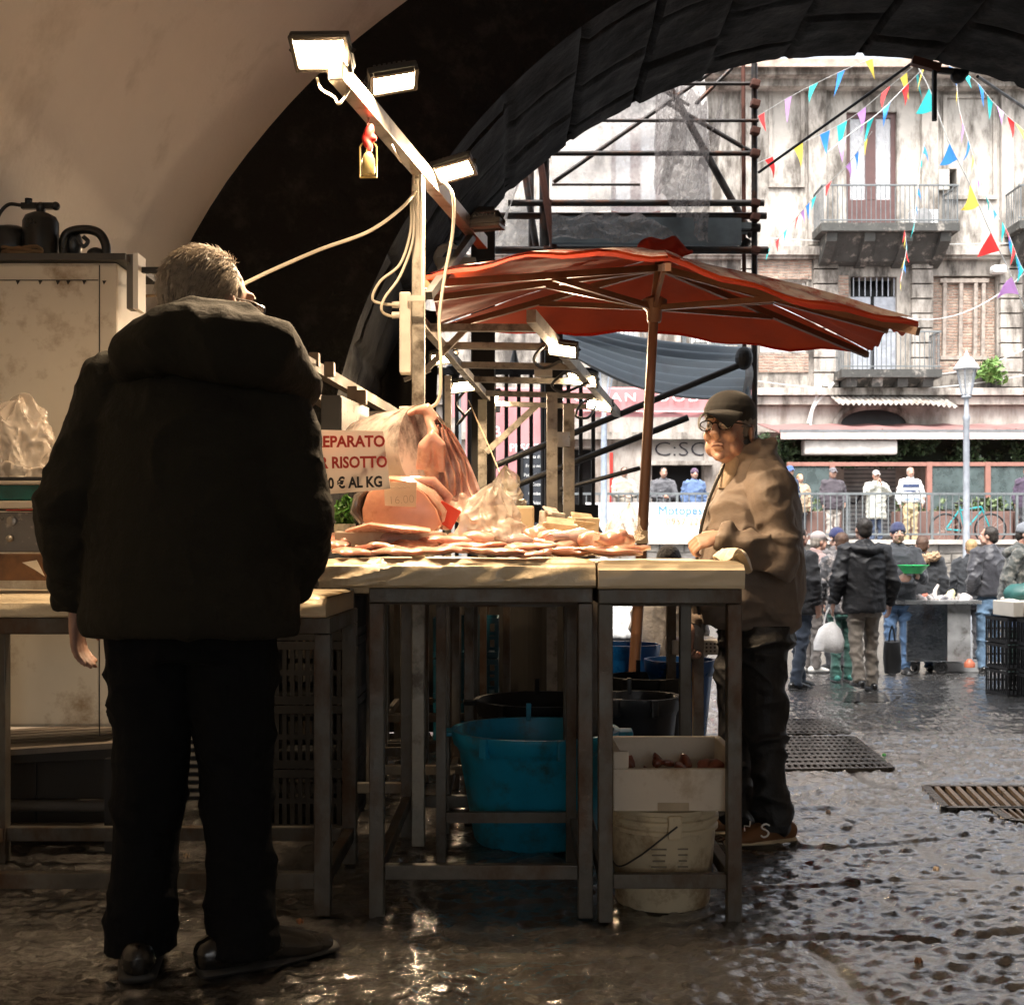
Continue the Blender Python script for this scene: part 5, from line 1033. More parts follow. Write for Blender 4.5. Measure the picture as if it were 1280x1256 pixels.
sb(640, 690, -40, 92, mat('scale_steel', (.20, .19, .18), .35, .7, dirt=((.5, .45, .4), .12, 30)), 'body'); sb(626, 635.5, -40, 88, mat('cream_plate', (.6, .52, .42), .5), 'plate', .3, -.02); sb(606, 625, -40, 90, mat('teal_glass', (.01, .16, .14), .2, var=.6, vs=14), 'display_band'); sb(601, 605.5, -40, 90, mat('cream_plate', (.6, .52, .42)), 'upper_plate', .3, -.02); sb(596, 600.5, -40, 84, M_dark, 'top_tray')
MB().lathe((0, 0, 0), [(.014, 0), (.014, .006), (.006, .008)], 16).warp(lambda p: Vector((P(15, 651, SY).x+p.x, SY-.001-p.z, P(0, 651, SY).z+p.y))).build('knob', M_alu, st_)
MB().ell(P(12, 673, SY-.005), (.011, .012, .011)).build('knob', M_alu, st_)
MB().bar(P(8, 637.5, SY-.01), P(70, 636.5, SY-.01), .006, .004).build('red_strip', mat('red_strip', (.6, .06, .04), .5), st_)
wbx = thing('wooden_crate', 'brown stained wooden box under the scale on the left table', 'crate', P(20, 724, 3.66)); MB().span(P(-60, 725.5, 3.6), P(70, 692, 3.6)+Vector((0, .35, 0))).build('box', mat('stained_wood', (.16, .075, .03), .6, var=.5, vs=14, dirt=((.05, .02, .01), .35, 9)), wbx, bevel=.004)
MB().poly([P(28, 703, 3.59), P(46, 700, 3.59), P(56, 720, 3.59), P(44, 712, 3.59)], .002, (0, -1, 0)).build('torn_paper', mat('paper', (.72, .64, .52)), wbx)
bag('clear plastic bag full of goods on top of the scale', P(22, 596, 3.75), .115, .10, .24, 21, plastic_mat('film_left', (.75, .65, .55), .45), peak=.1, rnd_=True)
tb2 = thing('grey_canister', 'grey ribbed canister half hidden behind the clear bag on the scale', 'canister', P(2, 597, 3.8)); MB().span(P(-15, 597, 3.85), P(14, 547, 3.85)+Vector((0, .12, 0))).build('body', mat('canister', (.28, .26, .22), .5), tb2, bevel=.008)
for i in range(5): MB().tube(P(-8+i*5, 550, 3.84), P(-8+i*5, 596, 3.84), .004, 6).build('rib', mat('canister', (.28, .26, .22)), tb2)
# ledge with box and paper notice behind the coat man's shoulder
lg = thing('wall_ledge', 'sloping pale timber ledge on the left wall', 'ledge', P(440, 500, 6.2)); MB().bar(P(345, 432, 5.4), P(505, 524, 7.6), .05, .055).build('beam', mat('ledge_wood', (.16, .13, .10), .7, var=.25, dirt=((.1, .08, .06), .3, 5)), lg); MB().bar(P(345, 462, 5.6), P(420, 515, 6.4), .06, .03).build('plank', mat('ledge_wood', (.34, .28, .21)), lg)
for px_, py_ in ((393, 450), (412, 462), (441, 492), (452, 497)): MB().box(P(px_, py_, 5.9), (.05, .05, .07)).build('bracket', mat('bracket_brown', (.25, .19, .13), .6), lg, bevel=.006)
eb = thing('electric_box', 'grey electric box with a printed notice on its side', 'box', P(430, 536, 5.5)); MB().span(P(401, 548, 5.5), P(426, 494, 5.5)+Vector((0, .4, 0))).build('cabinet', mat('grey_box', (.05, .05, .048), .5), eb, bevel=.006)
NA, NB, NC, ND = P(427, 495, 5.5), P(461, 510, 6.1), P(461, 548, 6.1), P(427, 550, 5.5); MB().poly([NA, NB, NC, ND], .004, (.3, .3, 0)).build('notice', mat('notice', (.50, .46, .41), .6, dirt=((.30, .06, .05), .2, 22)), eb)
for i in range(5):
    for j in range(2): a = NA.lerp(NB, .12+.42*j)+Vector((-.004, -.006, -.045-.03*i)); b_ = NA.lerp(NB, .46+.42*j)+Vector((-.004, -.006, -.045-.03*i)); MB().bar(a, b_, .003, .01).build('print_line', mat('red_print', (.35, .06, .05), .6), eb)
ws = MB().span(P(462, 548, 5.9), P(500, 514, 5.9)+Vector((0, .2, 0))).build('white_carton', mat('carton_white', (.5, .46, .4), .7), bevel=.005); tag(ws, 'white carton stacked behind the fish trunk at the wall', 'carton')
ws = MB().span(P(458, 690, 5.0), P(500, 550, 5.0)+Vector((0, .6, 0))).build('dark_cupboard', mat('dark_box', (.03, .025, .02), .7), bevel=.01); tag(ws, 'dark cupboard under the electric box behind the fish', 'cupboard')
# ------------------------------------------------------------------ drains in the paving
M_iron = mat('cast_iron', (.07, .066, .062), .28, .7, var=.4, vs=20)
def grate(name, c1, c2, c3, c4, n, m, label, cross=0):
    A, B_, C_, D = [G(*c) for c in (c1, c2, c3, c4)]; up_ = Vector((0, 0, .0)); ctr = (A+B_+C_+D)/4
    t = thing(name, label, 'drain grate', tuple(ctr)); fr = MB()
    for a, b_ in ((A, B_), (B_, C_), (C_, D), (D, A)): fr.bar(a+up_, b_+up_, .035, .02)
    fr.build('frame', M_iron, t); MB().poly([A+Vector((0, 0, -.014)), B_+Vector((0, 0, -.014)), C_+Vector((0, 0, -.014)), D+Vector((0, 0, -.014))], .002, (0, 0, 1)).build('pit', M_dark, t)
    b = MB()
    for i in range(1, n): b.bar(A.lerp(B_, i/n)+up_, D.lerp(C_, i/n)+up_, (B_-A).length/n*.42, .018)
    for i in range(1, cross): b.bar(A.lerp(D, i/cross)+up_, B_.lerp(C_, i/cross)+up_, (D-A).length/cross*.35, .022)
    b.build('bars', m, t); return t
grate('drain_grate', (935, 963), (1114, 961), (1066, 922), (925, 922), 22, M_iron, 'dark lattice drain grate nearest the old man\'s shoes', 9)
grate('drain_grate', (925, 918), (1060, 918), (1030, 900), (925, 900), 18, M_iron, 'smaller dark drain grate just beyond the lattice one', 6)
M_tan = mat('worn_iron', (.28, .22, .17), .35, .5, var=.3, vs=15)
grate('drain_grate', (1182, 1011), (1330, 1011), (1300, 984), (1157, 984), 11, M_tan, 'slotted tan drain grate at the right edge of the picture')
grate('drain_grate', (1262, 1026), (1340, 1034), (1330, 1012), (1240, 1012), 9, M_tan, 'second slotted grate just below the tan one at the right edge')
mh = thing('cover_plate', 'flat square iron cover plate in front of the walking man', 'cover', tuple(G(1082, 872))); A, B_, C_, D = [G(*c) for c in ((1055, 877), (1112, 877), (1104, 866), (1060, 866))]
MB().poly([p+Vector((0, 0, -.008)) for p in (A, B_, C_, D)], .01, (0, 0, 1)).build('plate', M_iron, mh); MB().bar(A.lerp(B_, .3)+Vector((0, 0, .004)), C_.lerp(D, .7)+Vector((0, 0, .004)), .03, .006).build('groove', M_dark, mh)
# bits of litter
for i, (px_, py_, co, lb) in enumerate(((375, 1156, (.22, .09, .04), 'orange scrap on the wet floor by the black shoe'), (1105, 946, (.1, .5, .2), 'tiny green scrap beyond the lattice grate'), (1035, 1018, (.5, .4, .35), 'pale wet paper scrap between the grates'), (1170, 1090, (.6, .5, .42), 'small beige wrapper on the paving at the right'), (1148, 1206, (.14, .07, .04), 'brown leaf scrap near the bottom of the picture'), (233, 1073, (.5, .4, .3), 'pale crumpled tissue under the left table'))):
    c = G(px_, py_); tag(MB().sheet(lambda u, v: c+Vector((.018*(u-.5), .018*(v-.5), .012+.008*math.sin(u*9+v*5))), 5, 5, .002).build('litter', mat('litter%d' % i, co, .5)), lb, 'litter')
# ------------------------------------------------------------------ people
M_skin_p = mat('skin', (.46, .27, .20), .5, var=.22, vs=24, bump=.35, bs=90, bd=.003, sss=.12, dirt=((.46, .16, .10), .18, 9))
M_hair = {k: mat('hair_'+k, c, .6, var=.45, vs=40, bump=.6, bs=60, stretch=(1, 1, .3), bd=.01) for k, c in dict(dark=(.02, .014, .01), brown=(.07, .035, .02), grey=(.22, .19, .16), white=(.45, .42, .39), blond=(.34, .22, .10)).items()}
M_eye = mat('eye_white', (.6, .56, .52), .25, var=.02); M_iris = mat('iris', (.02, .012, .008), .15)
def head_parts(M, c, s, mb, detail=False):
    def e(p, r, rot=None): 
        rm = M if rot is None else M @ Euler(rot).to_matrix(); mb.ell(c+M @ (Vector(p)*s), tuple(x*s for x in r), rm, 20, 14)
    e((0, .014, .030), (.074, .094, .088)); e((0, -.024, -.030), (.058, .068, .082)); e((0, -.040, -.078), (.040, .044, .032)); e((0, -.078, .036), (.05, .018, .014))
    for x in (-1, 1):
        e((x*.078, .012, -.012), (.010, .020, .032), (0, 0, x*.35)); e((x*.036, -.070, -.024), (.022, .022, .022)); e((x*.045, -.03, -.06), (.02, .04, .03))
    mb.loft([c+M @ (Vector(p)*s) for p in ((0, -.088, .026), (0, -.102, .002), (0, -.116, -.022), (0, -.100, -.034))], [(.008*s, .012*s), (.011*s, .014*s), (.017*s, .014*s), (.014*s, .010*s)], ref=M @ Vector((1, 0, 0)), n=12, roundcap=True)
    e((0, -.091, -.056), (.024, .010, .006)); e((0, -.088, -.068), (.020, .010, .007)); e((0, -.078, -.096), (.018, .014, .014))
def hand_parts(mb, wrist, d, nrm, side, s=1.0, curl=.5, thumb_out=.6):
    """palm and five fingers. d: wrist->fingers, nrm: back-of-hand normal, side: +1 thumb on d x nrm side"""
    d = Vector(d).normalized(); nrm = Vector(nrm); nrm = (nrm-d*nrm.dot(d)).normalized(); w = d.cross(nrm)*side
    P0 = Vector(wrist)
    mb.loft([P0-d*.02*s, P0+d*.01*s, P0+d*.05*s, P0+d*.088*s], [(.026*s, .020*s), (.030*s, .019*s), (.042*s, .017*s), (.040*s, .013*s)], ref=w, n=16)
    L = (.078, .086, .080, .064)
    for i in range(4):
        b = P0+d*.086*s+w*(.030-.0205*i)*s; a = curl*.75; p = [P0+d*.05*s+w*(.024-.016*i)*s, b]; q = b
        for k, fr_ in enumerate((.45, .32, .23)):
            a2 = a*(k+.55); dd = d*math.cos(a2)-nrm*math.sin(a2); q = q+dd*L[i]*fr_*s; p.append(q)
        mb.loft(p, [.0095*s, .0098*s, .0088*s, .0080*s, .0068*s], ref=w, n=10, roundcap=True)
    tb_ = P0+d*.02*s+w*.026*s; t1 = tb_+(d*.7+w*thumb_out-nrm*.35).normalized()*.042*s; t2_ = t1+(d*.85+w*thumb_out*.4-nrm*.5*curl).normalized()*.032*s; t3_ = t2_+(d*.9-nrm*.6*curl).normalized()*.024*s
    mb.loft([P0+d*.01*s+w*.01*s, tb_, t1, t2_, t3_], [.014*s, .015*s, .012*s, .0105*s, .008*s], ref=nrm, n=10, roundcap=True)
PCOUNT = 0
def person(label, loc, rz=0, H=1.72, jacket=None, trousers=None, shoes=None, hair='dark', hat=None, hatm=None, LA=None, RA=None, LF=(.09, 0), RF=(-.09, 0), lean=0, yaw=0, pitch=0, vox=.014,
           bulk=1.0, hem=.80, rings=None, sleeve=1.0, legw=1.0, wrinkle=.006, head_s=1.0, collar=.075, group=None, curl=.5, hood=None, bald=False, feet_dir=(0, 0), kneeL=None, kneeR=None, glasses=False, arms_short=False, headoff=(0, 0), hoodm=None, legs=True, nowrist=False, bvox=None, fs=1.0, ftoe=None, elast=False):
    k = H/1.75; t = thing('person', label, 'person', loc, R(rz), group); tl = math.tan(R(lean))
    def S(p): p = Vector(p); y = p.y-(tl*(p.z-.92) if p.z > .92 else 0); return Vector((p.x, y, p.z))*k
    shw = .185*min(1.12, bulk)
    L = LA or ((.25, .02, 1.16), (.24, -.04, .92)); Rr = RA or ((-.25, .02, 1.16), (-.24, -.04, .92))
    hc = S((headoff[0], -.015+headoff[1], 1.635)); HM = Euler((R(pitch), 0, R(yaw)), 'XYZ').to_matrix(); HM = Euler((0, 0, R(yaw))).to_matrix() @ Euler((R(pitch), 0, 0)).to_matrix()
    hs_ = k*1.0*head_s
    b = MB(); head_parts(HM, hc, hs_, b)
    b.loft([S((0, .015, 1.42)), S((0, .01, 1.50)), hc+HM @ Vector((0, .02, -.06))*hs_], [.058*k, .052*k, .055*k], n=16)
    b.loft([S((0, 0, z)) for z in (.86, .95, 1.1, 1.3, 1.42, 1.47)], [(.13*k, .09*k), (.135*k, .09*k), (.12*k, .08*k), (.14*k, .09*k), (.13*k, .07*k), (.06*k, .05*k)], n=18)
    J = []
    for sd_, A in ((1, L), (-1, Rr)):
        sh_ = S((sd_*shw, .0, 1.415)); el = S(A[0]) if A[0][2] <= .92 or True else 0; ha = Vector(A[1])*k; el = Vector(A[0])*k; J.append((sh_, el, ha))
        b.loft([sh_, el, ha], [.040*k, .026*k if jacket else .036*k, .024*k], n=12)
        dd = (ha-el).normalized(); hd = Vector(A[2]).normalized() if len(A) > 2 else dd; nr = Vector(A[3]) if len(A) > 3 else Vector((sd_, 0, .0))
        if not nowrist: hand_parts(b, ha+dd*.01, hd, nr, (1 if sd_ > 0 else -1)*(A[4] if len(A) > 4 else 1), k*1.0, curl)
    feet = []
    for sd_, Ft, kn in ((1, LF, kneeL), (-1, RF, kneeR)):
        hip = Vector((sd_*.085, 0, .90))*k; an = Vector((Ft[0], Ft[1], .085+(Ft[2] if len(Ft) > 2 else 0)))*k
        kn = Vector(kn)*k if kn else (hip+an)/2+Vector((0, -.025*k, .0)); feet.append((hip, kn, an))
        if legs: b.loft([hip, kn, an, an-Vector((0, 0, .03*k))], [.07*k, .05*k, .035*k, .035*k], n=12)
    bo = b.build('body', M_skin_p, t, local=True, remesh=bvox or vox, relax=1)
    if vox < .02:
        MB().loft([hc+HM @ Vector(q)*hs_ for q in ((-.021, -.0905, -.064), (-.008, -.0985, -.0605), (.008, -.0985, -.0605), (.021, -.0905, -.064))], [.0012*hs_, .0028*hs_, .0028*hs_, .0012*hs_], n=6).build('mouth', mat('lip_line', (.10, .03, .025), .5), t, local=True)
    if vox < .02:
        for x in (-1, 1):
            eb_ = MB().ell(hc+HM @ Vector((x*.031, -.079, .008))*hs_, .0125*hs_, None, 12, 8).build('eye', M_eye, t, local=True, smooth=True)
            MB().ell(hc+HM @ Vector((x*.031-.001, -.0895, .007))*hs_, .0048*hs_, None, 8, 6).build('iris', M_iris, eb_, local=True)
            MB().loft([hc+HM @ Vector((x*.012, -.0955, .030))*hs_, hc+HM @ Vector((x*.030, -.0945, .036))*hs_, hc+HM @ Vector((x*.048, -.082, .028))*hs_], [.003*hs_, .0045*hs_, .002*hs_], n=6).build('eyebrow', M_hair[hair], t, local=True)
    # hair
    if not bald or True:
        hb_ = MB(); gr_ = 1.0
        if hair != 'none':
            hb_.ell(hc+HM @ Vector((0, .024, .034))*hs_, (.082*hs_, .094*hs_, .090*hs_), HM, 26, 18)
            hb_.ell(hc+HM @ Vector((0, .055, -.020))*hs_, (.070*hs_, .060*hs_, .070*hs_), HM, 20, 12)
            Hi = HM.inverted(); keep = MB()
            def cut_(me):
                for v in me.vertices:
                    q = Hi @ (v.co-hc)/hs_
                    lim = -.045 if bald else -.062
                    if q.y < -.035 and q.z < .085: v.co += (HM @ Vector((0, .035, 0)))*hs_
                    if bald and q.z > .07 and q.y < .06: v.co -= (HM @ Vector((0, 0, .02)))*hs_
                    v.co += Vector((nz(v.co, 60, 1), nz(v.co, 60, 2), nz(v.co, 60, 3)))*.006*hs_
            hb_.build('hair', M_hair[hair], t, local=True, remesh=max(vox, .006), relax=1, post=cut_)
    if hat == 'beanie':
        MB().ell(hc+HM @ Vector((0, .016, .048))*hs_, (.088*hs_, .104*hs_, .094*hs_), HM, 24, 16).loft([hc+HM @ Vector((0, .012, z))*hs_ for z in (.020, .058)], [(.092*hs_, .108*hs_)]*2, ref=HM @ Vector((1, 0, 0)), n=24).build('beanie', hatm, t, local=True, remesh=max(vox*.8, .008))
    if hat == 'cap':
        cb2 = MB().ell(hc+HM @ Vector((0, .014, .062))*hs_, (.086*hs_, .104*hs_, .076*hs_), HM, 26, 16); cb2.loft([hc+HM @ Vector((0, .012, z))*hs_ for z in (.050, .075)], [(.086*hs_, .103*hs_)]*2, ref=HM @ Vector((1, 0, 0)), n=26)
        cb2.build('cap', hatm, t, local=True, remesh=max(vox*.8, .006))
        MB().sheet(lambda u, v: hc+HM @ Vector(((u-.5)*.155*(1-.35*v*v), -.062-.098*v*math.cos((u-.5)*1.9)-.025*math.cos((u-.5)*3), .060-.022*v-.030*((u-.5)*2)**2*(.4+v)))*hs_, 16, 8, .006*hs_, HM @ Vector((0, 0, 1))).build('cap_peak', hatm, t, local=True, smooth=True)
    if hood:
        MB().loft([S((-.13, .04, 1.46)), S((-.10, .10, 1.44)), S((0, .135, 1.43)), S((.10, .10, 1.44)), S((.13, .04, 1.46)), S((.09, -.04, 1.46))], [(.05*k*hood, .06*k*hood)]*5+[(.03*k, .03*k)], ref=(0, 0, 1), n=14, roundcap=True).build('hood', hoodm or jacket, t, local=True, remesh=max(vox, .01), post=(lambda me: wrinkles(me, wrinkle*.8, 5)) if wrinkle else None)
    # jacket
    if jacket:
        jb_ = MB(); rg = rings or [(hem, .175, .135, 0), (hem+.03, .185, .145, 0), (1.0, .185, .140, 0), (1.15, .185, .140, 0), (1.30, .195, .135, 0), (1.39, .185, .115, .0), (1.45, .13, .095, .005), (1.485, collar+.012, collar+.012, .01), (1.53, collar, collar, .0)]
        jb_.loft([S((0, r_[3], r_[0])) for r_ in rg], [(r_[1]*k*bulk, r_[2]*k*bulk) if r_[0] < 1.46 else (r_[1]*k, r_[2]*k) for r_ in rg], n=28)
        for (sh_, el, ha) in J:
            a_ = sh_.lerp(Vector((0, sh_.y, sh_.z)), .35); dd = (ha-el).normalized(); m1 = sh_.lerp(el, .5); m2 = el.lerp(ha, .5)
            jb_.loft([a_, sh_+Vector((0, 0, -.01)), m1, el, m2, ha+dd*.012], [(.07*k*sleeve, .085*k*sleeve), (.074*k*sleeve, .080*k*sleeve), (.066*k*sleeve,)*2, (.060*k*sleeve,)*2, (.056*k*sleeve,)*2, (.044*k*(sleeve*.5+.5),)*2], ref=(0, 1, 0), n=18, roundcap=False)
            jb_.ell(el, (.062*k*sleeve,)*3)
        jo = jb_.build('jacket' if not arms_short else 'shirt', jacket, t, local=True, remesh=vox, relax=3, post=(lambda me: wrinkles(me, wrinkle, 1, J)) if wrinkle else None)
    if legs:
        tb3 = MB(); lw = min(legw, 1.1); tb3.loft([Vector((0, 0, z))*k for z in (.76, .82, .88, .95)], [(.15*k*lw, .12*k*lw), (.16*k*lw, .125*k*lw), (.145*k, .12*k), (.13*k, .105*k)], n=24)
        for (hip, kn, an) in feet:
            tb3.loft([hip+Vector((0, 0, -.04*k)), hip.lerp(kn, .5), kn, kn.lerp(an, .5), an+Vector((0, 0, .0*k)), an-Vector((0, 0, .035*k))], [(.088*k*legw,)*2, (.080*k*legw,)*2, (.064*k*legw,)*2, (.060*k*legw,)*2, (.060*k*legw,)*2, (.064*k*legw,)*2], n=16)
        tb3.build('trousers', trousers, t, local=True, remesh=vox, relax=3, post=(lambda me: wrinkles(me, wrinkle*1.3, 7, None, 1.0)) if wrinkle else None)
        for i_, (hip, kn, an) in enumerate(feet):
            kf = k*fs; q = R((ftoe or (0, 0))[i_]); f = Vector((math.sin(q), -math.cos(q), 0)); l0 = Vector((an.x, an.y, an.z-.085*k)); sb_ = MB()
            sb_.loft([l0-f*.07*kf+Vector((0, 0, .045*kf)), l0-f*.02*kf+Vector((0, 0, .052*kf)), l0+f*.06*kf+Vector((0, 0, .045*kf)), l0+f*.13*kf+Vector((0, 0, .033*kf)), l0+f*.185*kf+Vector((0, 0, .026*kf))], [(.036*kf, .040*kf), (.040*kf, .050*kf), (.044*kf, .042*kf), (.047*kf, .030*kf), (.030*kf, .020*kf)], ref=f.cross(Vector((0, 0, 1))), n=16, roundcap=True)
            sb_.loft([l0+Vector((0, 0, .09*kf)), l0+Vector((0, 0, .03*kf))], [.04*kf, .042*k], n=14)
            so_ = sb_.build('shoe', shoes, t, local=True, remesh=min(vox, .01), relax=1)
            MB().loft([l0-f*.085*kf+Vector((0, 0, .012*kf)), l0+f*.06*kf+Vector((0, 0, .012*kf)), l0+f*.205*kf+Vector((0, 0, .016*kf))], [(.038*kf, .012*kf), (.049*kf, .012*kf), (.030*kf, .012*kf)], ref=f.cross(Vector((0, 0, 1))), n=14, roundcap=True).build('sole', mat('sole_dark', (.03, .03, .03), .6) if shoes.name != 'tan_shoe' else mat('sole_cream', (.55, .46, .32), .6), so_, local=True, smooth=True)
    if glasses:
        gl_ = MB()
        for x in (-1, 1):
            cc_ = Vector((x*.034, -.108, .006)); gl_.wire([hc+HM @ (cc_+Vector((.025*math.cos(a), .006*abs(math.cos(a)) if x*math.cos(a) > 0 else 0, .018*math.sin(a)*(1 if math.sin(a) < 0 else .85))))*hs_ for a in [j*math.pi/10 for j in range(21)]], .0022*hs_, 6)
            gl_.wire([hc+HM @ Vector(p)*hs_ for p in ((x*.059, -.100, .012), (x*.078, -.05, .012), (x*.082, .0, .008), (x*.080, .02, -.006))], .002*hs_, 6)
        gl_.wire([hc+HM @ Vector(p)*hs_ for p in ((-.010, -.110, .010), (0, -.112, .014), (.010, -.110, .010))], .0022*hs_, 6)
        go = gl_.build('glasses', mat('spectacle_frame', (.03, .02, .015), .3, .3), t, local=True, smooth=True)
        for x in (-1, 1): MB().ell(hc+HM @ Vector((x*.034, -.106, .006))*hs_, (.024*hs_, .0012*hs_, .016*hs_), HM, 16, 8).build('lens', mat('lens', (.7, .7, .7), .05, alpha=.18, spec=.9), go, local=True, smooth=True)
    return t, hc, HM, k, J
def ridged(p, s, seed):
    q = Vector((p[0]*s+nz(p, s*.6, seed)*1.2, p[1]*s+nz(p, s*.6, seed+2)*1.2, p[2]*s)); return 1-abs(noise.noise(q+Vector((seed*5.1, seed*2.2, 0))))*2
def wrinkles(me, amp, seed=1, J=None, sc=1.0):
    me.update(); no_ = [v.normal.copy() for v in me.vertices]; J = J or []
    for v, n_ in zip(me.vertices, no_):
        p = v.co; d = 0
        a = ridged((p.x*1.0+p.z*.35, p.y, p.z*.9-p.x*.4), 5.5*sc, seed)+.55*ridged((p.x*.7-p.z*.4, p.y, p.z), 11*sc, seed+3)
        arm = 0
        for (sh_, el, ha) in J:
            r_ = (p-el).length
            if r_ < .16: arm = max(arm, 1-r_/.16)
            seg = ha-el; tt = max(0, min(1, (p-el).dot(seg)/max(1e-6, seg.length_squared))); dist = (p-(el+seg*tt)).length
            if dist < .085: d += .7*math.sin(tt*seg.length*95+6*nz(p, 7, seed))*min(1, (.1+tt))
        d += (max(0, a-.35)**1.6*1.6-.35)*(1+1.2*arm)
        v.co = p+n_*d*amp
# ---- the old man behind the stall (cap, brown jacket)
M_bj = cloth('brown_jacket', (.175, .138, .112), bump=.35, bs=14, sheen=.05, rough=.7); M_blacktr = cloth('black_trousers', (.010, .010, .012), bump=.5, bs=8, bd=.03, sheen=.0, rough=.6)
M_capb = cloth('black_cap', (.012, .011, .010), bs=60, bump=.3, bd=.004); M_tanshoe = mat('tan_shoe', (.17, .075, .028), .7, var=.2, vs=20); M_blkshoe = mat('black_shoe', (.012, .011, .010), .25, var=.3, coat=.3)
rgs = [(.835, .150, .165, .0), (.85, .165, .185, .0), (.885, .165, .190, .0), (.91, .185, .215, -.01), (.98, .190, .225, -.015), (1.08, .190, .222, -.01), (1.20, .190, .205, .0), (1.32, .195, .185, .015), (1.41, .180, .145, .02), (1.47, .13, .115, .02), (1.52, .105, .108, .014), (1.585, .095, .100, .004)]
OM = P(940, 1050, 4.42); OM.z = 0
old, hc, HM, kk, J = person('old man in black cap, glasses and brown zipped jacket standing behind the stall', (OM.x+.015, OM.y, 0), -78, 1.60, M_bj, M_blacktr, M_tanshoe, hair='grey', hat='cap', hatm=M_capb,
    LA=((.26, -.01, 1.125), (.215, -.23, 1.205), (-.25, -.9, -.25), (.6, -.2, .75), 1), RA=((-.26, -.06, 1.08), (-.16, -.20, .84), (.1, -.3, -.9), (-.8, -.5, .1), 1), LF=(.10, .03), RF=(-.08, -.06), lean=3, yaw=44, pitch=-2, vox=.0062, bvox=.004, rings=rgs, bulk=1.0, sleeve=1.12, legw=1.18, wrinkle=.010, head_s=1.19, curl=1.5, glasses=True, headoff=(0, -.065), ftoe=(8, -6))
cl = MB().loft([Vector((.0, -.02, 1.40))*kk+Vector((0, -.11, 0)), Vector((0, -.075, 1.46))*kk+Vector((0, -.04, 0)), Vector((0, -.07, 1.53))*kk+Vector((0, -.02, 0))], [(.035, .018), (.05, .03), (.06, .035)], n=14).build('light_collar', cloth('beige_collar', (.42, .33, .24)), old, local=True, smooth=True)
MB().wire(spline([Vector((.012, -.245, .90))*kk, Vector((.012, -.262, 1.0))*kk, Vector((.012, -.247, 1.2))*kk, Vector((.012, -.208, 1.35))*kk, Vector((.012, -.14, 1.50))*kk]), .006, 6).build('zip', mat('zip_dark', (.02, .018, .015), .5), old, local=True)
text('S', .05, (0, 0, 0), (0, 0, 0), M_white, arch) if False else None
f_an = Vector((.10, .03, 0))*kk
lg_ = MB(); sp = [Vector((.0465, .012+.013*math.sin(a), 0)) for a in ()]
S_pts = [(.016, .018), (.004, .024), (-.010, .020), (-.012, .010), (.002, .003), (.012, -.006), (.008, -.018), (-.006, -.022), (-.016, -.016)]
MB().wire(spline([f_an+Vector((.052, -.055+a, .058+b_)) for a, b_ in S_pts], 5), .0035, 6).build('shoe_letter', M_white, old, local=True)
MB().wire([f_an+Vector((.025, -.10, .088)), f_an+Vector((.048, -.112, .075)), f_an+Vector((.03, -.125, .075)), f_an+Vector((.045, -.13, .06))], .003, 5).build('lace', M_white, old, local=True)
# ---- the man in the foreground seen from behind
M_coat = cloth('dark_coat', (.019, .0175, .0125), bump=.7, bs=16, rough=.85, sheen=0, spec=.2); M_jean = cloth('black_jeans', (.005, .0058, .0072), sheen=0, rough=.9, spec=.15)
rg2 = [(.82, .255, .20, .0), (.85, .265, .21, .0), (.95, .262, .205, 0), (1.08, .25, .20, 0), (1.20, .245, .19, 0), (1.33, .245, .175, 0), (1.41, .225, .15, .0), (1.47, .175, .125, .0), (1.515, .125, .105, .01)]
FM = P(244, 1210, 3.02)
fm, hc, HM, kk, J = person('tall grey haired man in a dark hooded coat seen from behind in the foreground', (FM.x-.01, FM.y, 0), 180, 1.80, M_coat, M_jean, M_blkshoe, hair='grey', LA=((.28, .02, 1.13), (.295, -.04, .895)), RA=((-.27, .02, 1.12), (-.22, -.13, .93), (.5, -.3, -.6), (-.9, .2, 0), 1), LF=(.125, .0), RF=(-.125, .0), lean=2, yaw=-38, pitch=3, vox=.0075, rings=rg2, sleeve=1.42, legw=1.38, wrinkle=.0055, head_s=1.14, glasses=True, headoff=(-.03, -.03), ftoe=(14, -58), fs=1.16)
FMo = fm
# big hood bundle
hd = MB()
hd.loft([Vector((-.22, -.02, 1.42)), Vector((-.17, .09, 1.48)), Vector((-.06, .135, 1.50)), Vector((.07, .13, 1.51)), Vector((.155, .09, 1.48)), Vector((.19, .0, 1.42))], [(.055, .055), (.085, .075), (.095, .085), (.085, .08), (.07, .065), (.04, .04)], ref=(0, 0, 1), n=20, roundcap=True)
hd.loft([Vector((-.16, .02, 1.52)), Vector((-.10, .09, 1.565)), Vector((0, .11, 1.57)), Vector((.09, .08, 1.54)), Vector((.17, .0, 1.475)), Vector((.16, -.1, 1.45))], [(.03, .04), (.045, .05), (.045, .05), (.04, .05), (.035, .04), (.02, .03)], ref=(0, 0, 1), n=16, roundcap=True)
hd.v = [tuple((Vector(v)+Vector((-.045, 0, .008)))*kk) for v in hd.v]
hd.build('hood', M_coat, fm, local=True, remesh=.009, relax=3, post=lambda me: wrinkles(me, .006, 5))
hr = MB(); rnd = random.Random(3)
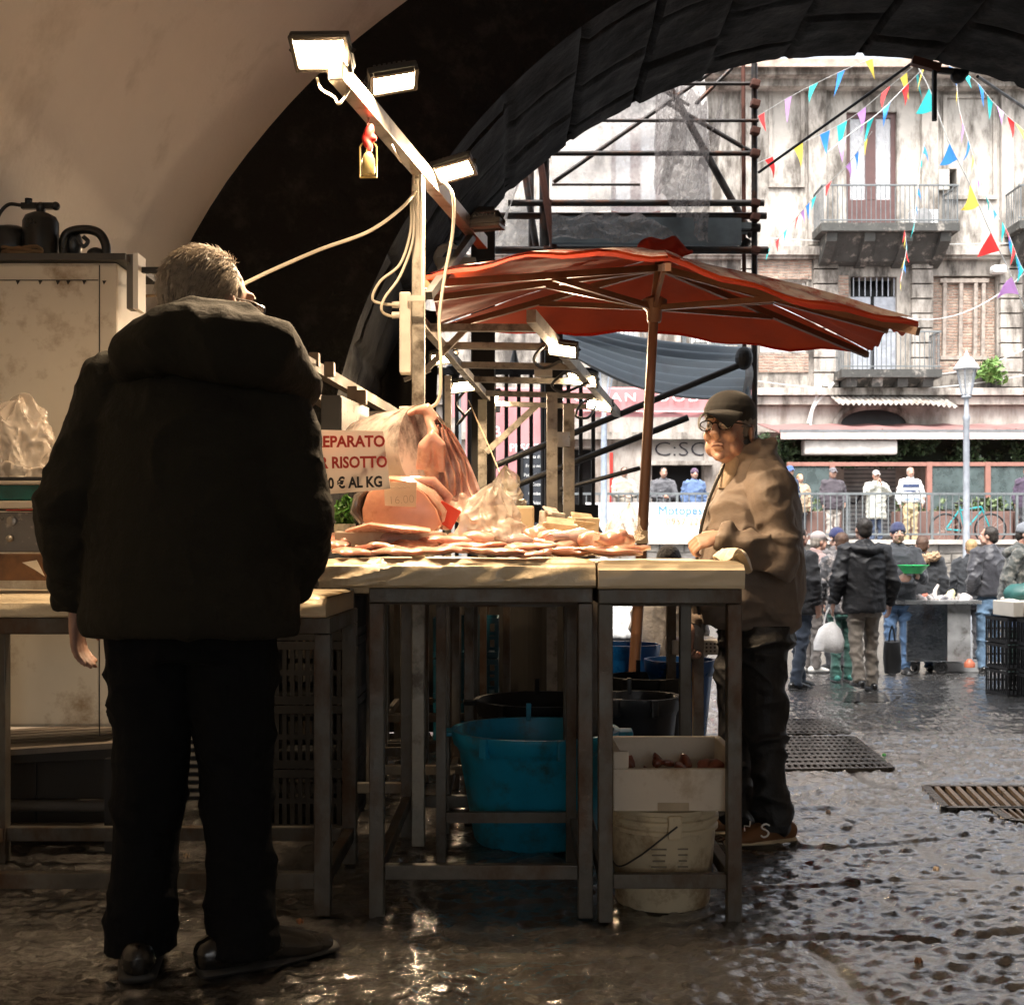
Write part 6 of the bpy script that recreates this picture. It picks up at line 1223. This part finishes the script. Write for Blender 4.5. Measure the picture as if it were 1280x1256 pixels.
def hair_strands(c, HM, s, n, m, parent, gray):
    b = MB()
    for i in range(n):
        th = rnd.uniform(0, 2*math.pi); ph = rnd.uniform(.12, 1.75); d = Vector((math.sin(ph)*math.cos(th), math.sin(ph)*math.sin(th), math.cos(ph)))
        if d.y < -.35 and d.z < .75: continue
        base = Vector((d.x*.084, d.y*.104+.022, d.z*.096+.03)); dn = Vector((d.x*.2+rnd.uniform(-.3, .3), .55+rnd.uniform(-.2, .3), -.75+d.z*.35)); tg = (dn-d*dn.dot(d)).normalized(); L_ = rnd.uniform(.022, .055)
        p = [base*1.0, base+tg*L_*.5+d*.004, base+tg*L_+d*rnd.uniform(-.006, .004)]
        b.loft([c+HM @ q*s for q in p], [.0011*s, .0010*s, .0003*s], n=3, cap=False)
    return b.build('hair_strands', m, parent, local=True, fixn=False)
hair_strands(hc, HM, kk*1.08, 4200, mat('grey_strand', (.42, .36, .29), .45, var=.5, vs=60), fm, 1)
# seams & hem of the coat
for z in (.875,):
    MB().loft([Vector((math.cos(a)*.245, math.sin(a)*.203, z+.003*math.sin(a*7)))*kk for a in [math.pi*i/20 for i in range(-3, 24)]], [(.003, .004)]*27, n=6).build('hem_seam', M_coat, fm, local=True)
# ---- people on the promenade
def PM(px, Y=26.75): return ((px-640)/FPX*Y, Y, PZ)
C_ = lambda n, c, **k: cloth(n, c, **k)
shoe = M_blkshoe
LR = ((.27, -.12, 1.14), (.10, -.34, 1.10), (-.6, -.7, -.2), (0, -.3, 1)); RR = ((-.27, -.12, 1.14), (-.10, -.34, 1.10), (.6, -.7, -.2), (0, -.3, 1))
pd = dict(vox=.02, wrinkle=.012)
person('man in a pale beige jacket and dark red scarf leaning by the grey lamp post', PM(780), 8, 1.74, C_('beige_jk', (.40, .36, .30)), C_('dk_tr', (.03, .03, .035)), shoe, 'brown', LA=LR, RA=RR, bulk=1.1, hood=.8, **pd)
person('bearded man in a dark grey hooded jacket leaning on the railing', PM(828), 2, 1.72, C_('charcoal_jk', (.10, .10, .11)), C_('dk_tr', (.03, .03, .035)), shoe, 'dark', LA=((.27, -.2, 1.12), (.06, -.42, 1.08)), RA=((-.27, -.2, 1.12), (-.06, -.42, 1.08)), lean=14, bulk=1.12, hood=1, pitch=12, **pd)
person('man in a purple beanie and blue jacket at the railing', PM(867), 6, 1.70, C_('blue_jk', (.10, .16, .30)), C_('dk_tr', (.03, .03, .035)), shoe, 'dark', 'beanie', C_('plum_knit', (.09, .05, .09), bs=90), lean=6, bulk=1.1, hood=1, **pd)
person('man in a blue baseball cap and navy jacket behind the old man\'s shoulder', PM(987), 30, 1.76, C_('navy_jk', (.03, .05, .10)), C_('dk_tr', (.03, .03, .035)), shoe, 'grey', 'cap', C_('blue_cap', (.05, .10, .28)), yaw=-20, **pd)
person('blond woman half hidden beside the man in the blue cap', PM(1000, 27.2), 10, 1.62, C_('camel_coat', (.45, .33, .22)), C_('dk_tr', (.03, .03, .035)), shoe, 'blond', **pd)
person('man in a dark quilted coat and flat cap with pale trousers at the railing', PM(1041), 4, 1.72, C_('plum_puffer', (.055, .045, .055), bs=40), C_('pale_tr', (.42, .38, .34)), shoe, 'grey', 'cap', C_('grey_cap', (.12, .11, .12)), LA=((.28, .02, 1.14), (.23, -.15, .95)), bulk=1.15, **pd)
person('man in a pale raincoat with both hands raised to his face', PM(1095), 0, 1.66, C_('raincoat', (.50, .50, .44)), C_('blue_tr', (.05, .07, .12)), shoe, 'grey', 'cap', C_('white_cap', (.4, .38, .36)), LA=((.29, -.1, 1.22), (.06, -.24, 1.42), (-.3, -.1, 1)), RA=((-.29, -.1, 1.22), (-.06, -.24, 1.42), (.3, -.1, 1)), bulk=1.25, hem=.62, **pd)
tee, hc2, HM2, k2, J2 = person('white haired man in a white and navy striped polo and khaki trousers', PM(1138), -2, 1.74, C_('white_polo', (.75, .75, .74)), C_('khaki', (.48, .38, .22)), mat('white_shoe', (.7, .7, .68), .6), 'white', LA=((.27, .0, 1.15), (.25, -.05, .93)), RA=((-.27, .0, 1.15), (-.25, -.05, .93)), bald=True, hem=.95, arms_short=True, **pd)
for z, h, m in ((1.33, .07, C_('navy_band', (.03, .05, .12))), (1.21, .04, C_('navy_band', (.03, .05, .12))), (1.03, .05, C_('blue_band', (.25, .32, .45)))): MB().loft([Vector((0, 0, z-h/2))*k2, Vector((0, 0, z+h/2))*k2], [(.202*k2, .150*k2)]*2, n=24).build('stripe', m, tee, local=True)
for s_ in (-1, 1): MB().loft([Vector((s_*.262, -.005, 1.16))*k2, Vector((s_*.25, -.05, .98))*k2], [.060, .047], n=10).build('bare_forearm', M_skin_p, tee, local=True, smooth=True)
person('person in black behind the glass screen at the right', ((1262-640)/FPX*27.75, 27.6+.6, PZ), 20, 1.60, C_('blk_jk', (.015, .015, .018)), C_('dk_tr', (.03, .03, .035)), shoe, 'dark', **pd)
person('person in a dark purple jacket cut off at the right edge above the railing', PM(1284), -30, 1.76, C_('purple_jk', (.06, .04, .07)), C_('dk_tr', (.03, .03, .035)), shoe, 'dark', **pd)
# ---- people in the square
def SQ(px, Y): return ((px-640)/FPX*Y, Y, gz(Y))
qd = dict(vox=.0125, wrinkle=.009)
wk, *_ = person('grey haired man in a black hooded jacket and khaki trousers walking away', SQ(1080, 12.3), 186, 1.77, C_('black_jk', (.010, .010, .012), rough=.6, sheen=0), C_('khaki2', (.19, .16, .13)), shoe, 'dark', LA=((.29, .05, 1.13), (.31, -.02, .90)), RA=((-.29, .04, 1.13), (-.30, -.06, .89)), LF=(.10, .12, .05), RF=(-.09, -.02), kneeL=(.10, .03, .47), bulk=1.18, sleeve=1.15, hood=.9, **qd)
person('man in a navy beanie and black puffer jacket holding a green basin', SQ(1122, 14.4), -6, 1.80, C_('blk_puffer', (.025, .028, .035), bs=30), C_('jeans2', (.05, .10, .19)), shoe, 'dark', 'beanie', C_('navy_knit', (.02, .025, .07), bs=90), LA=((.27, -.1, 1.12), (.16, -.33, 1.14), (-.2, -1, .1)), RA=((-.26, -.05, 1.14), (-.06, -.33, 1.12), (.5, -.8, 0)), bulk=1.12, **qd)
c = Vector(SQ(1141, 13.95)); gb = thing('green_basin', 'bright green plastic basin held by the man in the navy beanie', 'basin', (c.x, c.y, .86)); MB().lathe((c.x, c.y, .80), [(.001, 0), (.10, 0), (.17, .09), (.185, .095), (.185, .10), (.165, .095), (.09, .012), (.001, .01)], 28).build('shell', mat('green_plastic', (.02, .45, .12), .35, spec=.6), gb, smooth=True)
MB().box((c.x-.02, c.y, .83), (.16, .10, .03), (.0, .0, .3)).build('contents', mat('contents', (.5, .45, .2), .6, var=.4), gb, bevel=.01)
fur, *_ = person('woman in a black coat with a fur trimmed hood seen from behind', SQ(1153, 14.9), 165, 1.66, C_('blk_coat2', (.016, .018, .022), bs=24), C_('jeans2', (.05, .10, .19)), shoe, 'brown', bulk=1.18, sleeve=1.2, **qd)
fb_ = MB(); 
for i in range(26): a = i/26*2*math.pi; fb_.ell((.16*math.cos(a), .03+.12*math.sin(a), 1.40+.02*math.sin(a*3)), (.045, .045, .05))
fb_.build('fur_trim', mat('fur', (.42, .28, .17), .9, var=.4, vs=50, bump=.8, bs=90), fur, local=True, remesh=.014, post=lambda me: wrinkles(me, .02, 3, None, 6))
person('man in a black bomber jacket and blue jeans at the fish cart', SQ(1237, 14.6), 205, 1.77, C_('bomber', (.035, .035, .042), rough=.5, bs=16), C_('jeans', (.10, .17, .26), dirt=((.20, .28, .36), .3, 3)), shoe, 'dark', LA=((.29, .03, 1.13), (.20, -.10, .95)), RA=((-.29, .06, 1.13), (-.22, -.10, .95)), bulk=1.15, sleeve=1.22, hem=.92, yaw=25, ftoe=(-30, 40), LF=(.12, 0), RF=(-.12, 0), **qd)
person('blond person in a dark coat standing between the cart and the bomber jacket man', SQ(1214, 16.2), 170, 1.64, C_('blk_coat2', (.016, .018, .022)), C_('dk_tr', (.03, .03, .035)), shoe, 'blond', bulk=1.1, **qd)
hm, *_ = person('person with a grey hood and dark patterned vest at the right stall', SQ(1266, 13.6), 60, 1.76, C_('camo', (.06, .065, .06), dirt=((.22, .20, .17), .4, 14)), C_('green_tr', (.03, .06, .05)), shoe, 'dark', 'beanie', C_('grey_hood', (.16, .17, .19)), bulk=1.15, lean=10, pitch=12, hood=1.2, **qd)
person('person in a dark jacket at the right edge behind the hooded one', SQ(1290, 15.2), 20, 1.74, C_('blk_jk', (.015, .015, .018)), C_('dk_tr', (.03, .03, .035)), shoe, 'dark', **qd)
person('dark haired woman in a patterned scarf and green trousers carrying a white shopping bag', SQ(1052, 13.4), 178, 1.66, C_('scarf_coat', (.05, .05, .055), dirt=((.35, .30, .28), .35, 12)), C_('green_tr2', (.02, .07, .055)), mat('green_shoe', (.02, .12, .10), .6), 'brown', RA=((-.26, .04, 1.12), (-.26, 0, .88)), bulk=1.0, LF=(.08, .08), **qd)
person('person in a navy beanie walking just ahead of the man in the black hooded jacket', SQ(1046, 15.0), 200, 1.76, C_('grey_jk3', (.10, .09, .09)), C_('dk_tr', (.03, .03, .035)), shoe, 'dark', 'beanie', C_('navy_knit2', (.015, .02, .08), bs=90), **qd)
person('man in a grey flat cap and mauve brown jacket in the crowd at the left', SQ(1014, 14.6), 110, 1.70, C_('mauve_jk', (.22, .15, .14)), C_('dk_grey_tr', (.07, .06, .055)), mat('white_trainer', (.6, .58, .55), .6), 'grey', 'cap', C_('pale_cap', (.28, .24, .23)), lean=8, **qd)
person('person in a black jacket half hidden behind the old man\'s back', SQ(998, 12.6), 120, 1.70, C_('blk_jk', (.015, .015, .018)), C_('jean_dk', (.02, .03, .05)), shoe, 'dark', bulk=1.2, LF=(.09, -.1), RF=(-.09, .12), **qd)
# seated people behind the stall
person('seated person in a black knit hat and black coat seen in profile behind the stall', ((733-640)/FPX*7.8, 7.8, -.42), 85, 1.66, C_('blk_jk', (.015, .015, .018)), C_('dk_tr', (.03, .03, .035)), shoe, 'dark', 'beanie', C_('black_knit', (.008, .008, .01), bs=90), vox=.01, wrinkle=.006)
person('person in a black patterned knit hat and grey padded jacket beside the umbrella pole', ((836-640)/FPX*8.6, 8.6, -.58), 150, 1.66, C_('grey_pad', (.30, .29, .29)), C_('dk_tr', (.03, .03, .035)), shoe, 'dark', 'beanie', C_('black_knit3', (.010, .010, .012), bs=50, bump=1.), vox=.01, bulk=1.35, wrinkle=.008)
person('stooping person in a white coat behind the railing stall left of the umbrella pole', ((781-640)/FPX*14.5, 14.5, gz(14.5)-.3), 170, 1.6, C_('white_coat', (.55, .55, .54)), C_('dk_tr', (.03, .03, .035)), shoe, 'brown', bulk=1.2, lean=20, **qd)
# ------------------------------------------------------------------ carried bags
def sack(label, c, w, d, h, m, straps=True, seed=1, strapm=None):
    t = thing('shopping_bag', label, 'bag', c); c = Vector(c)
    MB().loft([c, c+Vector((0, 0, .02)), c+Vector((0, 0, h*.4)), c+Vector((0, 0, h*.75)), c+Vector((0, 0, h))], [(w*.42, d*.4), (w*.5, d*.5), (w*.52, d*.52), (w*.42, d*.4), (w*.2, d*.15)] if straps == 'soft' else [(w*.45, d*.5), (w*.5, d*.5), (w*.5, d*.5), (w*.5, d*.5), (w*.5, d*.4)], n=24).warp(jitter(.03, 9, seed)).build('sack', m, t, smooth=True)
    for s_ in (-1, 1): MB().wire(spline([c+Vector((s_*w*.2, 0, h-.02)), c+Vector((s_*w*.12, 0, h+.09)), c+Vector((0, 0, h+.16))]), .009, 6).build('handle', strapm or m, t)
    return t
wkc = Vector(SQ(1080, 12.3))
sack('white plastic shopping bag hanging from the walking man\'s left hand', (P(1037, 812, 12.3).x, 12.3, P(0, 815, 12.3).z), .30, .2, .30, mat('bag_white', (.70, .68, .67), .5, var=.1, vs=8, bump=.6, bs=14, bd=.02), 'soft', 3)
sack('black tote bag with white contents in the walking man\'s right hand', (P(1115, 842, 12.5).x, 12.5, P(0, 842, 12.5).z), .17, .16, .34, mat('tote_black', (.012, .012, .013), .5), True, 6)
# ------------------------------------------------------------------ bunting
PCOL = [mat('pennant_'+n, c, .7, var=.08) for n, c in (('red', (.75, .03, .03)), ('blue', (.02, .20, .62)), ('teal', (.01, .42, .42)), ('yellow', (.75, .58, .08)), ('violet', (.50, .25, .60)))]
def bunting(label, pts, flags, w, h, seed=0, dnv=None):
    """pts: list of (px, py, Y) of the cord; flags: fraction along the cord, colour, twist, tilt"""
    cord = spline([P(*p) for p in pts], 8); t = thing('bunting', label, 'bunting', tuple(cord[0]), group='strings of pennants over the square')
    MB().wire(cord, .006, 4).build('cord', mat('cord_white', (.6, .6, .58), .6), t)
    acc = [0]
    for a, b_ in zip(cord, cord[1:]): acc.append(acc[-1]+(b_-a).length)
    rnd = random.Random(seed)
    for i, (fr_, ci) in enumerate(flags):
        s_ = fr_*acc[-1]; k = max(0, min(len(cord)-2, next((j for j in range(len(acc)-1) if acc[j+1] >= s_), len(cord)-2))); c = cord[k].lerp(cord[k+1], (s_-acc[k])/max(1e-6, acc[k+1]-acc[k])); d = (cord[k+1]-cord[k]).normalized()
        tw = rnd.uniform(-.9, .9); sw = rnd.uniform(-.5, .5); dn = Vector(dnv or (sw*.6, math.sin(tw)*.6, -1)).normalized(); ww = w*rnd.uniform(.8, 1.05); hh = h*rnd.uniform(.85, 1.1)
        f = lambda u, v: c+d*ww*(u-.5)*(1-v)+dn*hh*v+Vector((0, .05*math.sin(v*3+tw*4)*v, 0))+d*.05*math.sin(v*2.5)*tw
        MB().sheet(f, 2, 6, .004, (0, 1, 0)).build('pennant', PCOL[ci], t)
    return t
Rr_, Bl, Te, Ye, Vi = 0, 1, 2, 3, 4
bunting('highest bunting string rising left to right under the arch crown', [(940, 150, 22), (990, 120, 21), (1055, 88, 20), (1110, 66, 19)], [(.08, Rr_), (.30, Vi), (.48, Te), (.66, Bl), (.86, Ye)], .18, .42, 1)
bunting('bunting string crossing just below the highest one towards the arch crown', [(945, 205, 20), (1000, 180, 19.5), (1060, 150, 19), (1110, 110, 18.5), (1140, 85, 18)], [(.08, Rr_), (.26, Ye), (.42, Bl), (.52, Te), (.64, Vi), (.80, Rr_), (.93, Ye)], .18, .40, 2)
bunting('bunting string passing in front of the tall balcony door', [(1035, 190, 17), (1062, 168, 17), (1100, 140, 17), (1135, 105, 17), (1160, 80, 16)], [(.10, Vi), (.30, Te), (.42, Bl), (.58, Rr_), (.75, Te), (.9, Ye)], .15, .33, 3)
bunting('twisted bunting string drooping over the left end of the balcony', [(955, 318, 24), (985, 285, 23), (1010, 255, 22), (1030, 235, 21.5), (1060, 205, 21), (1090, 165, 20)], [(.05, Te), (.14, Rr_), (.22, Te), (.36, Rr_), (.42, Vi), (.48, Bl), (.54, Te), (.64, Rr_), (.76, Vi), (.84, Bl), (.94, Ye)], .16, .28, 4)
bunting('nearest bunting string of big pennants falling to the right', [(1148, 85, 11), (1163, 115, 11), (1185, 175, 11), (1212, 230, 11), (1238, 290, 11), (1262, 340, 11), (1290, 410, 11)], [(.12, Te), (.32, Bl), (.49, Ye), (.67, Rr_), (.84, Vi)], .20, .22, 5, dnv=(-.75, -.1, -.65))
bunting('bunting string at the top right corner running down to the edge', [(1175, 78, 18), (1215, 98, 18), (1245, 132, 18), (1285, 168, 18)], [(.12, Bl), (.26, Te), (.42, Bl), (.55, Te), (.68, Vi), (.80, Rr_), (.9, Ye)], .14, .30, 6)
bunting('bundle of tangled pennants hanging below the balcony middle', [(1131, 290, 24), (1133, 310, 24), (1130, 330, 24), (1126, 352, 24)], [(.02, Rr_), (.10, Ye), (.18, Bl), (.28, Te), (.38, Rr_), (.48, Ye), (.58, Te), (.68, Bl), (.8, Rr_), (.92, Ye)], .12, .26, 7)
bunting('vertical bunting string right of the tall balcony door', [(1156, 178, 20), (1150, 210, 20), (1146, 250, 20), (1142, 290, 20)], [(.08, Bl), (.22, Te), (.38, Rr_), (.55, Bl), (.72, Bl), (.9, Te)], .14, .26, 8)
bunting('tangled bunting string piled at the right edge beside the far balcony', [(1254, 280, 20), (1262, 296, 20), (1268, 312, 20), (1275, 330, 20), (1284, 345, 20)], [(.02, Te), (.14, Rr_), (.25, Bl), (.36, Te), (.47, Rr_), (.58, Te), (.7, Bl), (.82, Te), (.94, Rr_)], .14, .30, 9)
bunting('bunting string with twisted red and violet pennants in the sunny panel', [(1195, 95, 22), (1200, 140, 22), (1215, 190, 22), (1225, 230, 22), (1250, 275, 22)], [(.1, Ye), (.25, Rr_), (.33, Vi), (.45, Bl), (.55, Ye), (.7, Vi), (.82, Te), (.94, Bl)], .13, .30, 10)
# ------------------------------------------------------------------ banners, lamp posts, bicycle
bn = thing('banner', 'white banner with blue and orange lettering tied to the railing', 'banner', P(850, 675, 26)); MB().span(P(732, 678, 26.05), P(888, 628, 26.05)+Vector((0, .012, 0))).build('cloth', mat('banner_white', (.72, .72, .72), .6, var=.05), bn)
text('Motopesca', .27, P(857, 637, 26.03)-Vector((0, 0, .02)), (R(90), 0, 0), mat('banner_blue', (.06, .22, .5), .5), bn, .003); text('0957 226', .22, P(856, 652, 26.03), (R(90), 0, 0), mat('banner_orange', (.6, .28, .15), .5), bn, .003)
for i in range(5): MB().bar(P(742+i*16, 640+6*(i % 2), 26.03), P(752+i*16, 668, 26.03), .12, .006).build('print', mat('banner_print%d' % (i % 3), ((.2, .22, .25), (.4, .35, .3), (.1, .14, .2))[i % 3], .6), bn)
def lantern(name, label, px, Y, pytop, pybase, baseZ, m):
    x = (px-640)/FPX*Y; zt = CH-(pytop-HOR)/FPX*Y; t = thing(name, label, 'lamp post', (x, Y, baseZ)); s = FPX/Y
    H_ = zt-baseZ
    MB().lathe((x, Y, baseZ), [(.14, 0), (.14, .25), (.10, .3), (.085, .9), (.10, .95), (.075, 1.0), (.062, H_-1.5), (.085, H_-1.42), (.05, H_-1.36), (.045, H_-1.05), (.11, H_-1.0), (.05, H_-.93)], 20).build('column', m, t, smooth=True)
    b = MB()
    for i in range(6): a = i*math.pi/3; b.bar((x+.10*math.cos(a), Y+.10*math.sin(a), zt-.95), (x+.20*math.cos(a), Y+.20*math.sin(a), zt-.42), .025)
    b.wire([(x+.20*math.cos(a*math.pi/6), Y+.20*math.sin(a*math.pi/6), zt-.42) for a in range(13)], .02, 6); b.build('cage', m, t)
    MB().lathe((x, Y, zt-.94), [(.095, 0), (.185, .5)], 6, cap=False).build('lantern_glass', mat('lantern_glass', (.75, .75, .72), .1, alpha=.35), t)
    MB().lathe((x, Y, zt-.42), [(.26, 0), (.27, .02), (.12, .24), (.05, .28), (.05, .33), (.02, .36), (.004, .42)], 16).build('lamp_hood', mat('hood_white', (.55, .56, .56), .5), t, smooth=True)
M_post = mat('post_grey', (.26, .28, .31), .5, .2, var=.25)
lantern('lamp_post', 'classic grey lantern lamp post in front of the terrace', 1208, 25.2, 437, 735, gz(20), M_post)
lantern('lamp_post', 'pale blue grey lamp post left of the umbrella pole', 755, 25.3, 440, 735, gz(20), mat('post_blue', (.33, .38, .45), .5, .2))
bk = thing('bicycle', 'dark bicycle with a turquoise frame leaning on the promenade railing', 'bicycle', P(1205, 676, 26.5)); z0 = PZ+.35
xa, xb = (1182-640)/FPX*26.5, (1238-640)/FPX*26.5; yb = 26.5
for x in (xa, xb):
    wl = thing('x', 'x', 'x') if False else None
    ty = MB().wire([(x+.34*math.cos(a*math.pi/18), yb, z0+.34*math.sin(a*math.pi/18)) for a in range(37)], .022, 8).build('wheel', M_dark, bk, smooth=True)
    sp_ = MB()
    for i in range(14): a = i*math.pi/7; sp_.tube((x, yb, z0), (x+.33*math.cos(a), yb, z0+.33*math.sin(a)), .004, 4)
    sp_.ell((x, yb, z0), .03).build('spokes', M_alu, ty)
M_bf = mat('bike_frame', (.02, .35, .38), .35); fr = MB(); bbk = Vector((xa+.42, yb, z0-.03)); seat_ = Vector((xa+.30, yb, z0+.52)); hd_ = Vector((xb-.20, yb, z0+.50))
for a, b_ in (((xa, yb, z0), bbk), ((xa, yb, z0), seat_-Vector((0, 0, .1))), (bbk, seat_), (bbk, hd_-Vector((0, 0, .1))), (seat_-Vector((-.02, 0, .1)), hd_), ((xb, yb, z0), hd_)): fr.tube(a, b_, .02, 8)
fr.build('frame', M_bf, bk); MB().ell(seat_+Vector((0, 0, .06)), (.13, .06, .03)).build('saddle', M_dark, bk); MB().wire([hd_+Vector((-.1, -.2, .14)), hd_+Vector((0, -.12, .12)), hd_+Vector((.03, 0, .12)), hd_+Vector((0, .12, .12)), hd_+Vector((-.1, .2, .14))], .014, 6).build('handlebar', M_dark, bk); MB().lathe((0, 0, 0), [(.09, 0), (.09, .01)], 20).warp(lambda p: Vector((bbk.x+p.x, yb-.03-p.z, bbk.z+p.y))).build('chainring', M_alu, bk)
# ------------------------------------------------------------------ fish cart and right stall
CYc = 14.3; cx0, cx1 = (1133-640)/FPX*CYc, (1214-640)/FPX*CYc; g0 = gz(CYc); ztop = CH-(752-HOR)/FPX*CYc
ft = thing('fish_cart', 'stainless steel fish cart on wheels reflecting the paving', 'cart', ((cx0+cx1)/2, CYc, g0)); M_inox = mat('inox', (.40, .43, .47), .16, 1., var=.15, vs=2, bump=.35, bs=3, bd=.06, dirt=((.30, .18, .12), .22, 4, (1, 1, .5)))
MB().span((cx0, CYc, g0+.15), (cx1-.28, CYc+.9, ztop-.03)).build('front_panel', M_inox, ft, bevel=.01); MB().span((cx1-.279, CYc+.01, g0+.15), (cx1, CYc+.9, ztop-.03)).build('end_panel', mat('inox_dull', (.34, .34, .34), .5, .6, dirt=((.15, .14, .13), .3, 9)), ft, bevel=.01)
MB().span((cx0-.25, CYc-.08, ztop-.028), (cx1+.1, CYc+1.0, ztop+.02)).build('counter_top', mat('inox_top', (.5, .5, .5), .3, .8), ft, bevel=.01)
for x in (cx0+.12, cx1-.32): MB().wire([(x+.06*math.cos(a*math.pi/8), CYc+.1, g0+.07+.06*math.sin(a*math.pi/8)) for a in range(17)], .02, 8).bar((x, CYc+.1, g0+.06), (x, CYc+.1, g0+.16), .04).build('castor', M_dark, ft)
iceb = MB(); rnd = random.Random(9)
for i in range(40): iceb.ell((rnd.uniform(cx0, cx1), CYc+rnd.uniform(.05, .8), ztop+.03), (rnd.uniform(.04, .12), .05, rnd.uniform(.02, .06)), (rnd.random(), rnd.random(), rnd.random()*3), 8, 6)
tag(iceb.build('fish_on_ice', mat('ice_fish', (.55, .50, .48), .3, var=.5, vs=12, dirt=((.12, .13, .15), .35, 9), coat=.5), smooth=True), 'mixed small fish on ice spread over the steel cart', 'fish', kind='stuff')
for i, (px_, py_, co, w_, h_, lb) in enumerate(((1168, 745, (.7, .62, .58), .05, .14, 'pinkish white scoop standing in the fish on the cart'), (1188, 744, (.65, .6, .35), .10, .05, 'yellow price card lying among the fish on the cart'), (1155, 747, (.5, .12, .06), .09, .03, 'small red tray at the left end of the cart top'))):
    tt_ = thing('cart_item', lb, ['scoop', 'card', 'tray'][i], P(px_, py_, CYc+.3)); MB().loft([P(px_, py_+2, CYc+.3), P(px_+1, py_, CYc+.3)+Vector((0, 0, h_*.5)), P(px_+3, py_, CYc+.3)+Vector((.02, 0, h_))], [(w_*.6, w_*.3), (w_*.5, w_*.3), (w_*.3, w_*.15)], n=10).build('shape', mat('cart_item%d' % i, co, .5), tt_, smooth=True)
MB_ = MB().span((cx0+.5, CYc+.25, g0), (cx0+1.5, CYc+.7, g0+.12)).build('low_box', mat('pale_box2', (.42, .42, .42), .6), bevel=.01); tag(MB_, 'low pale box on the ground under the steel cart', 'box')
ob_ = thing('orange_jug', 'orange and clear plastic jug beside the bomber jacket man\'s shoe', 'jug', P(1212, 832, 14.2)); MB().lathe(P(1212, 834, 14.2), [(.001, 0), (.06, 0), (.065, .05), (.03, .09), (.02, .10)], 14).build('body', mat('orange_pl', (.35, .10, .05), .5), ob_, smooth=True)
# right stall: white boxes on black crates
RY = 11.9; rg0 = gz(RY)
for j in range(3):
    crate(['bottom', 'middle', 'top'][j]+' black crate of the left stack at the right edge stall', ((1268-640)/FPX*RY, RY, rg0+.26*j), (.36, .5, .25), M_blk, hs=.045, rot=.05)
for j in range(3):
    crate(['bottom', 'middle', 'top'][j]+' black crate of the outer stack cut off by the right edge', ((1308-640)/FPX*(RY-.5), RY-.5, rg0+.26*j), (.36, .5, .25), M_blk, hs=.045)
for i in range(4):
    x0 = (1237+i*12-640)/FPX*(RY+.3); y0 = RY-.28-.02*i; t = thing('polystyrene_box', ['leftmost', 'second', 'third', 'rightmost'][i]+' white polystyrene box on the black crates at the right edge', 'box', (x0, y0, rg0+.785), group='white boxes on the right edge stall')
    b = MB(); b.span((x0+i*.03, y0, rg0+.785), (x0+.10+i*.03, y0+.5, rg0+.93)).build('shell', M_eps, t, bevel=.008)
cloth_t = MB().sheet(lambda u, v: P(1250+60*u, 748+4*v, 13.2)+Vector((0, -.6*v, .02*math.sin(u*20))), 20, 4, .03)
st2 = thing('market_table', 'cloth covered market table at the far right behind the white boxes', 'table', P(1262, 750, 13)); cloth_t.build('tabletop', mat('cream_cloth', (.55, .50, .44), .8), st2)
MB().sheet(lambda u, v: P(1254+50*u, 753, 12.6)+Vector((0, .03*math.sin(u*22), -.28*v)), 24, 4, .01, (0, 1, 0)).build('skirt', mat('blue_cloth', (.08, .12, .2), .8), st2)
for px_ in (1256, 1296): MB().tube((P(px_, 0, 12.8).x, 12.8, gz(12.8)), P(px_, 753, 12.8), .02).build('leg', M_rail, st2)
tag(MB().ell(P(1276, 742, 13.1), (.2, .2, .12)).warp(jitter(.06, 7, 4)).build('teal_sack', mat('teal_cloth', (.02, .10, .09), .6), remesh=.02), 'dark teal sack lying on the far right market table', 'sack')
